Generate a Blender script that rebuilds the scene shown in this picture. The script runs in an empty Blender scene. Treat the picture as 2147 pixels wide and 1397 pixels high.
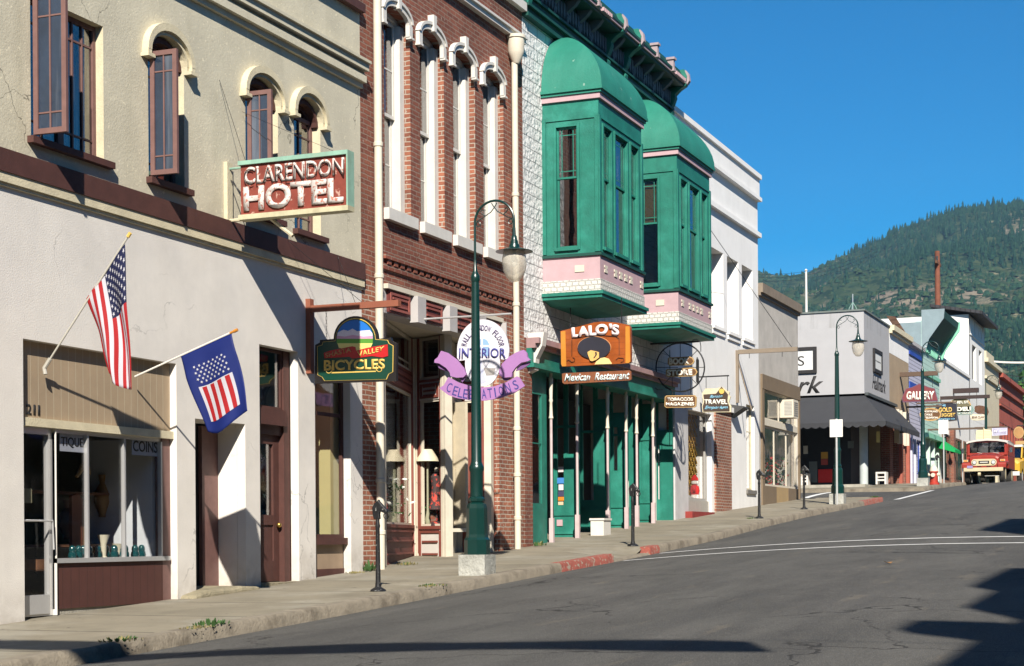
import bpy, bmesh, math, random
from mathutils import Vector, Matrix, noise
rnd = random.Random(7)
C = bpy.context.scene.collection
SC = bpy.context.scene
# ---------------- camera ----------------
FP = 3511.0; CX = 1073.5; HY = 1130.0          # focal length, centre and eye level in photograph pixels (2147 wide)
PH = math.radians(22.5); RO = math.radians(0.4)
cp, sp = math.cos(PH), math.sin(PH)
cd = bpy.data.cameras.new('camera'); cam = bpy.data.objects.new('camera', cd); C.objects.link(cam)
cd.sensor_width = 36; cd.lens = 36*FP/2147; cd.shift_y = (HY-698.5)/2147; cd.clip_start = .3; cd.clip_end = 9000
rt = Vector((sp, -cp, 0)); up = Vector((0, 0, 1)); fw = Vector((cp, sp, 0))
r2 = rt*math.cos(RO)-up*math.sin(RO); u2 = rt*math.sin(RO)+up*math.cos(RO)
cam.matrix_world = Matrix(((r2.x, u2.x, -fw.x, 0), (r2.y, u2.y, -fw.y, 0), (r2.z, u2.z, -fw.z, 0), (0, 0, 0, 1)))
SC.camera = cam
# ---------------- light ----------------
SV = Vector((1, .49, -.79)).normalized()      # direction the sunlight travels
el = math.asin(-SV.z); az = math.atan2(-SV.x, -SV.y)
w = bpy.data.worlds.new('World'); SC.world = w; w.use_nodes = True
nt = w.node_tree; bg = nt.nodes['Background']
sky = nt.nodes.new('ShaderNodeTexSky'); sky.sky_type = 'NISHITA'; sky.sun_disc = False
sky.sun_elevation = el; sky.sun_rotation = az; sky.altitude = 900; sky.air_density = 1.0; sky.dust_density = .02; sky.ozone_density = 3.0
hs = nt.nodes.new('ShaderNodeHueSaturation'); hs.inputs['Saturation'].default_value = 1.65; hs.inputs['Value'].default_value = 1.2; nt.links.new(sky.outputs[0], hs.inputs['Color']); nt.links.new(hs.outputs[0], bg.inputs[0]); bg.inputs[1].default_value = .05
sl = bpy.data.lights.new('sun', 'SUN'); sl.energy = 5.0; sl.angle = math.radians(.55); sl.color = (1, .93, .82)
so = bpy.data.objects.new('sun', sl); C.objects.link(so); so.rotation_euler = SV.to_track_quat('-Z', 'Y').to_euler(); so.location = (0, 0, 60)
vs = SC.view_settings; vs.view_transform = 'Standard'; vs.look = 'None'; vs.exposure = .85; vs.gamma = 1
SC.cycles.max_bounces = 6; SC.cycles.diffuse_bounces = 3; SC.cycles.glossy_bounces = 3; SC.cycles.transparent_max_bounces = 10; SC.cycles.volume_bounces = 0
SC.cycles.caustics_reflective = False; SC.cycles.caustics_refractive = False
# ---------------- materials ----------------
MATS = {}
def nd(nt, t, **k):
    n = nt.nodes.new(t)
    for a, b in k.items(): setattr(n, a, b)
    return n
def mth(nt, op, a, b=None, c=None):
    n = nd(nt, 'ShaderNodeMath', operation=op)
    for i, v in enumerate((a, b, c)):
        if v is None: continue
        if isinstance(v, (int, float)): n.inputs[i].default_value = v
        else: nt.links.new(v, n.inputs[i])
    return n.outputs[0]
def mixc(nt, fac, a, b, mode='MIX'):
    n = nd(nt, 'ShaderNodeMix', data_type='RGBA', blend_type=mode)
    for i, v in ((0, fac), (6, a), (7, b)):
        if isinstance(v, (int, float)): n.inputs[i].default_value = v
        elif isinstance(v, tuple): n.inputs[i].default_value = (*v, 1) if len(v) == 3 else v
        else: nt.links.new(v, n.inputs[i])
    return n.outputs[2]
def noi(nt, vec, scale, detail=4, rough=.6, lo=.35, hi=.65, vs=None):
    if vs:
        mp = nd(nt, 'ShaderNodeMapping'); mp.inputs[3].default_value = vs; nt.links.new(vec, mp.inputs[0]); vec = mp.outputs[0]
    n = nd(nt, 'ShaderNodeTexNoise'); n.inputs['Scale'].default_value = scale; n.inputs['Detail'].default_value = detail; n.inputs['Roughness'].default_value = rough
    nt.links.new(vec, n.inputs['Vector'])
    m = nd(nt, 'ShaderNodeMapRange'); m.inputs[1].default_value = lo; m.inputs[2].default_value = hi; nt.links.new(n.outputs[0], m.inputs[0])
    return m.outputs[0]
def M(name, col, rough=.75, var=.12, scale=3, bump=0, bscale=60, metal=0, streak=0, streakcol=None, spots=None, spotcol=None, spotscale=20,
      groove=None, gcol=None, brick=None, spec=.4, patch=None, patchscale=.5, cracks=0, grime=None):
    """brick = (w,h,mortar colour, second colour, mortar size); groove = (axis, spacing, width)"""
    if name in MATS: return MATS[name]
    m = bpy.data.materials.new(name); m.use_nodes = True; nt = m.node_tree; b = nt.nodes['Principled BSDF']; L = nt.links
    tc = nd(nt, 'ShaderNodeTexCoord'); oc = tc.outputs['Object']
    h = None; c = (*col, 1)
    sx = nd(nt, 'ShaderNodeSeparateXYZ'); L.new(oc, sx.inputs[0])
    uu = mth(nt, 'ADD', sx.outputs[0], sx.outputs[1])
    cv = nd(nt, 'ShaderNodeCombineXYZ'); L.new(uu, cv.inputs[0]); L.new(sx.outputs[2], cv.inputs[1])
    if brick:
        bt = nd(nt, 'ShaderNodeTexBrick'); bt.inputs['Scale'].default_value = 1; bt.inputs['Brick Width'].default_value = brick[0]; bt.inputs['Row Height'].default_value = brick[1]
        bt.inputs['Color1'].default_value = c; bt.inputs['Color2'].default_value = (*brick[3], 1); bt.inputs['Mortar'].default_value = (*brick[2], 1)
        bt.inputs['Mortar Size'].default_value = brick[4]; bt.inputs['Mortar Smooth'].default_value = .3; bt.inputs['Bias'].default_value = -.1
        dist = nd(nt, 'ShaderNodeTexNoise'); dist.inputs['Scale'].default_value = 6; L.new(oc, dist.inputs['Vector'])
        vm = nd(nt, 'ShaderNodeVectorMath', operation='MULTIPLY_ADD'); L.new(dist.outputs['Color'], vm.inputs[0]); vm.inputs[1].default_value = (.02, .02, 0); L.new(cv.outputs[0], vm.inputs[2])
        L.new(vm.outputs[0], bt.inputs['Vector']); c = bt.outputs[0]; h = mth(nt, 'SUBTRACT', 1.0, bt.outputs['Fac'])
    if patch: c = mixc(nt, mth(nt, 'MULTIPLY', noi(nt, oc, patchscale, 5, .65, .5, .62), .8), c, patch)
    if var:
        f = noi(nt, oc, scale, 6, .65, .3, .7)
        c = mixc(nt, 1.0, c, mixc(nt, f, (1-var,)*3, (1+var,)*3), 'MULTIPLY')
    if streak:
        f = noi(nt, oc, 2.2, 4, .6, .5, .75, (1.6, 1.6, .12)); c = mixc(nt, mth(nt, 'MULTIPLY', f, streak), c, streakcol or tuple(x*.45 for x in col))
    if spots:
        f = noi(nt, oc, spotscale, 3, .6, spots, spots+.04); c = mixc(nt, f, c, spotcol)
    if groove:
        src = {'u': uu, 'x': sx.outputs[0], 'z': sx.outputs[2]}[groove[0]]
        fr = mth(nt, 'FRACT', mth(nt, 'DIVIDE', src, groove[1])); g = mth(nt, 'LESS_THAN', fr, groove[2]/groove[1])
        c = mixc(nt, g, c, gcol or tuple(x*.4 for x in col)); gh = mth(nt, 'SUBTRACT', 1.0, g); h = gh
    if cracks:
        vo = nd(nt, 'ShaderNodeTexVoronoi', feature='DISTANCE_TO_EDGE'); vo.inputs['Scale'].default_value = .55; dn = nd(nt, 'ShaderNodeTexNoise'); dn.inputs['Scale'].default_value = 2.2; dn.inputs['Detail'].default_value = 6; L.new(oc, dn.inputs['Vector'])
        vm = nd(nt, 'ShaderNodeVectorMath', operation='MULTIPLY_ADD'); L.new(dn.outputs['Color'], vm.inputs[0]); vm.inputs[1].default_value = (.8, .8, .8); L.new(oc, vm.inputs[2]); L.new(vm.outputs[0], vo.inputs['Vector'])
        c = mixc(nt, mth(nt, 'MULTIPLY', mth(nt, 'LESS_THAN', vo.outputs['Distance'], .0035), mth(nt, 'MULTIPLY', noi(nt, oc, .5, 3, .6, .5, .56), cracks)), c, tuple(x*.3 for x in col))
    if grime:    # splash dirt above the rising pavement
        hgt = mth(nt, 'SUBTRACT', sx.outputs[2], mth(nt, 'MULTIPLY_ADD', sx.outputs[0], .062, -1.78)); g = mth(nt, 'SUBTRACT', 1.0, mth(nt, 'DIVIDE', hgt, .55)); g = mth(nt, 'MAXIMUM', mth(nt, 'MINIMUM', g, 1.0), 0.0)
        c = mixc(nt, mth(nt, 'MULTIPLY', mth(nt, 'MULTIPLY', g, noi(nt, oc, 3.5, 6, .7, .3, .7)), .75), c, grime)
    if isinstance(c, tuple): b.inputs['Base Color'].default_value = c
    else: L.new(c, b.inputs['Base Color'])
    b.inputs['Roughness'].default_value = rough; b.inputs['Metallic'].default_value = metal; b.inputs['Specular IOR Level'].default_value = spec
    if bump or h is not None:
        hh = None
        if bump:
            n2 = nd(nt, 'ShaderNodeTexNoise'); n2.inputs['Scale'].default_value = bscale; n2.inputs['Detail'].default_value = 5; L.new(oc, n2.inputs['Vector'])
            hh = mth(nt, 'MULTIPLY', n2.outputs[0], bump)
        if h is not None:
            h = mth(nt, 'MULTIPLY', h, .012 if brick else .01); hh = h if hh is None else mth(nt, 'ADD', h, hh)
        bp = nd(nt, 'ShaderNodeBump'); bp.inputs['Strength'].default_value = 1; bp.inputs['Distance'].default_value = 1.0; L.new(hh, bp.inputs['Height']); L.new(bp.outputs[0], b.inputs['Normal'])
    MATS[name] = m; return m
def glassmat(name, tint=(.02, .03, .04), refl=.12, dark=0.0):
    m = bpy.data.materials.new(name); m.use_nodes = True; nt = m.node_tree; nt.nodes.remove(nt.nodes['Principled BSDF'])
    out = nt.nodes['Material Output']; tr = nd(nt, 'ShaderNodeBsdfTransparent'); gl = nd(nt, 'ShaderNodeBsdfGlossy'); gl.inputs['Roughness'].default_value = .03
    tr.inputs[0].default_value = (1-dark, 1-dark, 1-dark*.95, 1); mx = nd(nt, 'ShaderNodeMixShader'); ge = nd(nt, 'ShaderNodeNewGeometry'); dt = nd(nt, 'ShaderNodeVectorMath', operation='DOT_PRODUCT'); nt.links.new(ge.outputs['Normal'], dt.inputs[0]); nt.links.new(ge.outputs['Incoming'], dt.inputs[1])
    fz = mth(nt, 'MULTIPLY', mth(nt, 'POWER', mth(nt, 'SUBTRACT', 1.0, mth(nt, 'ABSOLUTE', dt.outputs['Value'])), 5.0), .95)
    tc = nd(nt, 'ShaderNodeTexCoord'); n = nd(nt, 'ShaderNodeTexNoise'); n.inputs['Scale'].default_value = 1.3; nt.links.new(tc.outputs['Object'], n.inputs['Vector'])
    bp = nd(nt, 'ShaderNodeBump'); bp.inputs['Distance'].default_value = .02; bp.inputs['Strength'].default_value = .25; nt.links.new(n.outputs[0], bp.inputs['Height']); nt.links.new(bp.outputs[0], gl.inputs['Normal'])
    f = mth(nt, 'MINIMUM', mth(nt, 'ADD', fz, refl), 1.0)
    nt.links.new(f, mx.inputs[0]); nt.links.new(tr.outputs[0], mx.inputs[1]); nt.links.new(gl.outputs[0], mx.inputs[2]); nt.links.new(mx.outputs[0], out.inputs[0])
    MATS[name] = m; return m
# ---------------- pixel rays and planes ----------------
def ray(px, py):
    a = px-CX; b = HY-py; r = (a*math.cos(RO)+b*math.sin(RO))/FP; u = (-a*math.sin(RO)+b*math.cos(RO))/FP
    return (cp+r*sp, sp-r*cp, u)
class Pl:
    """A vertical plane: origin o, direction d (left to right as seen), outward normal n."""
    def __init__(s, o, d):
        l = math.hypot(*d); s.o = o; s.d = (d[0]/l, d[1]/l); s.n = (s.d[1], -s.d[0])
    def uv(s, px, py):
        r = ray(px, py); t = (s.o[0]*s.n[0]+s.o[1]*s.n[1])/(r[0]*s.n[0]+r[1]*s.n[1]); x = r[0]*t; y = r[1]*t
        return ((x-s.o[0])*s.d[0]+(y-s.o[1])*s.d[1], r[2]*t)
    def pt(s, u, z, o=0):
        return Vector((s.o[0]+u*s.d[0]+o*s.n[0], s.o[1]+u*s.d[1]+o*s.n[1], z))
    def r(s, xl, yt, xr, yb):
        ym = (yt+yb)/2; xm = (xl+xr)/2; return (s.uv(xl, ym)[0], s.uv(xr, ym)[0], s.uv(xm, yb)[1], s.uv(xm, yt)[1])
def PY(Y): return Pl((0, Y), (1, 0))
def PX(X): return Pl((X, 0), (0, -1))      # u = -Y
def PP(a, b): return Pl(a, (b[0]-a[0], b[1]-a[1]))
# ---------------- mesh builder ----------------
class MB:
    def __init__(s): s.v = []; s.f = []; s.m = []
    def add(s, vs, fs, m=0):
        k = len(s.v); s.v += [tuple(v) for v in vs]; s.f += [tuple(i+k for i in f) for f in fs]; s.m += [m]*len(fs); return s
    def box(s, a, b, m=0):
        x0, y0, z0 = a; x1, y1, z1 = b
        return s.add([(x0,y0,z0),(x1,y0,z0),(x1,y1,z0),(x0,y1,z0),(x0,y0,z1),(x1,y0,z1),(x1,y1,z1),(x0,y1,z1)],
                     [(0,3,2,1),(4,5,6,7),(0,1,5,4),(1,2,6,5),(2,3,7,6),(3,0,4,7)], m)
    def pb(s, P, u0, u1, z0, z1, o0, o1, m=0):      # box on a plane, o = outward offsets
        vs = [P.pt(u, z, o) for z in (z0, z1) for (u, o) in ((u0, o1), (u1, o1), (u1, o0), (u0, o0))]
        return s.add(vs, [(0,3,2,1),(4,5,6,7),(0,1,5,4),(1,2,6,5),(2,3,7,6),(3,0,4,7)], m)
    def poly(s, P, pts, o0, o1, m=0, mside=None):
        n = len(pts); vs = [P.pt(u, z, o1) for u, z in pts]+[P.pt(u, z, o0) for u, z in pts]
        a = sum(pts[i][0]*pts[(i+1) % n][1]-pts[(i+1) % n][0]*pts[i][1] for i in range(n))
        fr = tuple(range(n)); bk = tuple(range(2*n-1, n-1, -1))
        if a < 0: fr = fr[::-1]; bk = bk[::-1]
        s.add(vs, [fr, bk], m)
        k = len(s.v)-2*n; s.f += [((k+i, k+n+i, k+n+(i+1) % n, k+(i+1) % n) if a > 0 else (k+i, k+(i+1) % n, k+n+(i+1) % n, k+n+i)) for i in range(n)]; s.m += [m if mside is None else mside]*n
        return s
    def tube(s, pts, r, n=8, m=0, caps=True):
        pts = [Vector(p) for p in pts]; rs = r if isinstance(r, (list, tuple)) else [r]*len(pts); k = len(s.v); prev = None
        for i, p in enumerate(pts):
            t = (pts[min(i+1, len(pts)-1)]-pts[max(i-1, 0)]).normalized()
            if prev is None: a = t.orthogonal().normalized()
            else: a = (prev-t*prev.dot(t)).normalized()
            prev = a; b = t.cross(a)
            for j in range(n):
                q = p+(a*math.cos(2*math.pi*j/n)+b*math.sin(2*math.pi*j/n))*rs[i]; s.v.append(tuple(q))
        for i in range(len(pts)-1):
            for j in range(n): s.f.append((k+i*n+j, k+i*n+(j+1) % n, k+(i+1)*n+(j+1) % n, k+(i+1)*n+j)); s.m.append(m)
        if caps: s.f += [tuple(k+j for j in range(n))[::-1], tuple(k+(len(pts)-1)*n+j for j in range(n))]; s.m += [m, m]
        return s
    def lathe(s, c, prof, n=16, m=0, sc=(1, 1), rot=0):
        k = len(s.v)
        for r, z in prof:
            for j in range(n): a = 2*math.pi*j/n+rot; s.v.append((c[0]+r*math.cos(a)*sc[0], c[1]+r*math.sin(a)*sc[1], c[2]+z))
        for i in range(len(prof)-1):
            for j in range(n): s.f.append((k+i*n+j, k+i*n+(j+1) % n, k+(i+1)*n+(j+1) % n, k+(i+1)*n+j)); s.m.append(m)
        s.f += [tuple(k+j for j in range(n))[::-1], tuple(k+(len(prof)-1)*n+j for j in range(n))]; s.m += [m, m]
        return s
    def build(s, name, mats, parent=None, smooth=False, label=None):
        me = bpy.data.meshes.new(name); me.from_pydata(s.v, [], s.f)
        if not isinstance(mats, (list, tuple)): mats = [mats]
        for q in mats: me.materials.append(q)
        for p, i in zip(me.polygons, s.m): p.material_index = i
        me.update()
        if smooth:
            bm = bmesh.new(); bm.from_mesh(me); bmesh.ops.remove_doubles(bm, verts=bm.verts, dist=1e-5)
            for f in bm.faces: f.smooth = True
            for e in bm.edges:
                if len(e.link_faces) == 2 and e.calc_face_angle(0) > math.radians(40): e.smooth = False
            bm.to_mesh(me); bm.free()
        o = bpy.data.objects.new(name, me); C.objects.link(o)
        if parent:
            o.parent = parent
            if parent.type == 'EMPTY': o.location = -Vector(parent.location)
        if label: o['label'] = label
        return o
def thing(name, label, cat, loc=(0, 0, 0), group=None):
    o = bpy.data.objects.new(name, None); C.objects.link(o); o.location = loc; o['label'] = label; o['category'] = cat; o.empty_display_size = .3
    if group: o['group'] = group
    return o
def tag(o, label, cat, group=None):
    o['label'] = label; o['category'] = cat
    if group: o['group'] = group
    return o
def dup(root, loc, label=None, group=None, scale=None):
    r = root.copy(); C.objects.link(r); off = Vector(loc)-Vector(root.location); r.location = loc
    if label: r['label'] = label
    if group: r['group'] = group
    if scale: r.scale = scale
    for ch in list(root.children):
        c = ch.copy(); C.objects.link(c); c.parent = r
        for g in list(ch.children):
            d = g.copy(); C.objects.link(d); d.parent = c
    return r
def kind(o, k): o['kind'] = k; return o
def wallmesh(mb, P, u0, u1, z0, z1, holes=(), th=.3, m=0, mr=None, caps=True):
    """Wall with openings (u0,u1,z0,z1[,rise]); rise = height of a rounded head inside the opening's top."""
    mr = m if mr is None else mr
    us = sorted(set([u0, u1]+[h[i] for h in holes for i in (0, 1)])); zs = sorted(set([z0, z1]+[h[i] for h in holes for i in (2, 3)]))
    us = [u for u in us if u0-1e-6 <= u <= u1+1e-6]; zs = [z for z in zs if z0-1e-6 <= z <= z1+1e-6]
    for a, b in zip(us, us[1:]):
        for c, d in zip(zs, zs[1:]):
            um, zm = (a+b)/2, (c+d)/2
            if any(h[0] < um < h[1] and h[2] < zm < h[3] for h in holes): continue
            mb.add([P.pt(a, c), P.pt(b, c), P.pt(b, d), P.pt(a, d)], [(0, 1, 2, 3)], m)
    if caps: mb.add([P.pt(u0, z0), P.pt(u0, z0, -th), P.pt(u0, z1, -th), P.pt(u0, z1), P.pt(u1, z0), P.pt(u1, z0, -th), P.pt(u1, z1, -th), P.pt(u1, z1)],
           [(1, 0, 3, 2), (4, 5, 6, 7), (3, 7, 6, 2)], m)
    for h in holes:
        a, b, c, d = h[:4]; rise = h[4] if len(h) > 4 else 0; q = [P.pt(a, c), P.pt(b, c), P.pt(b, d-rise), P.pt(a, d-rise)]; qi = [P.pt(a, c, -th), P.pt(b, c, -th), P.pt(b, d-rise, -th), P.pt(a, d-rise, -th)]
        mb.add(q+qi, [(0, 1, 5, 4), (1, 2, 6, 5), (3, 0, 4, 7)], mr)
        if not rise: mb.add(q+qi, [(2, 3, 7, 6)], mr)
        else:
            n = 10; um = (a+b)/2; ru = (b-a)/2
            arc = [(um-ru*math.cos(math.pi*i/n), d-rise+rise*math.sin(math.pi*i/n)) for i in range(n+1)]
            for i in range(n):
                (a0, b0), (a1, b1) = arc[i], arc[i+1]
                mb.add([P.pt(a0, b0), P.pt(a1, b1), P.pt(a1, d), P.pt(a0, d)], [(0, 1, 2, 3)], m)
                mb.add([P.pt(a0, b0), P.pt(a0, b0, -th), P.pt(a1, b1, -th), P.pt(a1, b1)], [(0, 1, 2, 3)], mr)
    return mb
def shell(parent, P, u0, u1, z0, z1, depth, mat, th=.3, floors=(), rz=None, name='body_walls'):
    """Back, side walls, roof and inner floors of a building behind its front wall."""
    mb = MB(); rz = z1-.5 if rz is None else rz
    mb.pb(P, u0+.003, u0+.2, z0, z1-.06, -depth, -th-.002); mb.pb(P, u1-.2, u1-.003, z0, z1-.06, -depth, -th-.002); mb.pb(P, u0+.2, u1-.2, z0, z1-.06, -depth, -depth+.2)
    mb.build(name, mat, parent)
    r = MB(); r.pb(P, u0+.203, u1-.203, rz-.2, rz, -depth+.203, -th-.004)
    for f in floors: r.pb(P, u0+.203, u1-.203, f-.1, f+.1, -depth+.203, -th-.02)
    r.build('roof', M('roof_tar', (.06, .06, .06), .9), parent)
def window(P, u0, u1, z0, z1, o, parent, fm, gm, fw=.05, cols=(), rows=(), mw=.02, th=.05, arch=0, meet=None, name='window', label=None):
    """Frame with glazing bars (a part) and its pane (a sub-part). cols/rows are fractions."""
    mb = MB(); zt = z1
    mb.pb(P, u0, u0+fw, z0, z1, o-th, o); mb.pb(P, u1-fw, u1, z0, z1, o-th, o); mb.pb(P, u0+fw, u1-fw, z0, z0+fw, o-th, o-.001); mb.pb(P, u0+fw, u1-fw, z1-fw, z1, o-th, o-.001)
    for c in cols: uc = u0+fw+(u1-u0-2*fw)*c; mb.pb(P, uc-mw/2, uc+mw/2, z0+fw, z1-fw, o-th*.8, o-.008)
    for r in rows: zc = z0+fw+(z1-z0-2*fw)*r; mb.pb(P, u0+fw, u1-fw, zc-mw/2, zc+mw/2, o-th*.75, o-.012)
    if meet is not None: zc = z0+(z1-z0)*meet; mb.pb(P, u0+fw, u1-fw, zc-fw*.6, zc+fw*.6, o-th*.9, o+.012)
    f = mb.build(name, fm, parent, label=label)
    g = MB(); g.pb(P, u0+fw*.5, u1-fw*.5, z0+fw*.5, z1-fw*.5, o-th*.62, o-th*.5); g.build('pane', gm, f)
    return f
def text(s, P, box, o, mat, parent=None, name='lettering', shear=0, bold=0, ext=.006, spacing=1.0, fit=True, arc=None):
    cu = bpy.data.curves.new(name, 'FONT'); cu.body = s; cu.size = 1; cu.shear = shear; cu.offset = bold; cu.space_character = spacing; cu.align_x = 'LEFT'; cu.resolution_u = 4
    t = bpy.data.objects.new('t', cu); C.objects.link(t); bpy.context.view_layer.update()
    me = bpy.data.meshes.new_from_object(t.evaluated_get(bpy.context.evaluated_depsgraph_get())); bpy.data.objects.remove(t); bpy.data.curves.remove(cu)
    xs = [v.co.x for v in me.vertices]; ys = [v.co.y for v in me.vertices]; x0, x1, y0, y1 = min(xs), max(xs), min(ys), max(ys)
    u0, u1, z0, z1 = box; bm = bmesh.new(); bm.from_mesh(me)
    r = bmesh.ops.extrude_face_region(bm, geom=list(bm.faces)); top = set(g for g in r['geom'] if isinstance(g, bmesh.types.BMVert))
    for v in bm.verts:
        a = (v.co.x-x0)/(x1-x0); b = (v.co.y-y0)/max(y1-y0, 1e-6); off = o+ext if v in top else o
        if arc:    # arc = (u centre, z centre, radius, start deg, end deg, height)
            uc, zc, R_, d0, d1, hh = arc; rr = R_+hh*b; an = math.radians(d0+(d1-d0)*a)
            if R_ < 0: rr = -R_-hh*b; q = P.pt(uc+rr*math.cos(an), zc+rr*math.sin(an), off)
            else: q = P.pt(uc+rr*math.cos(an), zc+rr*math.sin(an), off)
        else: q = P.pt(u0+(u1-u0)*a, z0+(z1-z0)*b, off)
        v.co = q
    bmesh.ops.recalc_face_normals(bm, faces=bm.faces); bm.to_mesh(me); bm.free(); me.name = name
    me.materials.clear(); me.materials.append(mat); ob = bpy.data.objects.new(name, me); C.objects.link(ob)
    if parent:
        ob.parent = parent
        if parent.type == 'EMPTY': ob.location = -Vector(parent.location)
    return ob
def ring(mb, P, uc, zc, ru0, ru1, rz0, rz1, o0, o1, a0=0, a1=180, n=14, m=0):
    for i in range(n):
        t0 = math.radians(a0+(a1-a0)*i/n); t1 = math.radians(a0+(a1-a0)*(i+1)/n)
        q = [(uc+ru0*math.cos(t0), zc+rz0*math.sin(t0)), (uc+ru1*math.cos(t0), zc+rz1*math.sin(t0)), (uc+ru1*math.cos(t1), zc+rz1*math.sin(t1)), (uc+ru0*math.cos(t1), zc+rz0*math.sin(t1))]
        vs = [P.pt(u, z, o1) for u, z in q]+[P.pt(u, z, o0) for u, z in q]
        mb.add(vs, [(0, 1, 2, 3), (7, 6, 5, 4), (1, 5, 6, 2), (0, 3, 7, 4)]+([(0, 4, 5, 1)] if i == 0 else [])+([(3, 2, 6, 7)] if i == n-1 else []), m)
def ell(uc, zc, ru, rz, n=28, a0=0, a1=360):
    return [(uc+ru*math.cos(math.radians(a0+(a1-a0)*i/n)), zc+rz*math.sin(math.radians(a0+(a1-a0)*i/n))) for i in range(n if a1-a0 == 360 else n+1)]
F = PY(11.1)
# ---------------- palette ----------------
stucco_w = M('stucco_white', (.68, .645, .595), .9, .06, 1.8, .003, 60, cracks=.5, grime=(.24, .20, .15), patch=(.63, .60, .56), patchscale=.7, streak=.10, streakcol=(.40, .36, .30))
stucco_b = M('stucco_beige', (.53, .49, .375), .9, .11, 1.6, .0035, 45, cracks=.8, streak=.28, streakcol=(.34, .31, .21), spots=.635, spotcol=(.68, .62, .46), spotscale=24)
trim_b = M('trim_cream', (.56, .50, .35), .85, .14, 5, .004, 50)
brownp = M('brown_paint', (.075, .030, .024), .7, .18, 6, .002, 60, spots=.74, spotcol=(.3, .25, .2), spotscale=30)
mauvep = M('mauve_brown_paint', (.16, .085, .075), .6, .15, 8)
glass = glassmat('window_glass', refl=.08); glass_s = glassmat('shop_glass', refl=.03); glass_d = glassmat('old_glass', refl=.22, dark=.35); glass_c = M('casement_painted_reflection', (.018, .032, .06), .08, .3, 2, streak=.75, streakcol=(.24, .27, .32), spec=.9)  # casement panes: dark blue reflection and pale curtain streaks painted as colour
white = M('white_paint', (.60, .575, .53), .6, .07, 4, .002, 60, streak=.12, streakcol=(.4, .36, .3))
creamp = M('cream_paint', (.58, .53, .43), .6, .08, 5, streak=.12, streakcol=(.42, .36, .27))
brick_r = M('brick_red', (.23, .075, .046), .9, .34, .8, .006, 60, brick=(.215, .072, (.25, .17, .13), (.15, .045, .03), .010), spots=.66, spotcol=(.34, .24, .19), spotscale=16)
brick_o = M('brick_orange', (.29, .105, .06), .9, .32, 1.2, .006, 60, brick=(.215, .072, (.38, .31, .25), (.19, .065, .04), .011), spots=.67, spotcol=(.40, .32, .26), spotscale=14)
green = M('green_paint', (.011, .15, .108), .55, .2, 3, .004, 40, patch=(.022, .20, .15), patchscale=1.6, streak=.3, streakcol=(.006, .09, .07))
green_d = M('green_roof_paint', (.018, .175, .125), .6, .16, 1.4, .004, 30, spots=.70, spotcol=(.20, .33, .27), spotscale=5, streak=.35, streakcol=(.05, .24, .18))
dgreen = M('dark_green_metal', (.002, .026, .022), .3, .1, 10, spec=.6)
pink = M('pink_paint', (.44, .30, .32), .7, .08, 5)
tin = M('pressed_tin_white', (.72, .71, .69), .75, .08, 5, .042, 12, brick=(.42, .205, (.34, .34, .34), (.66, .66, .645), .009), streak=.12, streakcol=(.40, .38, .35))
black = M('black_iron', (.012, .012, .013), .45, .3, 12, spots=.66, spotcol=(.3, .3, .28), spotscale=40)
dark = M('interior_shade_black', (.03, .027, .025), .9, .2)  # near-black colour stands in for shade in recesses and unlit rooms
room_w = M('interior_wall', (.25, .22, .18), .9, .1)
alu = M('aluminium', (.62, .62, .62), .35, .05, metal=.6)
conc = M('concrete', (.33, .31, .26), .9, .2, 3, .01, 60, streak=.2)
stone = M('old_stone', (.24, .21, .14), .95, .3, 5, .02, 30)
wood = M('brown_wood', (.13, .06, .03), .7, .3, 6, groove=('z', .3, .01))
redp = M('red_paint', (.35, .035, .02), .6, .15, 6)
darkred = M('oxblood_paint', (.13, .03, .025), .6, .15, 6)
# ---------------- ground ----------------
PROF = [(12.74, -.98), (16.4, -.82), (18.4, -.72), (22.2, -.53), (25.5, -.38), (27.4, -.28), (31.7, -.04), (35.35, .22), (39.8, .49), (48, .92), (58.9, 1.6), (65.9, 1.92), (76, 2.18), (90, 2.3), (120, 2.2), (400, 1.0)]
def zc0(X):
    if X < PROF[0][0]: return PROF[0][1]+(max(X, -60)-PROF[0][0])*.045
    for (a, b), (c, d) in zip(PROF, PROF[1:]):
        if X <= c: return b+(d-b)*(X-a)/(c-a)
    return PROF[-1][1]
def zc(X): return (zc0(X-1.5)+2*zc0(X)+zc0(X+1.5))/4
def zs(X): return zc(X)+.13
def zr(X, Y): return zc(X)+.25*max(0, 1-((Y-2.75)/6)**2)
def grid(name, mat, xs, ys, zf, parent=None, smooth=True):
    mb = MB(); n = len(ys); mb.v = [(x, y, zf(x, y)) for x in xs for y in ys]
    for i in range(len(xs)-1):
        for j in range(n-1): mb.f.append((i*n+j, (i+1)*n+j, (i+1)*n+j+1, i*n+j+1)); mb.m.append(0)
    return mb.build(name, mat, parent, smooth)
def fr(a, b, st): n = max(1, round((b-a)/st)); return [a+(b-a)*i/n for i in range(n+1)]
earth = M('dry_earth', (.16, .13, .08), .95, .25, .5, .02, 5)
kind(grid('ground', earth, [-4000, -800, -60]+fr(-50, 120, 4)+[200, 400, 600, 1200, 4000], [-4000, -400, -60, -9, 0, 9, 25, 60, 400, 4000], lambda x, y: zc(x)-.35), 'structure')
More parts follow.
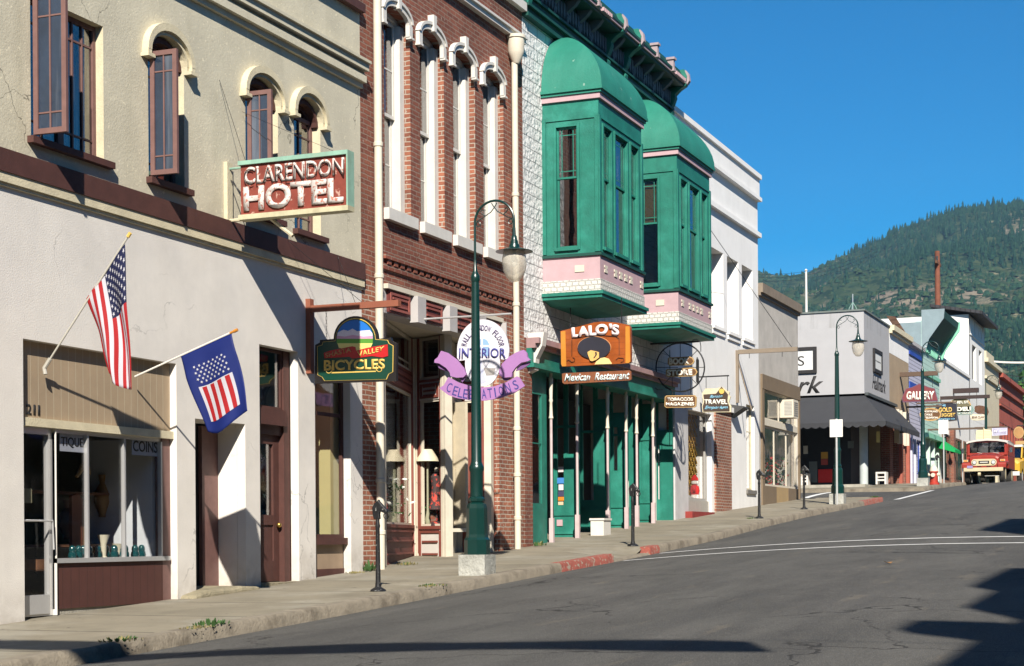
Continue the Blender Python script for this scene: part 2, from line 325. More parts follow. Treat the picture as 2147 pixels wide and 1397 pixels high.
def asphalt():
    m = bpy.data.materials.new('asphalt'); m.use_nodes = True; nt = m.node_tree; b = nt.nodes['Principled BSDF']; oc = nd(nt, 'ShaderNodeTexCoord').outputs['Object']
    c = mixc(nt, noi(nt, oc, .9, 7, .75, .34, .66, (.35, 1, 1)), (.050, .049, .046), (.092, .089, .082))
    c = mixc(nt, mth(nt, 'MULTIPLY', noi(nt, oc, .5, 6, .66, .50, .70, (.2, 1.5, 1)), .7), c, (.030, .030, .031))
    c = mixc(nt, mth(nt, 'MULTIPLY', noi(nt, oc, 1.6, 4, .7, .60, .70, (.3, 1.5, 1)), .4), c, (.16, .135, .10))
    c = mixc(nt, mth(nt, 'MULTIPLY', noi(nt, oc, 110, 2, .5, .50, .72), .6), c, (.24, .23, .21))
    c = mixc(nt, mth(nt, 'MULTIPLY', noi(nt, oc, 60, 2, .5, .55, .8), .5), c, (.03, .03, .03))
    vo = nd(nt, 'ShaderNodeTexVoronoi', feature='DISTANCE_TO_EDGE'); vo.inputs['Scale'].default_value = .42; dn = nd(nt, 'ShaderNodeTexNoise'); dn.inputs['Scale'].default_value = 2.5; dn.inputs['Detail'].default_value = 5; nt.links.new(oc, dn.inputs['Vector'])
    vm = nd(nt, 'ShaderNodeVectorMath', operation='MULTIPLY_ADD'); nt.links.new(dn.outputs['Color'], vm.inputs[0]); vm.inputs[1].default_value = (.7, .7, 0); nt.links.new(oc, vm.inputs[2]); nt.links.new(vm.outputs[0], vo.inputs['Vector'])
    ck = mth(nt, 'MULTIPLY', mth(nt, 'LESS_THAN', vo.outputs['Distance'], .006), mth(nt, 'MULTIPLY', noi(nt, oc, .35, 3, .6, .5, .56), .75)); c = mixc(nt, ck, c, (.018, .017, .016))
    nt.links.new(c, b.inputs['Base Color']); b.inputs['Roughness'].default_value = .85; b.inputs['Specular IOR Level'].default_value = .25
    n2 = nd(nt, 'ShaderNodeTexNoise'); n2.inputs['Scale'].default_value = 90; n2.inputs['Detail'].default_value = 3; nt.links.new(oc, n2.inputs['Vector'])
    bp = nd(nt, 'ShaderNodeBump'); bp.inputs['Distance'].default_value = .008; nt.links.new(n2.outputs[0], bp.inputs['Height']); nt.links.new(bp.outputs[0], b.inputs['Normal'])
    return m
asph = asphalt()
kind(grid('road', asph, fr(-60, 200, .8), fr(-3.3, 8.72, .75), zr), 'structure')
SX0, SX1 = 49.6, 57.4
kind(grid('side_street', asph, fr(SX0-.05, SX1+.05, .8), fr(8.72, 45, 2), lambda x, y: zc(x)+.02*min(1, y-8.72)*0+.10*max(0, 1-((x-53.5)/4)**2)*min(1, (y-8.72)/2)), 'structure')
walkm = M('sidewalk_concrete', (.215, .19, .14), .92, .2, 1.1, .006, 90, groove=('x', 1.62, .035), gcol=(.07, .06, .045), patch=(.27, .25, .20), patchscale=.8, spots=.68, spotcol=(.10, .085, .065), spotscale=9)
def swz(x, y):
    z = zs(x)
    if 25.2 < x < 27.3 and y < 9.8: z -= .11*min(1, (9.8-y)/1.0)*min(1, min(x-25.2, 27.3-x)/.35)
    return z
kind(grid('pavement', walkm, sorted(set(fr(-60, SX0-.2, .45)+[25.2, 25.4, 25.6, 26.9, 27.1, 27.3])), fr(8.88, 13.2, .3), swz), 'structure')
kind(grid('far_pavement', walkm, fr(SX1+.2, 140, 1), fr(8.88, 13.2, .6), lambda x, y: zs(x)), 'structure')
kind(grid('near_pavement', walkm, fr(-60, 140, 1), fr(-6, -3.48, .8), lambda x, y: zs(x)), 'structure')
kerbm = M('kerb_stone', (.22, .19, .145), .95, .22, 4, .010, 30, patch=(.12, .10, .075), patchscale=2.4)
kerbr = M('kerb_red_paint', (.27, .075, .055), .9, .25, 6, .012, 25, spots=.56, spotcol=(.27, .23, .18), spotscale=14)
def kerb(name, x0, x1, mat, low=0, Y=8.72, sgn=1, seed=0):
    mb = MB(); xs = fr(x0, x1, .16); k = 0
    for i, x in enumerate(xs):
        j = noise.noise((x*1.7, seed, 0))*.022+noise.noise((x*7, seed, 3))*.010; jz = noise.noise((x*3.1, seed, 9))*.008
        t = zs(x)+.006-low+jz-(abs(j)*.2)
        mb.v += [(x, Y+sgn*(j+.0), zc(x)-.1), (x, Y+sgn*(j+.01), t-.035+jz), (x, Y+sgn*(j+.04), t), (x, Y+sgn*.19, zs(x)+.006-low), (x, Y+sgn*.19, zc(x)-.1)]
    for i in range(len(xs)-1):
        for q in range(4):
            a = i*5+q; f = (a, a+5, a+6, a+1); mb.f.append(f if sgn > 0 else f[::-1]); mb.m.append(0)
    mb.f += [(0, 1, 2, 3, 4), tuple(range(len(mb.v)-1, len(mb.v)-6, -1))]; mb.m += [0, 0]
    return kind(mb.build(name, mat, smooth=True), 'structure')
kerb('kerb', -60, 22.95, kerbm); kerb('red_kerb', 22.96, 25.3, kerbr); kerb('dropped_kerb', 25.31, 27.2, kerbm, .105); kerb('red_kerb', 27.21, 27.75, kerbr); kerb('kerb', 27.76, 46.6, kerbm); kerb('red_kerb', 46.61, SX0-.05, kerbr)
kerb('far_kerb', SX1+.05, 140, kerbm); kerb('near_kerb', -60, 140, kerbm, 0, -3.3, -1)
def crosskerb(x, s):
    mb = MB(); mb.box((min(x, x+s*.16), 8.9, zc(x)-.1), (max(x, x+s*.16), 40, zs(x)+.004)); return kind(mb.build('side_kerb', kerbm), 'structure')
crosskerb(SX0, -1); crosskerb(SX1, 1)
paintw = M('road_paint', (.68, .68, .66), .8, .12, 5, spots=.68, spotcol=(.22, .21, .2), spotscale=25)
def stripe(pts, w_, along):     # flat painted band following the road
    mb = MB(); n = len(pts)
    for (x, y) in pts:
        dx, dy = (0, w_/2) if along else (w_/2, 0); mb.v += [(x-dx, y-dy, zr(x-dx, y-dy)+.006), (x+dx, y+dy, zr(x+dx, y+dy)+.006)]
    for i in range(n-1): mb.f.append((2*i, 2*i+2, 2*i+3, 2*i+1) if along else (2*i, 2*i+1, 2*i+3, 2*i+2)); mb.m.append(0)
    return kind(mb.build('road_marking', paintw), 'structure')
stripe([(25.42+.02*i, 8.6-.4*i) for i in range(29)], .15, False); stripe([(27.35+.01*i, 8.6-.4*i) for i in range(29)], .15, False)
stripe([(x, 8.45) for x in fr(50.2, 57.2, .8)], .2, True); stripe([(x, 11.4) for x in fr(49.8, 57.2, .8)], .2, True).data
for o in C.objects:
    if o.name.startswith('road_marking') and abs(o.data.vertices[0].co.y-11.3) < .3:
        for v in o.data.vertices: v.co.z = zc(v.co.x)+.10*max(0, 1-((v.co.x-53.5)/4)**2)+.012
# ---------------- hills ----------------
RP = [(-600, 640), (600, 650), (1200, 640), (1450, 592), (1588, 580), (1640, 590), (1660, 588), (1700, 577), (1750, 552), (1790, 535), (1830, 520), (1900, 478), (1950, 462), (2000, 448), (2060, 440), (2147, 438), (2400, 420), (2700, 470), (3200, 560), (4500, 640)]
def ridge(px):
    for (a, b), (c, d) in zip(RP, RP[1:]):
        if px <= c: t = (px-a)/(c-a); return b+(d-b)*t
    return 640
def fbm(x, y, o=5): return noise.fractal((x, y, 3.3), 1.0, 2.0, o)
D0, D1 = 420, 2000
def hpos(th, s):
    a = math.radians(22.5)-th; px = CX+FP*math.tan(max(-1.2, min(1.2, a))); zr_ = (HY-ridge(px))/FP*math.cos(a)*D1
    d = D0+(D1-D0)*s; x = d*math.cos(th); y = d*math.sin(th)
    z = 1+zr_*(s**1.22 if s <= 1 else 1-(s-1)*1.5)+(fbm(x/260, y/260)*42+fbm(x/60+9, y/60, 3)*7)*min(1, s*3)*max(0, min(1, (1.04-s)*5))
    return Vector((x, y, z))
def hillmat():
    m = bpy.data.materials.new('hillside'); m.use_nodes = True; nt = m.node_tree; b = nt.nodes['Principled BSDF']; oc = nd(nt, 'ShaderNodeTexCoord').outputs['Object']
    c = mixc(nt, noi(nt, oc, .05, 6, .7, .40, .60), (.022, .042, .02), (.05, .065, .03))
    c = mixc(nt, noi(nt, oc, .0062, 7, .72, .53, .59), c, (.19, .155, .115))
    c = mixc(nt, mth(nt, 'MULTIPLY', noi(nt, oc, .035, 5, .7, .60, .68), .75), c, (.25, .22, .14))
    c = mixc(nt, noi(nt, oc, .09, 4, .6, .50, .58), c, (.012, .026, .012))
    nt.links.new(c, b.inputs['Base Color']); b.inputs['Roughness'].default_value = 1; b.inputs['Specular IOR Level'].default_value = .05
    return m
mb = MB(); NT, NS = 300, 110; ths = [math.radians(-45+105*i/NT) for i in range(60)]; ths = [math.radians(v) for v in fr(-45, 0, 2.2)+fr(0.1, 20, .12)+fr(20.5, 65, 2.2)]
ss = [i/90 for i in range(101)]
for th in ths:
    for s in ss: mb.v.append(tuple(hpos(th, s)))
n = len(ss)
for i in range(len(ths)-1):
    for j in range(n-1): mb.f.append((i*n+j, i*n+j+1, (i+1)*n+j+1, (i+1)*n+j)); mb.m.append(0)
kind(mb.build('hill', hillmat(), smooth=True), 'structure')
def conifer(mb, p, h, rr):
    k = 6; tw = rnd.random()*6; x, y, z = p; lean = rnd.uniform(-.03, .03)*h
    for (z0, r0, z1) in ((.10, 1.0, .55), (.36, .72, .80), (.62, .45, 1.0)):
        vs = [(x+rr*r0*math.cos(tw+j*2*math.pi/k)*rnd.uniform(.7, 1.2), y+rr*r0*math.sin(tw+j*2*math.pi/k)*rnd.uniform(.7, 1.2), z+h*(z0+rnd.uniform(-.04, .04))) for j in range(k)]+[(x+lean*z1, y, z+h*z1)]
        mb.add(vs, [(j, (j+1) % k, k) for j in range(k)], 0 if rnd.random() < .6 else 1)
def bush(mb, p, r):
    x, y, z = p; k = 6; tw = rnd.random()*6
    vs = [(x+r*math.cos(tw+j*math.pi/3)*rnd.uniform(.8, 1.2), y+r*math.sin(tw+j*math.pi/3)*rnd.uniform(.8, 1.2), z-.5) for j in range(k)]+[(x+r*.65*math.cos(tw+.5+j*math.pi/3), y+r*.65*math.sin(tw+.5+j*math.pi/3), z+r*rnd.uniform(.5, .9)) for j in range(k)]+[(x, y, z+r*1.05)]
    mb.add(vs, [(j, (j+1) % k, k+(j+1) % k, k+j) for j in range(k)]+[(k+j, k+(j+1) % k, 2*k) for j in range(k)], 1 if rnd.random() < .5 else 2)
mb = MB(); cnt = 0; tries = 0
while cnt < 17000 and tries < 130000:
    tries += 1; inv = rnd.random() < .85
    th = math.radians(rnd.uniform(2, 17.5) if inv else rnd.uniform(-40, 60)); s = rnd.uniform(.12, 1.02); 
    p = hpos(th, s); f = fbm(p.x/330+5, p.y/330+2, 4); thr = -.25+.9*(.85-s)*(s < .85)+(.75 if 9.8 < math.degrees(th) < 14.3 and .30 < s < .74 else 0)
    if f > thr or rnd.random() < .07:
        h = rnd.choice((rnd.uniform(4, 9), rnd.uniform(6, 13)))*(.7+.3*s); conifer(mb, (p.x, p.y, p.z-1), h, h*rnd.uniform(.17, .26)); cnt += 1
    elif rnd.random() < .45: bush(mb, p, rnd.uniform(1.0, 3.2)); cnt += 1
fo = mb.build('forest', [M('conifer_green', (.012, .034, .02), 1, .25, .1, spec=.05), M('conifer_green_light', (.02, .048, .026), 1, .25, .1, spec=.05), M('brush_green', (.035, .06, .028), 1, .25, .1, spec=.05)])
kind(fo, 'stuff'); tag(fo, 'dark conifer forest and scrub covering the mountainside', 'forest')
# haze
hz = MB().box((-420, -1500, -6), (2900, 2700, 620)).build('haze', None)
hm = bpy.data.materials.new('haze'); hm.use_nodes = True; nt = hm.node_tree; nt.nodes.remove(nt.nodes['Principled BSDF']); pv = nd(nt, 'ShaderNodeVolumePrincipled')
pv.inputs['Density'].default_value = .000085; pv.inputs['Color'].default_value = (.35, .65, 1, 1); pv.inputs['Anisotropy'].default_value = 0; nt.links.new(pv.outputs[0], nt.nodes['Material Output'].inputs['Volume'])
hz.data.materials.clear(); hz.data.materials.append(hm); kind(hz, 'stuff'); tag(hz, 'thin blue summer haze hanging before the mountain', 'haze')
# ---------------- leafy trees at the far end ----------------
def leaftree(x, y, h, r, label, mats, n=2600, group=None, trunkh=.35):
    z0 = zs(x)-.1; t = thing('leafy_tree', label, 'tree', (x, y, z0), group)
    tr = MB(); tr.tube([(x, y, z0), (x+.1, y, z0+h*trunkh), (x-.1, y+.1, z0+h*.6)], [r*.09, r*.065, r*.03], 8)
    for i in range(6):
        a = i*1.05; tr.tube([(x, y, z0+h*(trunkh+.03*i)), (x+r*.35*math.cos(a), y+r*.35*math.sin(a), z0+h*(.5+.04*i)), (x+r*.7*math.cos(a), y+r*.7*math.sin(a), z0+h*(.6+.04*i))], [r*.04, r*.03, r*.01], 5)
    tr.build('trunk', M('bark', (.09, .065, .045), .95, .3, 5), t)
    mb = MB(); cl = [(rnd.gauss(0, .42)*r, rnd.gauss(0, .42)*r, h*rnd.uniform(.38, .95), rnd.uniform(.22, .42)*r) for _ in range(26)]
    for i in range(n):
        cx_, cy_, cz_, cr = cl[rnd.randrange(26)]; d = Vector((rnd.gauss(0, 1), rnd.gauss(0, 1), rnd.gauss(0, 1))).normalized()*cr*rnd.random()**.4
        p = Vector((x+cx_, y+cy_, z0+cz_))+d; a = Vector((rnd.gauss(0, 1), rnd.gauss(0, 1), rnd.gauss(0, 1))).normalized(); b = a.orthogonal().normalized(); s = rnd.uniform(.12, .30)*r/3
        mb.add([p-a*s, p+b*s*.6, p+a*s, p-b*s*.6], [(0, 1, 2, 3)], rnd.randrange(len(mats)))
    mb.build('crown', mats, t); return t
lf = [M('leaf_bright', (.075, .17, .03), .7, .2), M('leaf_mid', (.04, .11, .022), .7, .2), M('leaf_dark', (.02, .06, .02), .7, .2)]
def place(px, py, Y=None, X=None):
    d = ray(px, py); t = Y/d[1] if Y is not None else X/d[0]; return d[0]*t, d[1]*t
for (px, X, h, r, lab, ms, n) in ((2160, 122, 8.6, 3.6, 'bright green leafy tree just past the red brick building', lf[:2], 3800), (2230, 128, 9.5, 4, 'dark leafy tree at the right edge behind the brighter one', lf[1:], 3000),
        (2128, 150, 9.5, 3.6, 'yellow-green tree peeking over the end of the red brick building', lf[:2], 3000), (2210, 150, 7, 3.5, 'low dark tree at the far end of the street', lf[1:], 2000)):
    x, y = place(px, 1000, X=X); leaftree(x, y, h, r, lab, ms, n)
# ---------------- buildings behind and beside the camera (they cast the shade on the road) ----------------
def opposite(x0, x1, top, corn, lab, mat, cz):
    b = thing('shop_building', lab, 'building', ((x0+x1)/2, -4.6, zs(x0)), None); Pn = Pl((x1, -4.6), (-1, 0)); L = x1-x0
    hs = []
    for i in range(int(L/1.7)): hs.append((.5+i*1.7, 1.2+i*1.7, zs(x0)+4.3, zs(x0)+6.3))
    hs.append((.6, L-.6, zs(x0)+.6, zs(x0)+2.8)); mb = MB(); wallmesh(mb, Pn, 0, L, zc(x0)-1, top, hs, .3); mb.build('front_wall', mat, b)
    for h in hs: window(Pn, *h, -.12, b, white, glass_d, meet=.5 if h[1]-h[0] < 2 else None, cols=() if h[1]-h[0] < 2 else (.33, .66))
    shell(b, Pn, 0, L, zc(x0)-1, top, 10, mat, floors=(zs(x0)+3.4,))
    c = MB(); c.pb(Pn, 0, L, top-.5, top-.3, 0, corn*.6); c.pb(Pn, 0, L, top-.3, top-.12, 0, corn*.8); c.pb(Pn, 0, L, top-.12, top, -.3, corn); c.build('cornice', cz, b)
olive = M('olive_render', (.20, .18, .14), .9, .15, 2); greyr = M('grey_render', (.24, .23, .22), .9, .15, 2)
opposite(-26, -8, 8.4, .3, 'tan two storey shop building behind the photographer', olive, trim_b)
opposite(-8, 1.2, 9.1, .04, 'brick shop with a single end bracket beside the photographer', brick_r, greyr)
opposite(1.2, 1.8, 9.0, .02, 'narrow grey strip building between two corniced fronts', greyr, greyr)
opposite(1.8, 3.7, 9.9, .05, 'narrow shop taller than the brick one beside the photographer', olive, greyr)
opposite(3.7, 6.6, 10.4, .05, 'tall grey shop front nearer the crossing', greyr, olive)
opposite(6.6, 13.1, 7.6, .2, 'low wide brick shop across the crossing', brick_r, greyr)
opposite(13.1, 16.9, 13.2, .1, 'tall brick corner building across the road', brick_r, greyr)
opposite(16.9, 30, 8.6, .3, 'long grey shop building opposite the green bays', greyr, olive)
opposite(30, 48, 9.0, .3, 'long olive shop building opposite the white plaster building', olive, greyr)
opposite(58, 78, 10.0, .3, 'brick block opposite the corner shop', brick_r, greyr)
opposite(78, 104, 10.5, .3, 'grey block opposite the parked vehicles', greyr, olive)
t = thing('end_bracket', 'heavy cornice end bracket on the roof edge of the brick shop beside the photographer', 'bracket', (.8, -4.3, 9)); MB().poly(Pl((.4, -4.6), (0, 1)), [(-.1, 8.5), (.05, 8.5), (.6, 9.05), (.6, 9.3), (-.1, 9.3)], 0, .8).build('bracket_block', greyr, t)
# unseen banner over the street, added to cast the dark strip on the road
t = thing('shadow_caster_banner', 'unseen dark cloth banner on wires, added to shade a strip of the road', 'banner', (2.1, 1.5, 6.2))
mb = MB(); Pb = PX(2.75); n = 30
for i in range(n+1):
    y = -1.45+i*.38; s = .06*math.sin(i*.9); hh = .55 if y < 5 else .55+.25*min(1, (y-5)/3)
    mb.v += [(2.75+s, y, 6.55), (2.75-s, y, 6.55-hh)]
for i in range(n): mb.f.append((2*i, 2*i+1, 2*i+3, 2*i+2)); mb.m.append(0)
o = mb.build('cloth', M('banner_cloth', (.1, .1, .25), .9), t); md = o.modifiers.new('s', 'SOLIDIFY'); md.thickness = .01
MB().tube([(2.75, -4.6, 6.7), (2.75, 3, 6.56), (2.75, 11.0, 6.6)], .008, 6).build('wire', black, t)
# ================= beige and white stucco hotel building =================
ZB = -1.7                                            # below the ground everywhere near
A = thing('stucco_building', 'two storey stucco hotel building, beige above and white below with a brown band', 'building', (12, 11.1, zs(12)))
UA = 21.25; zb1 = 3.93; zb0 = 3.70; zbl = 3.60     # brown band
o211 = (F.uv(50, 1000)[0], F.uv(371, 1000)[0]); z211 = F.uv(200, 735)[1]
oR = (F.uv(410, 1050)[0], F.uv(515, 1050)[0]); zR = F.uv(500, 888)[1]
oD = (F.uv(545, 950)[0], F.uv(626, 950)[0]); zD = F.uv(590, 731)[1]
oW = (F.uv(661, 950)[0], F.uv(735, 950)[0]); zW = F.uv(700, 772)[1]
TH = .12
mb = MB(); wallmesh(mb, F, 2, UA, ZB, zb0, [(3.2, 6.2, .6, 2.4), (8.0, 9.0, ZB, 1.2), (10.2, 12.6, -.3, 1.3), (*o211, ZB, z211), (*oR, ZB, zR), (*oD, ZB, zD), (*oW, ZB, zW)], TH)
mb.build('lower_wall', stucco_w, A)
window(F, 3.2, 6.2, .6, 2.4, -.2, A, brownp, glass_s, cols=(.5,)); window(F, 10.2, 12.6, -.3, 1.3, -.2, A, brownp, glass_s, cols=(.33, .66))
MB().pb(F, 8.0, 9.0, ZB, 1.2, -.4, -.3).build('door', brownp, A)
# upper storey
def op(xl, xr, yt, yb, xm=None): xm = xm or (xl+xr)/2; return (F.uv(xl, (yt+yb)/2)[0], F.uv(xr, (yt+yb)/2)[0], F.uv(xm, yb)[1], F.uv(xm, yt)[1])
W1 = (F.uv(64, 150)[0], F.uv(217, 200)[0], F.uv(215, 338)[1], F.uv(216, 56)[1])
def archop(xl, xr, ytop_l, ybot_l, rise=.22):
    u0 = F.uv(xl, (ytop_l+ybot_l)/2)[0]; u1 = F.uv(xr, (ytop_l+ybot_l)/2)[0]; zt = F.uv(xl, ytop_l)[1]; zb_ = F.uv(xl, ybot_l)[1]
    return (u0, u1, zb_, zt+rise, rise)
W2 = archop(311, 386, 108, 372, .26); W3 = archop(515, 583, 192, 440, .26); W4 = archop(617, 672, 234, 480, .26)
W0 = (W1[0]-4.2, W1[1]-4.2, W1[2], W1[3]); W00 = (W1[0]-8.4, W1[1]-8.4, W1[2], W1[3])
zcor = 6.45; ztop = 7.50
mb = MB(); wallmesh(mb, F, 2, UA, zb1, ztop, [W00, W0, W1, W2, W3, W4], .32, 0, 1); mb.build('upper_wall', [stucco_b, trim_b], A)
mb = MB(); mb.pb(F, 2, UA, zb0, zb1, -.35, .07); mb.build('brown_band', brownp, A)
mb = MB(); mb.pb(F, 2, UA, zbl, zb0, -.002, .055); mb.pb(F, 2, UA, zbl-.035, zbl, -.002, .03); mb.build('band_moulding', trim_b, A)
mb = MB()
for (a, b, o) in ((6.43, 6.50, .05), (6.50, 6.60, .11), (6.60, 6.66, .07), (6.66, 6.76, .15), (6.76, 6.80, .19)): mb.pb(F, 2, UA, a, b, -.002, o)
mb.build('cornice_moulding', stucco_b, A)
mb = MB(); mb.pb(F, 2, UA, ztop, ztop+.12, -.36, .10); mb.build('coping', brownp, A)
shell(A, F, 2, UA, ZB, ztop, 12, stucco_b, .34, floors=(3.75,))
hoodmb = []
for W in (W2, W3, W4):
    uc = (W[0]+W[1])/2; hw = (W[1]-W[0])/2; zs_ = W[3]-W[4]; mb = MB()
    for (a, b, o) in ((0.0, .045, .05), (.045, .115, .09)):
        ring(mb, F, uc, zs_, hw+a, hw+b, W[4]+a, W[4]+b+.02, -.001, o, 0, 180, 16)
        for s in (-1, 1):
            u_ = sorted((uc+s*(hw+a), uc+s*(hw+b))); mb.pb(F, u_[0], u_[1], zs_-.05, zs_, -.001, o-.003)
    for s in (-1, 1):
        u_ = sorted((uc+s*(hw+.0), uc+s*(hw+.14))); mb.pb(F, u_[0], u_[1], zs_-.09, zs_-.05, -.001, .105)
    mb.build('window_hood', trim_b, A, True)
    mb = MB()   # stepped soffit in the head
    for k in range(3): ring(mb, F, uc, zs_-.06, hw-.05*k-.05, hw-.05*k, W[4]-.05*k-.02, W[4]-.05*k+.04, -.1*(k+1)-.05, -.1*k-.03, 0, 180, 12)
    mb.build('stepped_arch', brownp, A)
def casement_open(W, hinge, width, ang, label=None):   # leaf swung outwards on its left jamb
    P = Pl(tuple(F.pt(hinge, 0, .03))[:2], (math.sin(math.radians(ang)), -math.cos(math.radians(ang))))
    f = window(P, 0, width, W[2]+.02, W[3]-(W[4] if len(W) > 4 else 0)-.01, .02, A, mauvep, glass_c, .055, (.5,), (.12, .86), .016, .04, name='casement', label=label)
for W in (W00, W0, W1):
    casement_open(W, W[0]+.02, .40, 2, 'open casement leaf')
    wu = (W[0]+W[1])/2
    window(F, W[0]+.03, wu, W[2], W[3], -.1, A, mauvep, glass_d, .05, (.5,), (.12, .86), .018); window(F, wu, W[1], W[2], W[3], -.1, A, mauvep, glass_d, .05, (.33, .66), (.12, .86), .02)
    mb = MB(); mb.pb(F, W[0]-.06, W[1]+.1, W[2]-.07, W[2], -.25, .08); mb.build('sill', brownp, A)
    mb = MB(); mb.pb(F, W[0]+.1, W[0]+.32, W[2], W[3], -.32, -.28); mb.pb(F, W[1]-.3, W[1]-.05, W[2], W[3], -.32, -.28); mb.build('curtain', M('old_curtain', (.42, .38, .3), .9, .3, 9, groove=('u', .06, .02)), A)
casement_open(W2, W2[0]+.01, .35, 2, 'open casement leaf with cracked glass'); casement_open(W3, W3[0]+.01, .34, 2, 'open casement leaf')
for W in (W2, W3, W4):
    z1 = W[3]-W[4]; window(F, W[0]+.01, W[1]-.01, W[2], z1+.02, -.12, A, mauvep, glass_d, .05, (.5,), (.12, .86), .018)
    MB().pb(F, W[0], W[1], z1+.02, W[3]-.01, -.27, -.22).build('arch_panel', brownp, A)
    MB().pb(F, W[0]-.05, W[1]+.09, W[2]-.07, W[2], -.25, .08).build('sill', brownp, A)
# ---- shop 211 ----
p = -.09; u0, u1 = o211; tan_b = M('tan_board', (.33, .25, .165), .75, .08, 3, groove=('u', .125, .008), gcol=(.45, .38, .27)); brn_b = M('brown_board', (.075, .028, .022), .7, .12, 3, groove=('u', .14, .008), gcol=(.05, .02, .015), spots=.76, spotcol=(.4, .3, .28), spotscale=25)
zt1 = F.uv(200, 888)[1]; zt0 = F.uv(200, 905)[1]
mb = MB(); mb.pb(F, u0, u1, zt1, z211, p-.08, p); mb.build('board_panel', tan_b, A)
mb = MB(); mb.pb(F, u0, u1, zt0, zt1, p-.1, p+.05); mb.build('trim_rail', trim_b, A)
ud = F.uv(131, 1000)[0]; us = [F.uv(x, 1000)[0] for x in (124, 199, 276, 352)]; uf = F.uv(366, 1000)[0]
zsl = F.uv(250, 1178)[1]; zbb = F.uv(250, 1270)[1]; zgd = zs(15)-.02
dz0 = F.uv(90, 1293)[1]
dr = window(F, u0+.01, ud-.02, dz0, zt0, p-.02, A, alu, glass_s, .07, (), (), .02, .06, name='door')
MB().pb(F, u0+.05, ud-.1, dz0+.02, dz0+.22, p-.05, p-.01).build('kick_plate', alu, dr)
MB().tube([F.pt(u0+.02, F.uv(90, 1092)[1], p+.05), F.pt(ud-.12, F.uv(90, 1092)[1], p+.05), F.pt(ud-.10, F.uv(90, 1092)[1]-.3, p+.05)], .012, 6).build('handle', alu, dr)
MB().pb(F, ud-.02, us[0]+.03, dz0, zt0, p-.06, p+.03).build('door_jamb', white, A)
win = MB(); win.pb(F, us[0]+.03, uf, zsl, zsl+.05, p-.06, p+.03); win.pb(F, us[0]+.03, uf, zt0-.04, zt0, p-.06, p-.02)
for q in us[1:]: win.pb(F, q-.013, q+.013, zsl+.05, zt0-.04, p-.045, p+.005)
win.pb(F, us[0]+.03, us[0]+.06, zsl+.05, zt0-.04, p-.06, p+.01)
sw = win.build('shop_window', alu, A)
for a, b in zip(us, us[1:]): MB().pb(F, a+.02, b-.02, zsl+.05, zt0-.04, p-.035, p-.03).build('pane', glass_s, sw)
MB().pb(F, us[3]+.02, u1-.003, zbb, zt0, p-.1, p-.003).build('corner_board', mauvep, A)
MB().pb(F, us[0]+.03, us[3]+.02, zbb, zsl, p-.1, p-.002).build('lower_panel', brn_b, A)
MB().pb(F, us[0]+.03, u1, ZB, zbb, p-.12, p-.02).build('base_strip', conc, A)
blk = M('black_letter', (.015, .015, .015), .6, 0); lav = M('pale_card', (.34, .36, .42), .7, .05)
nm = F.r(70, 858, 98, 880); nw_ = nm[1]-nm[0]
for dg, a, b in (('2', 0, .36), ('1', .52, .66), ('1', .86, 1.0)): text(dg, F, (nm[0]+nw_*a, nm[0]+nw_*b, nm[2]+.05, nm[3]+.05), p+.001, blk, A, 'house_number', bold=.01)
for s, (a, b, c, d) in (('TIQUES', (127, 914, 181, 944)), ('COINS', (278, 922, 329, 952))):
    q = PY(11.1+.14).r(a, b, c, d); MB().pb(F, q[0]-.02, q[1]+.02, q[2]-.02, q[3]+.02, p-.05, p-.045).build('window_card', lav, sw); text(s, F, (q[0], q[1], q[2]+.02, q[3]-.02), p-.0449, blk, sw, 'lettering', bold=.01, ext=.003)
q = F.r(71, 1024, 90, 1054); MB().pb(F, q[0], q[1], q[2], q[3], p-.055, p-.05).build('paper_notice', M('old_paper', (.45, .42, .27), .8), dr)
# display things behind the glass
MB().pb(F, us[0]-.1, uf, zsl-.08, zsl+.04, -1.2, p-.12).build('display_shelf', wood, A)
MB().pb(F, us[3]-.02, us[3]+.05, zsl-.02, zt0, -1.1, p-.12).build('display_side_wall', M('pale_wall', (.5, .53, .56), .8, .05), A)
tealg = M('teal_glass', (.003, .05, .055), .08, 0, spec=.9); cer = M('cream_ceramic', (.55, .52, .4), .4, .05)
ip = None; xs_ = [152, 165, 176, 187, 205, 222, 240, 252, 262, 283, 297, 310, 320, 330]
for i, x in enumerate(xs_):
    Pq = PY(11.1+.14+.14+.06*(i % 3)); u, z = Pq.uv(x, 1160); loc = (u, Pq.o[1], zsl+.04)
    if ip is None:
        ip = thing('glass_insulator', 'small teal glass insulator standing in the row along the antique shop window sill', 'insulator', loc, 'teal glass insulators in the antique shop window')
        MB().lathe(loc, [(.045, 0), (.050, .03), (.043, .065), (.036, .07), (.040, .09), (.036, .12), (.022, .14), (.004, .145)], 12).build('glass_body', tealg, ip, True)
        MB().lathe(loc, [(.046, .0), (.046, .012)], 12).build('glass_skirt', tealg, ip, True)
    else: dup(ip, loc)
for (x, y, h, lab) in ((217, 1140, .26, 'cream flared vase among the teal insulators'), (247, 1150, .16, 'small cream jar right of the flared vase')):
    Pq = PY(11.45); u, z = Pq.uv(x, y); tag(MB().lathe((u, 11.45, zsl+.04), [(.05, 0), (.03, .02), (.035, h*.6), (.07, h), (.055, h)], 14).build('vase', cer, None, True), lab, 'vase')
def standing_board(xl, yt, xr, yb, mat, name, lab, cat, Y=11.75, lean=.0, top=None):
    P_ = PY(Y); q = P_.r(xl, yt, xr, yb); mb = MB(); z0 = zsl+.04
    mb.poly(P_, [(q[0], z0), (q[1], z0), (q[1]+lean, q[3]-.06), ((q[0]+q[1])/2+lean, q[3]), (q[0]+lean, q[3]-.03)], -.02, .02); o = mb.build(name, mat); tag(o, lab, cat); return o
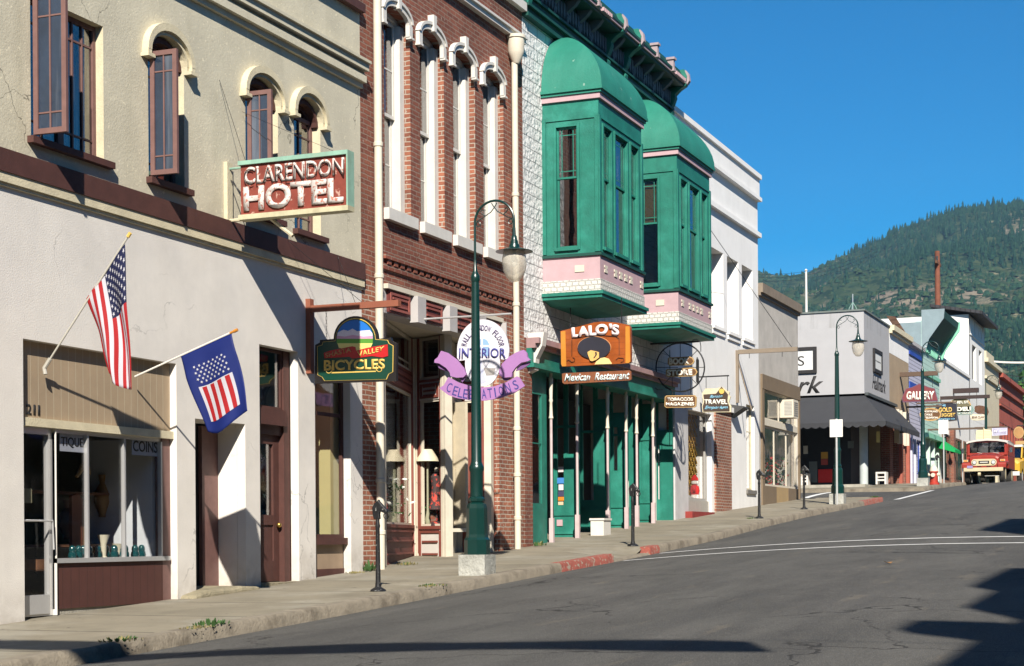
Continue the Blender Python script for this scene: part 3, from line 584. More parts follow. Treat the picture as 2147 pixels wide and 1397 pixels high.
standing_board(148, 1035, 172, 1168, M('red_brown_wood', (.16, .05, .02), .6, .2), 'wooden_board', 'dark red wooden board standing in the antique shop window', 'board')
standing_board(170, 1060, 178, 1168, M('pine_wood', (.33, .17, .05), .6, .2), 'wooden_plank', 'thin pale plank beside the dark red board', 'plank')
standing_board(313, 1110, 330, 1165, M('tan_wood', (.22, .12, .05), .6, .2), 'small_easel', 'small brown easel under the red card at the window corner', 'easel', 11.5, .05)
P_ = PY(11.5); q = P_.r(320, 1088, 341, 1114); tag(MB().poly(P_, [(q[0]+.01, q[2]), (q[1]-.03, q[2]), (q[1], q[3]), (q[0], q[3]-.01)], 0, .02).build('red_card', redp), 'red card propped on the easel in the antique shop window', 'card')
P_ = PY(11.9); a = [P_.uv(*q) for q in ((160, 1000), (170, 985), (178, 965), (183, 945))]; b = [P_.uv(*q) for q in ((178, 965), (184, 985), (188, 995))]
mb = MB(); mb.tube([P_.pt(*t) for t in a], [.02, .03, .03, .015], 6); mb.tube([P_.pt(*t) for t in b], [.03, .03, .015], 6); tag(mb.build('driftwood', M('pale_driftwood', (.4, .28, .14), .8), None, True), 'forked pale driftwood hanging in the antique shop window', 'driftwood')
P_ = PY(12.0); a = [P_.uv(*q) for q in ((248, 965), (252, 990), (247, 1020), (250, 1060))]; mb = MB(); mb.tube([P_.pt(*t) for t in a], [.05, .025, .04, .015], 7); tag(mb.build('carved_stick', M('dark_carving', (.16, .1, .05), .7), None, True), 'carved dark stick hanging in the middle antique shop pane', 'carving')
for (x, y, h, r, col, lab) in ((215, 1040, .5, .10, (.22, .12, .03), 'tall brass coloured urn at the back of the middle antique shop pane'), (237, 1075, .32, .09, (.4, .38, .3), 'cream jug at the back of the middle antique shop pane'), (262, 1060, .4, .08, (.05, .14, .2), 'blue glass bottle deep inside the antique shop window'), (143, 1090, .45, .12, (.12, .05, .03), 'dark clay urn at the left of the antique shop window'), (290, 1085, .35, .08, (.25, .1, .04), 'copper coloured pot behind the insulators by the right pane')):
    Pq = PY(12.0); u, z = Pq.uv(x, y); tag(MB().lathe((u, 12.0, z-h/2), [(r*.5, 0), (r*.45, h*.06), (r, h*.35), (r*.9, h*.6), (r*.35, h*.8), (r*.5, h)], 14).build('antique_pot', M('pot_%d' % x, col, .35, .1), None, True), lab, 'pot')
for (za, lab) in ((.25, 'upper'), (-.35, 'lower')):
    zq = PY(12.0).uv(230, 1040)[1]+za-.12; tag(MB().box((F.uv(150, 1000)[0], 11.9, zq-.13), (F.uv(330, 1000)[0]+.2, 12.15, zq-.1)).build('wall_shelf', wood), lab+' dark wooden shelf inside the antique shop', 'shelf')
# ---- brown door recess ----
u0, u1 = oR; zg = zs(17.7)+.03
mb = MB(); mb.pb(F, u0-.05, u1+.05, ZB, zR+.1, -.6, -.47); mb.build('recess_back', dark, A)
mb = MB(); mb.pb(F, u1, u1+.04, ZB, zR, -.46, -.123); mb.pb(F, u0-.04, u0, ZB, zR, -.46, -.123); mb.pb(F, u0-.04, u1+.04, zR, zR+.04, -.46, -.123); mb.build('recess_sides', stucco_w, A)
P_ = PY(11.1+.40); q = (P_.uv(424, 1050)[0], P_.uv(465, 1050)[0]); MB().pb(P_, q[0], u1, zg, zR-.03, -.05, 0).build('door', mauvep, A)
a = F.r(373, 1240, 500, 1262); mb = MB(); n = 9
su0, su1 = F.uv(376, 1240)[0], F.uv(520, 1240)[0]
for i in range(n):
    x0 = su0+(su1-su0)*i/n
prof = [(su0, -.9), (su1, -.9)]
mb.poly(Pl((0, 10.9), (1, 0)), [(su0, ZB), (su1, ZB), (su1, zs(su1)+.03), (su1-.45, zs(su1)+.05), (su0+.9, zg+.02), (su0+.35, zg+.01), (su0+.02, zg-.05)], -1.4, 0)
st_ = mb.build('stone_step', stone); tag(st_, 'worn stone doorstep in front of the dark recessed doorway', 'step'); md = st_.modifiers.new('b', 'BEVEL'); md.width = .05; md.segments = 3
# ---- panelled brown door ----
u0, u1 = oD; zg = F.uv(580, 1222)[1]; P_ = PY(11.1+.13); ud0 = u0-.02; ud1 = P_.uv(611, 950)[0]
MB().pb(F, u0, u1, ZB, zg, -.9, .06).build('door_step', stone, A)
zt = P_.uv(580, 860)[1]; zt2 = P_.uv(580, 893)[1]
f = MB(); f.pb(P_, u0, u0+.08, zg, zD, -.08, 0); f.pb(P_, u1-.16, u1-.001, zg, zD, -.08, 0); f.pb(P_, u0+.08, u1-.16, zt2, zt, -.08, .05); f.pb(P_, u0+.08, u1-.16, zt2-.12, zt2, -.1, -.03)
f.build('door_frame', brownp, A); window(P_, u0+.08, u1-.16, zt, zD, -.02, A, brownp, glass_d, .04, name='transom')
dm = MB(); a, b = u0+.08, u1-.16; dz1 = zt2-.12
dm.pb(P_, a, a+.11, zg+.01, dz1, -.14, -.08); dm.pb(P_, b-.14, b, zg+.01, dz1, -.14, -.08); dm.pb(P_, a+.11, b-.14, zg+.01, zg+.28, -.14, -.081); dm.pb(P_, a+.11, b-.14, zg+.28, zg+.75, -.12, -.10); dm.pb(P_, a+.11, b-.14, zg+.75, zg+.88, -.14, -.081); dm.pb(P_, a+.11, b-.14, dz1-.12, dz1, -.14, -.081)
d = dm.build('door', brownp, A); MB().pb(P_, a+.11, b-.14, zg+.88, dz1-.12, -.12, -.115).build('pane', glass_d, d)
q = P_.uv(576, 1101); bp_ = P_.pt(b-.07, q[1], -.04); MB().lathe(bp_-Vector((0, 0, .035)), [(.01, 0), (.03, .015), (.035, .035), (.03, .055), (.01, .07)], 10).build('knob', M('brass', (.45, .3, .08), .3, 0, metal=.9), d, True)
for yy in (1085, 1110, 1135): MB().pb(P_, a+.13, a+.26, P_.uv(555, yy+18)[1], P_.uv(555, yy)[1], -.112, -.11).build('notice', M('grey_paper', (.35, .35, .33), .8), d)
# ---- bicycle shop window ----
u0, u1 = oW; P_ = PY(11.1+.11); zsl2 = P_.uv(690, 1128)[1]; zsb = P_.uv(690, 1142)[1]; zpb = P_.uv(690, 1193)[1]; ur = P_.uv(723, 1000)[0]
ur = min(ur, u1-.002)
window(P_, u0, ur, zsl2, zW, 0, A, brownp, glass_s, .05, name='shop_window', rows=(.74,), mw=.05)
MB().pb(P_, u0, ur, zsb, zsl2, -.1, .06).build('sill', brownp, A); MB().pb(P_, u0, ur, zpb, zsb, -.08, -.02).build('lower_panel', M('tan_panel', (.30, .22, .15), .7, .1, 3, streak=.2), A); MB().pb(P_, u0, ur, ZB, zpb, -.08, 0).build('base_board', brownp, A)
MB().pb(F, ur-.15, ur+.1, ZB, zW, -2.2, -.24).build('display_side_wall', M('yellow_wall', (.42, .38, .18), .8, .05), A)
MB().pb(F, u0-.4, ur-.15, zsl2-.15, zsl2-.03, -2.0, -.42).build('display_shelf', wood, A)
hp = None
for i, (x, c) in enumerate(((668, (.02, .05, .25)), (680, (.25, .27, .3)), (692, (.3, .02, .02)), (703, (.02, .2, .12)))):
    Pq = PY(11.62); u, z = Pq.uv(x, 1112); o = MB().lathe((u, 11.62, zsl2-.03), [(.09, 0), (.105, .03), (.10, .08), (.07, .125), (.02, .145)], 14, sc=(.8, 1.1)).build('cycle_helmet', M('helmet_%d' % i, c, .2, .0), None, True)
    tag(o, ('dark blue', 'grey', 'red', 'green')[i]+' cycle helmet on the bicycle shop window shelf', 'helmet', 'helmets in the bicycle shop window')
# bicycle hanging in the window
bk = thing('bicycle', 'yellow-wheeled bicycle standing on end in the shop window', 'bicycle', (19.9, 12.3, zsl2))
Pq = PX(20.05); 
def wheel(u, z, r, nm, root):
    w_ = MB(); w_.tube([Pq.pt(u+r*math.cos(t*math.pi/12), z+r*math.sin(t*math.pi/12)) for t in range(25)], .018, 6, caps=False); w_.build('tyre', black, root, True)
uu_, zz_ = -12.25, zsl2+.36
wheel(uu_, zz_, .33, 'w', bk); wheel(uu_+.02, zz_+1.0, .33, 'w', bk)
fr_ = MB(); fr_.tube([Pq.pt(uu_, zz_), Pq.pt(uu_-.35, zz_+.4), Pq.pt(uu_-.3, zz_+.95), Pq.pt(uu_, zz_+1.0)], .02, 6); fr_.tube([Pq.pt(uu_, zz_), Pq.pt(uu_-.05, zz_+.5), Pq.pt(uu_-.35, zz_+.4)], .018, 6); fr_.build('frame', M('bike_red', (.4, .05, .02), .3, 0), bk, True)
fr_ = MB(); fr_.tube([Pq.pt(uu_-.3, zz_+.95)+Vector((-.22, 0, .1)), Pq.pt(uu_-.3, zz_+1.0), Pq.pt(uu_-.3, zz_+.95)+Vector((.22, 0, .1))], .014, 6); fr_.build('handlebar', black, bk, True)
# ================= red brick building with tall arched windows =================
B = thing('brick_building', 'two storey red brick building with tall white arched windows', 'building', (24, 11.1, zs(24)))
UB0, UB1 = UA+.003, 27.42; BT = 9.3; Fb = F
def bo(xl, xr, ytl, ysl):
    u0 = F.uv(xl, 300)[0]; u1 = F.uv(xr, 330)[0]; return [u0, u1, F.uv(xl+3, ysl)[1], F.uv(xl, ytl)[1]]
bw = [[F.uv(806, 250)[0], F.uv(857, 250)[0]], [F.uv(880, 290)[0], F.uv(931, 290)[0]], [F.uv(949, 320)[0], F.uv(996, 320)[0]], [F.uv(1014, 360)[0], F.uv(1057, 360)[0]]]
zsill = sum(F.uv(*q)[1] for q in ((808, 434.5), (883.5, 467), (953, 494.6), (1019.7, 521.7)))/4
zhood = sum(F.uv(*q)[1] for q in ((898.6, 33.5), (967, 78.6), (1028, 121)))/3       # top of the keystones
zleg = F.uv(870.6, 94.5)[1]
step = (bw[3][0]-bw[0][0])/3; wd = sum(b-a for a, b in bw)/4
BW = [(bw[0][0]+step*i, bw[0][0]+step*i+wd, zsill, zleg+.34, .14) for i in range(4)]

zlow = F.uv(1040, 672)[1]; zst = F.uv(940, 615)[1]      # top of shop front cornice
u_s0 = F.uv(803, 900)[0]; u_s1 = F.uv(1047, 1000)[0]; zst = (F.uv(812, 600)[1]+F.uv(1060, 672)[1])/2
mb = MB(); wallmesh(mb, F, UB0, UB1, zst, BT, BW, .4, 0, 1); wallmesh(mb, F, UB0, UB1, ZB, zst, [(u_s0, u_s1, ZB, zst)], .09, 1, 1); mb.build('brick_wall', [brick_r, brick_o], B)
shell(B, F, UB0, UB1, ZB, BT, 12, brick_r, .42, floors=(zst+.3,))
mb = MB()
zbd = F.uv(1020, 38)[1]; mb.pb(F, UB0, UB1-.05, zbd-.05, zbd+.03, -.002, .10); mb.pb(F, UB0, UB1-.05, zbd+.03, zbd+.07, -.002, .14); mb.build('string_course', white, B)
mb = MB(); mb.pb(F, UB0, UB1, BT, BT+.15, -.42, .1); mb.build('coping', white, B)
mb = MB()
for k in range(int((UB1-UB0-1)/.22)): mb.pb(F, u_s0+.1+k*.22, u_s0+.22+k*.22, zst+.30, zst+.37, -.002, .05)
mb.pb(F, u_s0, UB1-.3, zst+.37, zst+.44, -.002, .07); mb.pb(F, u_s0, UB1-.3, zst+.22, zst+.30, -.002, .035); mb.build('brick_corbel', brick_r, B)
shade = M('window_shade', (.50, .46, .36), .9, .12, 3)
for W in BW:
    uc = (W[0]+W[1])/2; hw = wd/2; z1 = W[3]; zsp = z1-.14
    # box frame, sashes
    f = MB(); fo_ = -.16; f.pb(F, W[0]+.01, W[0]+.12, W[2], zsp, -.30, fo_); f.pb(F, W[1]-.15, W[1]-.008, W[2], zsp, -.30, fo_+.06)
    ring(f, F, uc, zsp, hw-.12, hw-.01, .06, .135, -.30, fo_, 0, 180, 12); f.build('window_frame', white, B)
    zm = W[2]+(zsp-W[2])*.52
    window(F, W[0]+.12, W[1]-.15, zm-.03, zsp+.03, fo_-.03, B, white, glass_d, .05, (), (.5,), .02, .04, name='upper_sash')
    window(F, W[0]+.12, W[1]-.15, W[2]+.02, zm+.03, fo_-.08, B, white, glass_d, .05, (), (.5,), .02, .04, name='lower_sash')
    g = MB(); ring(g, F, uc, zsp+.03, 0, hw-.12, 0, .07, -.26, -.25, 0, 180, 12); g.build('head_pane', glass_d, B)
    MB().pb(F, W[0]+.13, W[1]-.16, W[2]+.03, zm+.45, -.34, -.33).build('window_shade', shade, B)
    # hood: legs, segmental arch, keystone
    h = MB(); hc = uc-.085; ho = hw+.055; hi_ = hw-.055; zl = zleg
    for sg_ in (-1, 1):
        a, b = sorted((hc+sg_*hi_, hc+sg_*ho)); h.pb(F, a, b, zl+.03, zl+.20, -.002, .065); a, b = sorted((hc+sg_*(hi_+.01), hc+sg_*(ho+.02))); h.pb(F, a, b, zl, zl+.03, -.002, .085)
    ring(h, F, hc, zl+.20, hi_, ho, .15, .255, -.002, .06, 0, 180, 14); ring(h, F, hc, zl+.20, ho-.03, ho+.015, .225, .272, -.002, .085, 6, 174, 14)
    h.poly(F, [(hc-.04, zl+.33), (hc+.04, zl+.33), (hc+.06, zhood), (hc-.06, zhood)], -.002, .105); h.build('window_hood', white, B)
    MB().pb(F, W[0]-.04, W[1]+.08, W[2]-.17, W[2], -.2, .09).build('stone_sill', white, B)
# rusty panel under the last window
q = F.r(1022, 545, 1045, 600)
# pier brickwork and downpipes
def pipe(Pxs, zt_, zb_, r, head, lab):
    t = thing('downpipe', lab, 'drainpipe', (Pxs, 11.0, zb_)); mb = MB(); mb.tube([(Pxs, 11.0, zt_), (Pxs, 11.0, zb_+.1), (Pxs, 11.0, zb_)], r, 12); mb.build('pipe', creamp, t, True)
    for zz in (zb_+.5, zb_+1.25, zb_+2.05, zb_+4.2, zb_+6.1):
        if zz < zt_: MB().lathe((Pxs, 11.0, zz), [(r+.003, 0), (r+.012, .01), (r+.012, .06), (r+.003, .07)], 12).build('collar', creamp, t, True)
    if head: MB().lathe((Pxs, 11.0-.03, zt_-.02), [(r, 0), (r+.03, .05), (.12, .13), (.145, .2), (.15, .42), (.17, .43), (.17, .48), (.14, .48)], 14).build('leader_head', creamp, t, True)
    return t
up1 = PY(11.0).uv(795, 600)[0]; pipe(up1, 9.2, zs(up1), .060, False, 'white downpipe on the brick pier left of the tall arched windows')
up2 = PY(11.0).uv(1082, 600)[0]; zlh = PY(11.0).uv(1069, 125)[1]; pp = pipe(up2, zlh, zs(up2), .056, True, 'cream downpipe with a rounded leader head between the brick and green buildings')
# ---- shop front: zigzag of display windows ----
def panelframe(P, u0, u1, z0, z1, o, root, rows=2, key=False):
    mb = MB(); mb.pb(P, u0, u1, z0, z1, o-.05, o); b = mb.build('panel', white if key else darkred, root)
    f = MB(); w_ = .045; f.pb(P, u0+.03, u0+.03+w_, z0+.03, z1-.03, o+.001, o+.02); f.pb(P, u1-.03-w_, u1-.03, z0+.03, z1-.03, o+.001, o+.02); f.pb(P, u0+.03+w_, u1-.03-w_, z0+.03, z0+.03+w_*.8, o+.001, o+.02); f.pb(P, u0+.03+w_, u1-.03-w_, z1-.03-w_*.8, z1-.03, o+.001, o+.02)
    h = z1-z0
    for k in range(rows): zc_ = z0+h*(k+1)/(rows+1); f.pb(P, u0+.12, u1-.12, zc_-.015, zc_+.015, o+.001, o+.025)
    f.build('moulding', redbr if key else M('faded_red_paint', (.24, .07, .055), .6, .15, 6), b)
redbr = M('red_brown_trim', (.20, .055, .04), .6, .15, 6); greyb = M('grey_block_paint', (.42, .40, .39), .7, .08)
zg = zs(24); mb = MB(); mb.pb(F, u_s0, u_s1, zst-.07, zst, -.4, .10); mb.build('shop_cornice', creamp, B)
n = 4; L = u_s1-u_s0; fasc = MB(); zf0 = zst-.42; fasc.pb(F, u_s0, u_s1, zf0, zst-.07, -.3, .02); fasc.build('fascia', greyb, B)
for i in range(4):
    a = u_s0+.1+i*(L-.2)/3.6; b = a+.62*(L-.2)/3.6
    panelframe(F, a, min(b, u_s1), zf0+.02, zst-.08, .06, B)
    MB().pb(F, min(b, u_s1-.1)+.06, min(b+.3*(L-.2)/3.6, u_s1), zf0-.05, zst-.075, .021, .16).build('bracket_block', greyb, B)
def uP(x, Y): return PY(Y).uv(x, 950)[0]
pts = [(uP(803, 11.35), 11.35), (uP(868, 12.15), 12.15), (uP(935, 11.4), 11.4), (uP(957, 11.8), 11.8), (uP(1028, 11.2), 11.2)]
zwt = lambda P, x, y: P.uv(x, y)[1]
S1 = PP(pts[0], pts[1]); S2 = PP(pts[1], pts[2]); S3 = PP(pts[3], pts[4]); S23 = PP(pts[2], pts[3])
ln = lambda a, b: math.hypot(b[0]-a[0], b[1]-a[1])
def bay_shop(S, L, xs, ytrt, ytrb, ypt, ypb, ywt, ywb, ykt, ykb, key, nm):
    z = [S.uv(xs, y)[1] for y in (ytrt, ytrb, ypt, ypb, ywt, ywb, ykt, ykb)]
    c = MB(); c.pb(S, -.02, .10, ZB, zf0, -.12, .03); c.pb(S, L-.10, L+.02, ZB, zf0, -.12, .031); c.build('shop_post', creamp, B)
    r = MB(); r.pb(S, .10, .15, z[7], zf0, -.08, .01); r.pb(S, L-.15, L-.10, z[7], zf0, -.08, .01); r.pb(S, .15, L-.15, z[1]-.04, z[1], -.08, .008); r.pb(S, .15, L-.15, z[5]-.05, z[5], -.08, .03); r.build('red_trim', redbr, B)
    window(S, .15, L-.15, z[1], zf0, -.01, B, creamp, glass_d, .045, (), (.2,) if not key else (), .02, name='transom')
    panelframe(S, .15, L-.15, z[3], z[1]-.04, -.005, B, 3, key)
    w_ = window(S, .15, L-.15, z[5], z[3], -.02, B, creamp, glass_s, .035, name='shop_window')
    panelframe(S, .10, L-.10, z[6]-.3, z[5]-.05, 0.0, B, 2, key)
    MB().pb(S, 0, L, ZB, z[6]-.3, -.1, .02).build('plinth', brick_r if key else stone, B)
    return z, w_
L1, L2, L3 = ln(pts[0], pts[1]), ln(pts[1], pts[2]), ln(pts[3], pts[4])
z1_, w1_ = bay_shop(S1, L1, 835, 660, 765, 775, 812, 820, 1100, 1148, 1160, False, 'a')
z2_, w2_ = bay_shop(S2, L2, 905, 665, 795, 800, 838, 845, 1103, 1150, 1160, True, 'b')
z3_, w3_ = bay_shop(S3, L3, 995, 690, 800, 805, 840, 845, 1104, 1150, 1160, True, 'c')
MB().pb(S23, 0, ln(pts[2], pts[3]), ZB, zf0, -.05, 0).build('side_post', creamp, B)
mb = MB(); mb.box((u_s0-.05, 11.3, ZB), (u_s0+.02, 12.3, zst)); mb.build('return_wall', creamp, B)
mb = MB(); mb.box((uP(1031, 11.8), 11.75, ZB), (u_s1+.1, 11.83, zf0)); mb.box((u_s1+.02, 11.2, ZB), (u_s1+.06, 11.75, zf0)); mb.build('door', redbr, B)
mb = MB(); mb.box((u_s0-.05, 11.42, zf0+.02), (u_s1+.3, 12.6, zf0+.06)); mb.build('soffit', creamp, B)
pl_ = MB()
for S, L, zz in ((S1, L1, z1_), (S2, L2, z2_), (S3, L3, z3_)): MB().pb(S, .1, L*.62, zz[5]-.1, zz[5]-.04, -.7, -.1).build('display_shelf', creamp, B)
bkd = M('display_backdrop', (.50, .44, .33), .9, .1, 6, spots=.7, spotcol=(.2, .15, .1), spotscale=40)
MB().pb(S2, .05, L2*.6, z2_[5]-.04, z2_[3], -.75, -.7).build('backdrop', bkd, B); MB().pb(S3, .02, L3-.12, z3_[5]-.04, z3_[3], -.7, -.65).build('backdrop', bkd, B); MB().pb(S1, L1*.55, L1-.1, z1_[5]-.04, z1_[3], -.35, -.3).build('backdrop', M('pale_blue_wall', (.45, .5, .5), .8, .05), B)
# lamp, dress stand, plant in the display
S2b = PP((pts[1][0]+.3, pts[1][1]+.35), (pts[2][0]+.3, pts[2][1]+.35))
u, zt_ = S2b.uv(896, 940); b = S2b.pt(u, z2_[5]-.04); t = thing('table_lamp', 'table lamp with a cream shade in the pleated display window', 'lamp', tuple(b)); hgt = zt_-b.z
MB().lathe(b, [(.09, 0), (.03, .03), (.05, .15), (.02, .3), (.015, hgt-.02)], 12).build('base', M('lamp_base', (.3, .3, .2), .5), t, True)
MB().lathe(b+Vector((0, 0, hgt-.22)), [(.19, 0), (.17, .06), (.08, .2), (.075, .2), (.17, .055), (.18, .0)], 16).build('lamp_shade', M('lamp_shade', (.65, .58, .42), .9), t, True)
u, zt_ = S2b.uv(915, 990); b = S2b.pt(u, z2_[5]-.04); t = thing('dress_form', 'dress form wearing a flowered red and black dress in the display window', 'dress form', tuple(b)); hgt = zt_-b.z
MB().lathe(b, [(.13, .02), (.12, .1), (.02, .12), (.02, .3), (.17, .31), (.10, hgt-.25), (.13, hgt-.08), (.04, hgt)], 14, sc=(1, .7)).build('dress', M('flowered_cloth', (.05, .03, .03), .8, 0, spots=.55, spotcol=(.5, .06, .04), spotscale=14), t, True)
MB().lathe(b+Vector((0, 0, hgt)), [(.035, 0), (.03, .06), (.0, .08)], 10).build('neck_knob', creamp, t, True)
def bouquet(b, h, r, lab, cols, name='flower_pot', cat='plant', pot=True, n=90):
    t = thing(name, lab, cat, tuple(b))
    if pot: MB().lathe(b, [(r*.35, 0), (r*.5, h*.3), (r*.45, h*.3)], 12).build('pot', cer, t, True)
    mb = MB()
    for i in range(n):
        d = Vector((rnd.gauss(0, .5)*r, rnd.gauss(0, .5)*r, h*rnd.uniform(.25 if pot else 0, 1))); a = Vector((rnd.gauss(0, 1), rnd.gauss(0, 1), rnd.gauss(0, 1))).normalized(); c = a.orthogonal().normalized(); s = r*rnd.uniform(.12, .28)
        p_ = Vector(b)+d; mb.add([p_-a*s, p_+c*s*.5, p_+a*s, p_-c*s*.5], [(0, 1, 2, 3)], rnd.randrange(len(cols)))
    mb.build('leaves', cols, t); return t
leafs = [M('houseplant_green', (.03, .10, .02), .6, .1), M('leaf_dark', (.02, .06, .02), .7, .2)]
flr = M('red_flower', (.45, .03, .03), .6, .1); flw = M('white_flower', (.6, .6, .55), .6, .1)
u, z = S2b.uv(887, 1060); bouquet(S2b.pt(u, z2_[5]-.04), .5, .12, 'pot of red flowers at the left of the display window', leafs+[flr])
S1b = PP((pts[0][0]+.35, pts[0][1]+.3), (pts[1][0]+.35, pts[1][1]+.3)); u, z = S1b.uv(820, 1030); bouquet(S1b.pt(u, z1_[5]-.04), .8, .22, 'leafy plant with white flowers in the corner shop window', leafs+[flw], n=160)
# ================= green and white building with two domed bays =================
G = thing('bay_window_building', 'white pressed tin building with two green domed bay windows and a green cornice coloured as in shade', 'building', (31.5, 11.1, zs(31.5)))
UC0, UC1 = 27.425, 36.2; CT = 10.2; zcan = 3.56
us0, us1 = 27.78, 36.14
mb = MB(); wallmesh(mb, F, UC0, UC1, zcan, CT, [(28.6, 30.6, 5.2, 7.8), (33.4, 35.4, 5.2, 7.8)], .3); mb.build('tin_wall', tin, G)
mb = MB(); wallmesh(mb, F, UC0, UC1, ZB, zcan-.001, [(us0, us1, ZB, zcan-.2)], .09); mb.build('lower_wall', brick_r, G)
shell(G, F, UC0, UC1, ZB, CT, 12, white, .32, floors=(zcan+.2,))
greensh = M('green_cornice_shaded', (.004, .055, .042), .6, .2, 3)  # cornice green with the shade under its overhang put into the colour
mb = MB()
for (a, b, o) in ((9.24, 9.31, .12), (9.31, 9.42, .07), (9.42, 9.47, .14), (9.47, 9.60, .08), (9.60, 9.65, .13)): mb.pb(F, UC0, UC1, a, b, -.002, o)
mb.pb(F, UC0, UC1, 9.65, 10.08, -.002, .06); mb.pb(F, UC0-.05, UC1+.02, 10.08, 10.14, -.3, .40); mb.pb(F, UC0-.05, UC1+.02, 10.19, 10.24, -.3, .46); mb.poly(Pl((UC1, 11.1), (0, 1)), [(-.40, 10.24), (-.30, 10.46), (.3, 10.46), (.3, 10.24)], -(UC1-UC0), 0)
cor = mb.build('cornice', greensh, G)
mb = MB(); mb.pb(F, UC0-.06, UC1+.03, 10.14, 10.19, -.3, .44); mb.build('pink_fillet', pink, cor)
mb = MB(); x = UC0+.15; greyo = M('grey_ornament_shaded', (.10, .11, .13), .7, .1)  # ornament grey also darkened for that overhang shade
while x < UC1-.15:
    mb.poly(F, [(x-.045, 9.98), (x-.045, 9.78), (x, 9.69), (x+.045, 9.78), (x+.045, 9.98)], .06, .11); x += .155
mb.build('drop_ornament', greyo, cor)
def console(u, big, root):
    P_ = Pl((u, 11.1), (0, -1)); w_ = .16 if big else .12
    pf = [(0.0, 9.44), (.10, 9.44), (.13, 9.55), (.09, 9.62), (.15, 9.72), (.20, 9.86), (.19, 9.92), (.30, 10.02), (.44, 10.10), (.47, 10.30), (.40, 10.46), (0, 10.46)] if big else [(0, 9.66), (.09, 9.66), (.12, 9.80), (.10, 9.86), (.26, 9.98), (.34, 10.08), (0, 10.08)]
    mb = MB(); mb.poly(P_, pf, -w_, 0); o = mb.build('bracket', green if big else greyo, root)
    if big: MB().poly(P_, [(.46, 10.12), (.52, 10.2), (.50, 10.36), (.43, 10.45), (.40, 10.40), (.44, 10.25)], -w_+.02, -.02).build('scroll', M('faded_pink', (.33, .26, .27), .7, .15), o)
    return o
for u in (27.45, 31.68, 32.78, 36.05): console(u, True, G)
x = 28.1
while x < UC1-.3:
    if min(abs(x-q) for q in (31.68, 32.78)) > .3: console(x, False, G)
    x += .66
for u in (28.9, 30.2, 33.9, 35.05):
    mb = MB(); mb.pb(F, u-.07, u+.07, 10.15, 10.22, .34, .50); mb.pb(F, u-.05, u+.05, 10.22, 10.40, .34, .48); mb.pb(F, u-.08, u+.08, 10.40, 10.45, .32, .51); mb.build('finial_block', M('faded_pink', (.33, .26, .27), .7, .15), G)
for a, b in ((28.3, 28.8), (35.2, 35.9), (30.4, 30.9)):
    mb = MB(); q = a
    while q < b: mb.pb(F, q, q+.05, 10.13, 10.20, .40, .50); q += .09
    mb.build('bead_row', pink, G)
scal = M('white_scallops', (.62, .60, .55), .7, .06, 5, .02, 30, brick=(.12, .08, (.40, .39, .36), (.6, .58, .53), .012))
leadg = M('green_leading', (.012, .16, .10), .5, .1)
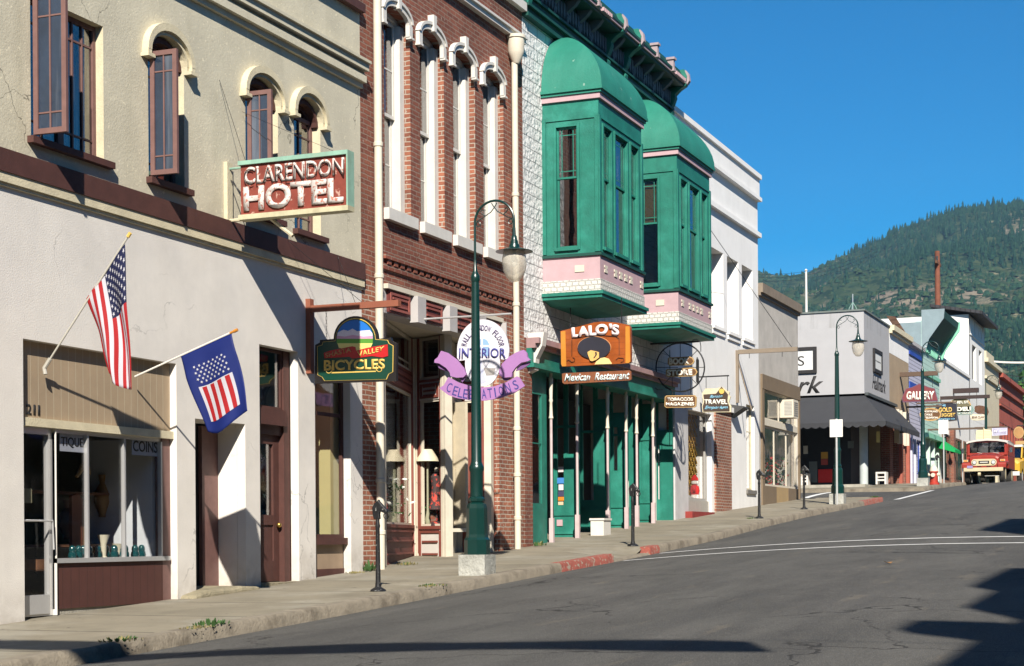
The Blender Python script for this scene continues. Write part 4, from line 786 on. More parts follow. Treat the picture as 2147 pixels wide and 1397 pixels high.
def bay(X0, X1, Yo, label_side, blind):
    bw_ = thing  # (a bay is a part of the building; its windows are sub-parts of the bay walls)
    S = Pl((X0, 11.1), (0, -1)); Fr = Pl((X0, Yo), (1, 0)); E_ = Pl((X1, Yo), (0, 1)); D = 11.1-Yo; W = X1-X0
    sw0, sw1 = .27, .67; z0, z1, zm = 5.26, 7.44, 6.53
    fw_ = [(W*.09, W*.26), (W*.35, W*.63), (W*.72, W*.89)]
    mb = MB(); wallmesh(mb, S, 0, D, 5.12, 7.9, [(sw0, sw1, z0, z1)], .07, caps=False); wallmesh(mb, Fr, 0, W, 5.12, 7.9, [(a, b, z0, z1) for a, b in fw_], .07, caps=False); wallmesh(mb, E_, 0, D, 5.12, 7.9, [(D-sw1, D-sw0, z0, z1)], .07, caps=False)
    body = mb.build('bay_walls', green, G)
    mb = MB()
    for P_, L in ((S, D), (Fr, W), (E_, D)):
        e = 0.0 if P_ is Fr else 0.0
        mb.pb(P_, 0 if P_ is not Fr else -.025, .07, 5.15, 7.6, .002, .03); mb.pb(P_, L-.07, L+(.025 if P_ is Fr else 0), 5.15, 7.6, .002, .0305)
        mb.pb(P_, 0, L, 7.56, 7.60, .002, .022)
        ws = [(sw0, sw1)] if P_ is S else ([(D-sw1, D-sw0)] if P_ is E_ else fw_)
        for a, b in ws: mb.pb(P_, a-.05, a, z0-.05, z1+.05, .002, .028); mb.pb(P_, b, b+.05, z0-.05, z1+.05, .002, .028); mb.pb(P_, a, b, z1, z1+.05, .002, .034); mb.pb(P_, a-.02, b+.02, z0-.06, z0, .002, .05)
    mb.build('trim', green, body)
    mb = MB()
    def belt(z0_, z1_, o, m=0, inner=.15):
        mb.box((X0-o, Yo-o, z0_), (X1+o, 11.1-.002, z1_), m)
    belt(5.08, 5.13, .06); mb.build('sill_band', greensh, G)
    mb = MB(); belt(4.66, 5.08, .02); pk = mb.build('pink_panel', pink, G)
    mb = MB(); wb = creamp
    mb.pb(S, .62, .80, 4.80, 4.92, .021, .035)
    mb.build('white_ornament', wb, pk)
    for a in (.08, .30, .42, .54, .66, .92):
        mb = MB(); mb.poly(Fr, [(W*a, 4.80), (W*a+.16, 4.80), (W*a+.16, 4.84), (W*a+.12, 4.865), (W*a+.16, 4.89), (W*a+.16, 4.93), (W*a, 4.93), (W*a, 4.89), (W*a+.04, 4.865), (W*a, 4.84)], .021, .035); mb.build('white_ornament', wb, pk)
    mb = MB(); belt(4.44, 4.66, .035); mb.build('scallop_band', scal, G)
    mb = MB(); belt(4.38, 4.44, .10); belt(4.32, 4.38, .07)
    vs_ = [(X0+.0, Yo+.0, 4.32), (X1-.0, Yo+.0, 4.32), (X1, 11.09, 4.32), (X0, 11.09, 4.32), (X0+.3, Yo+.40, 4.25), (X1-.3, Yo+.40, 4.25), (X1-.3, 11.09, 4.25), (X0+.3, 11.09, 4.25)]
    mb.add(vs_, [(0, 1, 5, 4)[::-1], (1, 2, 6, 5)[::-1], (2, 3, 7, 6)[::-1], (3, 0, 4, 7)[::-1], (4, 5, 6, 7)[::-1]]); mb.build('base_moulding', green, G)
    mb = MB(); belt(7.90, 8.00, .045); mb.build('pink_cornice', pink, G)
    mb = MB(); belt(8.0, 8.05, .075); belt(8.05, 8.10, .11)
    # dome
    n = 14; rings = []; xm = (X0+X1)/2
    for i in range(n+1):
        t = i/n; a = math.pi/2*t; hwid = .24+(W/2+.10-.24)*math.cos(a)**1.1; dep = .04+(D+.10-.04)*math.cos(a)**1.55; z = 8.10+1.24*math.sin(a)
        rings.append([(xm-hwid, 11.08, z), (xm-hwid, 11.1-dep, z), (xm+hwid, 11.1-dep, z), (xm+hwid, 11.08, z)])
    k = len(mb.v); mb.v += [p for r_ in rings for p in r_]
    for i in range(n):
        for j in range(3): a = k+i*4+j; mb.f.append((a+1, a, a+4, a+5)[::-1]); mb.m.append(0)
    mb.f.append(tuple(k+n*4+j for j in range(4))); mb.m.append(0)
    mb.build('dome_roof', green_d, G, True)
    dk = M('drape_dark', (.05, .04, .035), .9, .3, 8, groove=('u', .07, .03)); bl = M('yellow_blind', (.50, .38, .16), .8, .1)
    def sash(P_, a, b, blindm=None):
        zz = zm
        u_ = window(P_, a, b, zz-.02, z1, -.03, body, green, glass_d, .035, (.17, .83), (.12, .88), .014, .03, name='upper_sash')
        m2 = MB()
        for r in (.38, .62): zc_ = zz+(z1-zz)*r; m2.pb(P_, a+.035, a+.035+(b-a)*.14, zc_-.007, zc_+.007, -.055, -.042); m2.pb(P_, b-.035-(b-a)*.14, b-.035, zc_-.007, zc_+.007, -.055, -.042)
        l_ = window(P_, a, b, z0, zz+.02, -.05, body, green, glass_d, .035, (), (), .02, .03, name='lower_sash')
        if blindm: MB().pb(P_, a+.02, b-.02, zz, z1, -.10, -.09).build('blind', blindm, body)
    sash(S, sw0, sw1, M('curtain_pink', (.20, .13, .12), .9, .4, 12, groove=('u', .05, .02)) if not blind else bl)
    for a, b in fw_: sash(Fr, a, b)
    sash(E_, D-sw1, D-sw0)
    MB().pb(Fr, W*.76, W*.86, 5.3, 5.8, -.16, -.12).build('window_card', M('old_paper_card', (.45, .35, .2), .8), body)
bay(28.38, 30.85, 10.02, '', False); bay(33.2, 35.65, 10.02, '', True)
# ground floor: canopy cornice, posts, zigzag doors and windows
mauve = M('mauve_moulding', (.30, .19, .19), .7, .15, 4)
mb = MB(); mb.pb(F, UC0+.1, UC1, 3.46, 3.56, -.3, .24); mb.pb(F, UC0+.1, UC1, 3.38, 3.46, -.3, .17); mb.build('canopy_moulding', mauve, G)
mb = MB(); mb.pb(F, UC0+.1, UC1, 3.12, 3.38, -.3, .10); mb.pb(F, UC0+.1, UC1, 3.04, 3.12, -.3, .14); mb.build('canopy_beam', green, G)
mb = MB(); P_ = Pl((27.62, 11.1), (0, -1)); mb.poly(P_, [(0, 2.95), (.12, 3.0), (.14, 3.2), (.26, 3.42), (.30, 3.66), (0, 3.66)], -.18, 0); mb.build('end_bracket', white, G)
palep = M('pale_pink_post', (.50, .40, .40), .6, .12, 6, streak=.3)
for x in (1158, 1212, 1276, 1315, 1337, 1371):
    u, _ = F.uv(x, 950); b = zs(u); mb = MB(); mb.tube([F.pt(u, b+.45, -.02), F.pt(u, 2.2, -.02)], .026, 8); mb.pb(F, u-.035, u+.035, b, b+.45, -.06, .02)
    o = mb.build('canopy_post', palep, G); c_ = MB(); c_.lathe(F.pt(u, 2.2, -.02), [(.034, 0), (.046, .02), (.034, .06), (.026, .3), (.04, .34), (.029, .38), (.04, .7), (.046, .74), (.03, .78), (.03, .84)], 10); c_.build('turned_capital', creamp, o, True)
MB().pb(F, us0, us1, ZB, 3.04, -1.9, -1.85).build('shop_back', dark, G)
def facing(Xp, xl, xr, holes, top=3.04, mat=green):
    P_ = PX(Xp); u0, u1 = P_.uv(xl, 950)[0], P_.uv(xr, 950)[0]; hs = []
    for (a, y0, b, y1, k) in holes:
        q = P_.r(a, y0, b, y1); hs.append((max(q[0], u0+.02), min(q[1], u1-.02), q[2], q[3], k))
    mb = MB(); wallmesh(mb, P_, u0, u1, ZB, top, [h[:4] for h in hs], .06); o = mb.build('shop_panel', mat, G)
    for h in hs:
        window(P_, *h[:4], -.01, G, mat, glass_s if h[4] != 'd' else glass_d, .03, name='shop_window')
    return P_
P_ = facing(30.5, 1160, 1213, [(1164, 735, 1184, 1062, 'g'), (1187, 735, 1211, 955, 'g')]); q = P_.r(1168, 1090, 1180, 1103); MB().pb(P_, *q, .001, .02).build('pink_square', pink, G)
stk = [(1170, 979, 1181, 990, (.6, .55, .55)), (1168, 1002, 1182, 1014, (.05, .2, .5)), (1171, 1016, 1181, 1028, (.6, .6, .62)), (1170, 1030, 1182, 1041, (.05, .05, .1)), (1170, 1042, 1182, 1050, (.6, .2, .02)), (1170, 1052, 1181, 1059, (.55, .45, .3))]
for i, s in enumerate(stk):
    q = P_.r(*s[:4]); MB().pb(P_, *q, -.012, -.004).build('window_sticker', M('sticker_%d' % i, s[4], .5, 0), G)
P_ = facing(32.2, 1216, 1277, [(1218, 735, 1246, 1052, 'g'), (1249, 735, 1274, 840, 'g')]); 
P_ = facing(33.5, 1279, 1315, [(1281, 735, 1311, 868, 'g'), (1283, 893, 1297, 990, 'g')]); facing(34.1, 1318, 1336, [(1320, 735, 1333, 880, 'g')]); facing(35.25, 1340, 1369, [(1342, 735, 1366, 850, 'g'), (1342, 870, 1348, 1050, 'g')]); facing(36.1, 1373, 1410, [(1376, 735, 1404, 905, 'g'), (1376, 930, 1386, 1050, 'g')])
for Xp, a, b in ((30.5, 1160, 1213), (32.2, 1216, 1277), (33.5, 1279, 1315), (35.25, 1340, 1369)):
    P_ = PX(Xp); u0, u1 = P_.uv(a, 950)[0], P_.uv(b, 950)[0]
    for z in (zs(Xp)+.42, zs(Xp)+.06, 2.15): MB().pb(P_, u0+.02, u1-.02, z, z+.05, .001, .025).build('rail_moulding', green, G)
# left window section
P_ = PY(11.2); q = P_.r(1113, 822, 1137, 1060); window(P_, q[0]+.02, q[1]+.02, q[2], q[3], 0, G, green, glass_s, .04, (), (.55,), name='shop_window')
MB().pb(P_, q[1]+.02, F.uv(1157, 950)[0], ZB, 3.04, -.08, 0).build('green_pilaster', green, G); MB().pb(P_, us0, q[1]+.02, ZB, q[2], -.08, 0).build('stall_riser', green, G); MB().pb(P_, us0, q[1]+.02, q[3], 3.04, -.08, 0).build('green_panel', green, G)
MB().pb(F, us0, us1, ZB, zs(30)-.10, -1.8, .04).build('stone_base', stone, G)
# white planter box by the post
P_ = PY(10.9); q = P_.r(1251, 1081, 1289, 1114); q = (q[0]+.35, q[1]); mb = MB().pb(P_, q[0], q[0]+.42, zs(q[0])+.0, zs(q[0])+.30, -.25, .02).pb(P_, q[0]-.02, q[0]+.44, zs(q[0])+.30, zs(q[0])+.34, -.27, .04); tag(mb.build('white_box', white), 'low white painted box on the pavement at the green doorway', 'box')
# ================= white plaster building =================
D_ = thing('white_building', 'tall plain white plastered building with three deep upper windows', 'building', (40, 11.1, zs(40)))
UD0, UD1 = 36.205, 44.25; DT = 9.62
ww = M('plaster_white', (.76, .75, .73), .9, .05, 1.5, .004, 50, streak=.14, streakcol=(.45, .43, .40))
zwt_ = sum(F.uv(*q)[1] for q in ((1492, 517), (1525, 537), (1556, 556)))/3; zwb = F.uv(1500, 684)[1]
dw = [(39.62+1.46*i, 40.72+1.46*i, zwb, zwt_) for i in range(3)]+[(36.9, 37.9, zwb, zwt_)]
pw = (F.uv(1436, 950)[0], F.uv(1492, 950)[0], F.uv(1460, 1050)[1], F.uv(1460, 862)[1]); nw = (F.uv(1565, 950)[0], F.uv(1582, 950)[0], F.uv(1573, 1028)[1], F.uv(1573, 850)[1])
mb = MB(); wallmesh(mb, F, UD0, UD1, ZB, DT, dw+[(pw[0], pw[1], ZB, pw[3]), nw], .4); mb.build('plaster_wall', ww, D_)
shell(D_, F, UD0, UD1, ZB, DT, 12, ww, .42, floors=(3.9,))
mb = MB(); mb.pb(F, UD0, UD1+.02, DT, DT+.12, -.42, .12); mb.pb(F, UD0, UD1, 9.02, 9.12, -.001, .13); mb.pb(F, UD0, UD1, 9.12, DT, -.001, .06); mb.pb(F, UD0, UD1, 8.05, 8.17, -.001, .11); mb.build('cornice_band', ww, D_)
for h in dw:
    window(F, *h, -.30, D_, white, glass_d, .05, (), (), meet=.5); mb = MB(); mb.pb(F, h[0]-.05, h[1]+.08, h[2]-.08, h[2], -.3, .08); mb.pb(F, h[0]-.02, h[1]+.05, h[2]-.2, h[2]-.08, -.001, .04); mb.build('sill', ww, D_)
window(F, *nw, -.08, D_, trim_b, glass_s, .05, (), (.7,)); MB().pb(F, nw[0]-.05, nw[1]+.05, nw[2]-.1, nw[2], -.2, .05).build('sill', M('grey_sill', (.15, .14, .13), .8), D_)
bp0, bp1 = F.uv(1497, 950)[0], F.uv(1530, 950)[0]; zbt = F.uv(1513, 862)[1]
MB().pb(F, bp0, bp1, ZB, zbt, -.002, .05).build('brick_pier', brick_o, D_)
MB().pb(F, bp0-.1, bp1+.1, zbt, zbt+.12, -.002, .12).build('pier_cap', ww, D_)
mb = MB(); mb.poly(Pl((bp1, 11.1), (0, -1)), [(0, zbt-.1), (.36, zbt+.12), (.36, zbt+.16), (0, zbt+.22)], -.5, 0); mb.build('door_canopy', M('canopy_dark', (.05, .05, .05), .8), D_)
mb = MB(); mb.pb(F, UD0+.02, pw[0], ZB, pw[3]+.2, -.001, .08); mb.build('grey_pilaster', M('grey_white_paint', (.5, .49, .49), .8, .1, 3, streak=.3), D_)
P_ = PY(11.22); zsb_ = P_.uv(1460, 1050)[1]; zmm = F.uv(1480, 950)[0]
window(P_, pw[0], P_.uv(1480, 950)[0], zsb_, pw[3], 0, D_, M('grey_frame', (.33, .32, .30), .6), glass_s, .06, name='shop_window')
MB().pb(P_, pw[0], pw[1], ZB, zsb_, -.1, .04).build('stall_riser', M('grey_riser', (.36, .34, .30), .8, .1), D_)
window(P_, P_.uv(1480, 950)[0], pw[1], zsb_, pw[3], 0, D_, M('grey_frame', (.33, .32, .30), .6), glass_s, .04, name='side_light')
lat = M('golden_lattice', (.12, .06, .02), .7, 0); lg = M('lattice_gold', (.62, .38, .08), .7, .1)
mb = MB(); Lz0, Lz1 = zsb_, pw[3]; a0, a1 = pw[0]+.05, pw[1]-.05; k = -2.6
while k < 2.8:
    for s in (-1, 1):
        p0 = (a0, Lz0+k if s > 0 else Lz1-k); 
        uA, uB = a0, a1; zA = Lz0+k; zB = zA+(a1-a0)*.9
        if s < 0: zA, zB = zB, zA
        cl = lambda u, z: None
        # clip to rectangle
        pts_ = []
        for t in (0, 1):
            pass
        def zat(t): return zA+(zB-zA)*t
        lo, hi = sorted(((Lz0-zA)/(zB-zA), (Lz1-zA)/(zB-zA))); lo = max(0, lo); hi = min(1, hi)
        if hi-lo > .02: mb.tube([F.pt(uA+(uB-uA)*lo, zat(lo), -.38-.02*s), F.pt(uA+(uB-uA)*hi, zat(hi), -.38-.02*s)], .022, 4)
    k += .22
mb.build('lattice', lg, D_)
MB().pb(F, pw[0], pw[1], zsb_-.02, zsb_+.01, -.9, -.13).build('display_shelf', white, D_)
# soft toy in the window
Pq = PY(11.33); u, z = Pq.uv(1456, 1045); q = Pq.r(1440, 990, 1470, 1043); hgt = q[3]-q[2]; bx = u; t = thing('soft_toy', 'white soft toy bear in a red hat and jumper in the lattice shop window', 'soft toy', (bx, 11.33, zsb_+.01)); z0_ = zsb_+.01
wt = M('white_plush', (.65, .62, .58), .95, .05); rp = M('red_plush', (.5, .02, .02), .9, .1)
s_ = hgt
mb = MB(); mb.lathe((bx, 11.32, z0_), [(.10*s_, 0), (.17*s_, .08*s_), (.15*s_, .25*s_)], 12); mb.build('legs', wt, t, True)
mb = MB(); mb.lathe((bx, 11.32, z0_), [(.15*s_, .22*s_), (.20*s_, .36*s_), (.17*s_, .55*s_), (.08*s_, .62*s_)], 12); mb.tube([(bx-.1*s_, 11.32, z0_+.52*s_), (bx-.28*s_, 11.28, z0_+.38*s_)], [.07*s_, .05*s_], 8); mb.tube([(bx+.1*s_, 11.32, z0_+.52*s_), (bx+.28*s_, 11.28, z0_+.38*s_)], [.07*s_, .05*s_], 8); mb.build('jumper', rp, t, True)
mb = MB(); mb.lathe((bx, 11.32, z0_), [(.06*s_, .60*s_), (.14*s_, .66*s_), (.15*s_, .74*s_), (.10*s_, .84*s_)], 12); mb.build('head', wt, t, True)
mb = MB(); mb.lathe((bx, 11.32, z0_), [(.155*s_, .79*s_), (.14*s_, .88*s_), (.06*s_, 1.0*s_), (.02*s_, 1.02*s_)], 12); mb.build('hat', rp, t, True)
o = MB().add([Vector((pw[0]+.1, 11.3, zsb_+.02)), Vector((pw[1]-.5, 11.3, zsb_+.02)), Vector((pw[1]-.5, 11.6, zsb_+.12)), Vector((pw[0]+.1, 11.6, zsb_+.35)), Vector((pw[0]+.1, 11.3, zsb_+.25))], [(0, 1, 2, 3, 4)]).build('white_cloth', wt); tag(o, 'white cloth draped over the shelf beside the soft toy', 'cloth')
q = PY(10.95).r(1443, 1072, 1490, 1083); mb = MB().pb(PY(10.95), q[0], q[1], zs(q[0])-.1, zs(q[0])+.15, -.3, .1); st = mb.build('red_step', M('red_step_paint', (.22, .03, .025), .8, .2)); tag(st, 'oxblood painted step below the lattice shop window', 'step')
# ================= low stucco shop =================
E2 = thing('stucco_shop', 'single storey grey stucco shop with a brown cornice and brown shop front', 'building', (46.6, 11.1, zs(46.6)))
UE0, UE1 = 44.255, 49.0; ET = 6.72
gs = M('grey_stucco', (.44, .41, .37), .95, .13, 2, .012, 40, streak=.2, streakcol=(.3, .28, .24)); brn2 = M('shop_brown', (.17, .125, .08), .8, .1, 4)
o_ = (F.uv(1600, 950)[0], UE1-.12); zt_ = F.uv(1605, 818)[1]; zd0 = F.uv(1635, 1022)[1]; zr0, zr1 = F.uv(1610, 893)[1], F.uv(1610, 880)[1]; zf_ = F.uv(1594, 784)[1]
mb = MB(); wallmesh(mb, F, UE0, UE1, ZB, ET, [(o_[0], o_[1], ZB, zt_)], .2); mb.build('stucco_wall', gs, E2)
shell(E2, F, UE0, UE1, ZB, ET, 14, gs, .22, floors=(4.4,))
mb = MB(); mb.pb(F, UE0, UE1+.04, ET-.12, ET+.13, -.25, .13); mb.pb(F, UE0, UE1+.02, ET-.2, ET-.12, -.2, .07); mb.build('cornice', M('cornice_brown', (.20, .16, .12), .8, .2), E2)
mb = MB(); mb.pb(F, o_[0]-.25, UE1+.01, zt_, zf_, -.002, .06); mb.pb(F, o_[0]-.25, o_[0], ZB, zt_, -.002, .05); mb.pb(F, o_[1], UE1+.01, ZB, zt_, -.002, .051); mb.build('brown_surround', brn2, E2)
window(F, o_[0], o_[1], zr1, zt_, -.05, E2, creamp, glass_s, .05, (.5,), (), .05, name='transom'); MB().pb(F, o_[0], o_[1], zr0, zr1, -.12, .0).build('rail', creamp, E2)
window(F, o_[0], o_[1], zd0, zr0, -.05, E2, creamp, glass_s, .06, (.36, .72), (), .05, name='shop_window')
um = F.uv(1627, 1040)[0]; un = F.uv(1652, 1040)[0]
mb = MB(); mb.pb(F, o_[0], um, ZB, zd0, -.15, .02); mb.pb(F, un, o_[1], ZB, zd0, -.15, .02); mb.build('stall_riser', brn2, E2)
MB().pb(F, um, un, ZB, zd0, -.16, .01).build('tan_riser', M('tan_riser_paint', (.34, .24, .12), .8, .1), E2)
MB().pb(F, o_[0], o_[1], zd0-.05, zd0, -.8, -.2).build('display_shelf', white, E2)
q = F.r(1640, 843, 1673, 880); ac = thing('air_conditioner', 'boxy cream window air conditioner above the low shop window', 'air conditioner', tuple(F.pt(q[0], q[2], 0)))
u1_ = q[0]+.62; mb = MB(); mb.pb(F, q[0]+.1, u1_+.1, q[2], q[3], -.1, .30); mb.build('casing', creamp, ac); mb = MB()
for k in range(7): mb.pb(F, q[0]+.17, u1_+.03, q[2]+.06+k*.06, q[2]+.085+k*.06, .3005, .312)
mb.build('front_grille', M('grille_grey', (.25, .24, .22), .7), ac)
mb = MB(); Sg = Pl((q[0]+.1, 11.1), (0, -1)); mb.pb(Sg, .04, .26, q[2]+.06, q[3]-.06, .001, .006); mb.build('side_vent', M('grille_tan', (.45, .43, .38), .8, groove=('z', .04, .012)), ac)
for i, (x, y, c, r_, lab) in enumerate(((1612, 1010, flr, .25, 'red and green dried flowers at the left of the low shop window'), (1630, 1010, M('pink_cloth', (.4, .12, .12), .8), .32, 'pink ornament heap in the middle of the low shop window'), (1655, 1010, M('cream_cloth', (.5, .4, .3), .8), .3, 'pale goods stacked at the right of the low shop window'))):
    Pq = PY(11.6); u, z = Pq.uv(x, y); bouquet(Vector((u, 11.6, zd0)), .9, r_, lab, [c, leafs[0], c], 'display_flowers' if i == 0 else 'display_goods', 'shop display', False, 110)
# ================= grey corner shop across the side street =================
H = thing('corner_shop', 'pale grey corner shop with a black framed sign and a charcoal scalloped awning', 'building', (59.4, 11.1, zs(59.4)))
HX, HX1, HT, HA = 59.4, 64.5, 7.97, 4.95
gw = M('pale_grey_wall', (.37, .365, .37), .85, .04, 2, .002, 50); gwt = M('stained_wall_top', (.37, .365, .37), .85, .05, 2, .002, 50, streak=.75, streakcol=(.16, .16, .14))
S = PX(HX)
mb = MB(); mb.pb(S, -27, -11.1, HA, HT-.55, -.2, 0); mb.pb(F, HX+.2, HX1, HA, HT-.55, -.2, 0); mb.pb(S, -27, -15.2, -1, HA, -.2, 0); mb.build('upper_wall', gw, H)
mb = MB(); mb.pb(S, -27, -11.1, HT-.55, HT, -.2, .0); mb.pb(F, HX+.2, HX1, HT-.55, HT, -.2, .0); mb.build('parapet', gwt, H)
mb = MB(); mb.pb(S, -27.05, -11.05, HT, HT+.06, -.25, .05); mb.pb(F, HX+.25, HX1, HT, HT+.06, -.25, .05); mb.build('coping', M('coping_grey', (.13, .15, .14), .7), H)
mb = MB(); mb.box((HX+.2, 11.3, HT-.45), (HX1, 27, HT-.3)); mb.build('roof', MATS['roof_tar'], H)
mb = MB(); mb.box((HX, 11.1, HA-.02), (HX1, 15.2, HA+.1)); mb.build('porch_ceiling', gw, H)
mb = MB(); mb.box((HX+1.6, 11.9, .5), (HX+1.75, 15.2, HA-.02)); mb.box((HX+1.75, 11.9, .5), (HX1, 12.05, HA-.02)); mb.box((HX, 15.0, .5), (HX+1.6, 15.19, HA-.02)); mb.build('porch_wall', M('dark_blue_wall', (.012, .014, .02), .6, .2), H)
MB().box((HX+.0, 11.1, zs(60)-.5), (HX1, 15.2, zs(60)+.07)).build('porch_floor', conc, H)
mb = MB(); c_ = PY(11.25).uv(1811, 960)[0]; mb.tube([(c_, 11.25, zs(60)), (c_, 11.25, HA)], .15, 14); mb.build('porch_column', M('column_grey', (.42, .46, .45), .6, .1), H, True)
Pw = PX(HX+1.59)
for nm_, a, col in (('grey_panel', (1697, 968, 1714, 1012), (.13, .15, .15)), ('red_panel', (1716, 984, 1746, 1012), (.55, .02, .02)), ('poster', (1722, 948, 1736, 962), (.5, .28, .05)), ('poster', (1722, 963, 1736, 975), (.35, .06, .05)), ('paper_notice', (1685, 935, 1694, 952), (.5, .5, .48)), ('paper_notice', (1778, 925, 1790, 940), (.12, .14, .14)), ('yellow_card', (1838, 905, 1845, 928), (.6, .5, .2))):
    q = Pw.r(*a); MB().pb(Pw, q[0], q[1], q[2], q[3], .002, .05).build(nm_, M(nm_+str(col[0]), col, .6, .05), H)
def wbench(a, b, Xp, lab):
    P_ = PX(Xp); q = P_.r(a, 993, b, 1010); t = thing('white_bench', lab, 'bench', (Xp, -(q[0]+q[1])/2, zs(Xp)+.07)); z = zs(Xp)+.07
    mb = MB(); mb.pb(P_, q[0], q[1], z+.38, z+.44, -.4, 0); mb.build('seat', white, t)
    mb = MB(); mb.pb(P_, q[0], q[0]+.06, z, z+.38, -.4, 0); mb.build('leg', white, t); mb = MB(); mb.pb(P_, q[1]-.06, q[1], z, z+.38, -.4, 0); mb.build('leg', white, t)
    mb = MB(); mb.pb(P_, q[0]+.06, q[1]-.06, z+.12, z+.18, -.05, 0); mb.pb(P_, q[0]+.06, q[1]-.06, z+.24, z+.28, -.05, 0); mb.build('slat', white, t)
wbench(1836, 1858, HX+.45, 'small white slatted bench beside the corner column under the awning'); wbench(1679, 1694, HX+.9, 'small white bench at the left end of the porch under the awning')
# awning
AX, AY, AZ = HX-1.1, 10.15, 3.98; AXE = 65.6
aw = M('awning_charcoal', (.035, .036, .040), .85, .1, 3, .002, 60)
t = thing('awning', 'charcoal cloth awning with a scalloped edge wrapping the grey corner shop', 'awning', (HX, 11.1, AZ))
mb = MB(); A0, A1, A2, A3 = (HX-.01, 16.5, HA+.02), (HX-.01, 11.09, HA+.02), (AX, AY, AZ), (AX, 16.5, AZ); B1, B2 = (AXE, 11.09, HA+.02), (AXE, AY, AZ)
mb.add([A0, A1, A2, A3], [(0, 1, 2, 3)[::-1]]); mb.add([A1, B1, B2, A2], [(0, 1, 2, 3)[::-1]]); mb.add([B1, B2, (AXE, 11.09, AZ)], [(0, 1, 2)])
o = mb.build('cover', aw, t); md = o.modifiers.new('s', 'SOLIDIFY'); md.thickness = .02
def valance(P0, P1, n):
    mb = MB(); P0 = Vector(P0); P1 = Vector(P1); m = n*5
    for i in range(m+1):
        p = P0.lerp(P1, i/m); f = (i % 5)/5; s = abs(math.sin(math.pi*i/5)); mb.v += [tuple(p), tuple(p-Vector((0, 0, .13+.07*s)))]
    for i in range(m): mb.f.append((2*i, 2*i+1, 2*i+3, 2*i+2)); mb.m.append(0)
    o = mb.build('valance', aw, t); md = o.modifiers.new('s', 'SOLIDIFY'); md.thickness = .012
valance(A3, A2, 22); valance(A2, B2, 24)
mb = MB(); mb.tube([(AX+.03, 16.5, AZ), (AX+.03, AY+.03, AZ), (AXE-.03, AY+.03, AZ)], .02, 6); mb.build('frame_rail', black, t)
mb = MB(); mb.pb(F, HX+.1, AXE, HA+.04, HA+.14, .0, .12); mb.build('roller_box', M('roller_dark', (.06, .07, .07), .6), t)
# framed lettering on two walls
inkb = M('sign_black', (.02, .018, .018), .7, 0); wpan = M('sign_white', (.60, .60, .58), .7, .03)
def framed(P_, u0, u1, z0, z1, w_, word, box, nm_, lab):
    t = thing('framed_sign', lab, 'sign', tuple(P_.pt((u0+u1)/2, z0, 0)))
    mb = MB(); mb.pb(P_, u0, u1, z0, z1, .001, .05); mb.build('panel', wpan, t); mb = MB(); mb.pb(P_, u0-w_, u1+w_, z0-w_, z0, .001, .08); mb.pb(P_, u0-w_, u1+w_, z1, z1+w_, .001, .08); mb.pb(P_, u0-w_, u0, z0, z1, .001, .08); mb.pb(P_, u1, u1+w_, z0, z1, .001, .08); mb.build('frame', inkb, t)
    text(word, P_, box, .051, inkb, t)
u1_ = -12.90; framed(S, u1_-2.2, u1_, 5.96, 6.66, .12, "TREE'S", (u1_-2.05, u1_-.32, 6.12, 6.48), 'a', 'black framed white panel ending in S on the side wall of the corner shop')
q = F.r(1831, 742, 1845, 776); framed(F, q[0], q[1], q[2], q[3], .13, "TREE'S", (q[0]+.15, q[1]-.15, q[2]+.28, q[3]-.28), 'b', 'black framed white panel on the front of the grey corner shop')
for P_, box in ((S, (-16.2, -12.55, 5.12, 5.74)), (F, (F.uv(1829, 815)[0], F.uv(1857, 815)[0], 5.35, 5.85))):
    o = text('Hallmark', P_, box, .002, inkb, None, shear=.35, bold=.015, ext=.004, name='wall_lettering'); tag(o, 'black script lettering painted low on the %s wall of the grey corner shop' % ('side' if P_ is S else 'front'), 'lettering')
# ================= tan shop =================
K1 = thing('tan_shop', 'tan plastered shop with a white band, cream cornice and brick arches', 'building', (66.8, 11.1, zs(66)))
tanw = M('tan_plaster', (.33, .25, .165), .9, .08, 2, streak=.15)
KX0, KX1, KT = 64.505, 69.0, 7.85
mb = MB(); wallmesh(mb, F, KX0, KX1, 4.95, 7.0, [], .2); mb.build('tan_wall', tanw, K1); MB().pb(F, KX0, KX1, 7.0, KT, -.2, .005).build('white_band', ww, K1)
mb = MB(); mb.pb(F, KX0, KX1, KT, KT+.2, -.3, .2); mb.pb(F, KX0, KX1, KT-.1, KT, -.1, .12); mb.build('cornice', trim_b, K1)
mb = MB(); wallmesh(mb, F, KX0, KX1, .5, 4.95, [(65.2, 66.4, 1.9, 4.6, .6), (66.9, 67.9, 1.9, 4.6, .5)], .35); mb.build('brick_arcade', brick_r, K1)
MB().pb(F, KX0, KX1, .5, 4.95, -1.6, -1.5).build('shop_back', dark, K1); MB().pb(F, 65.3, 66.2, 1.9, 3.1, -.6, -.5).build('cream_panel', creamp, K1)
for u in (66.6, 68.3): MB().pb(F, u-.12, u+.12, 1.5, 4.2, .005, .14).build('red_pillar', M('pillar_red', (.33, .09, .06), .7, .15), K1)
for u in (65.5, 66.2, 67.1, 67.8): MB().pb(F, u-.05, u+.05, 3.6, 4.9, .005, .2).build('cream_bracket', creamp, K1)
shell(K1, F, KX0, KX1, .5, KT, 12, tanw, .36)
t = thing('roof_sign_back', 'weathered brown slatted board leaning on the roof of the tan shop', 'roof board', (66, 13, 7.9)); P_ = PX(67.5)
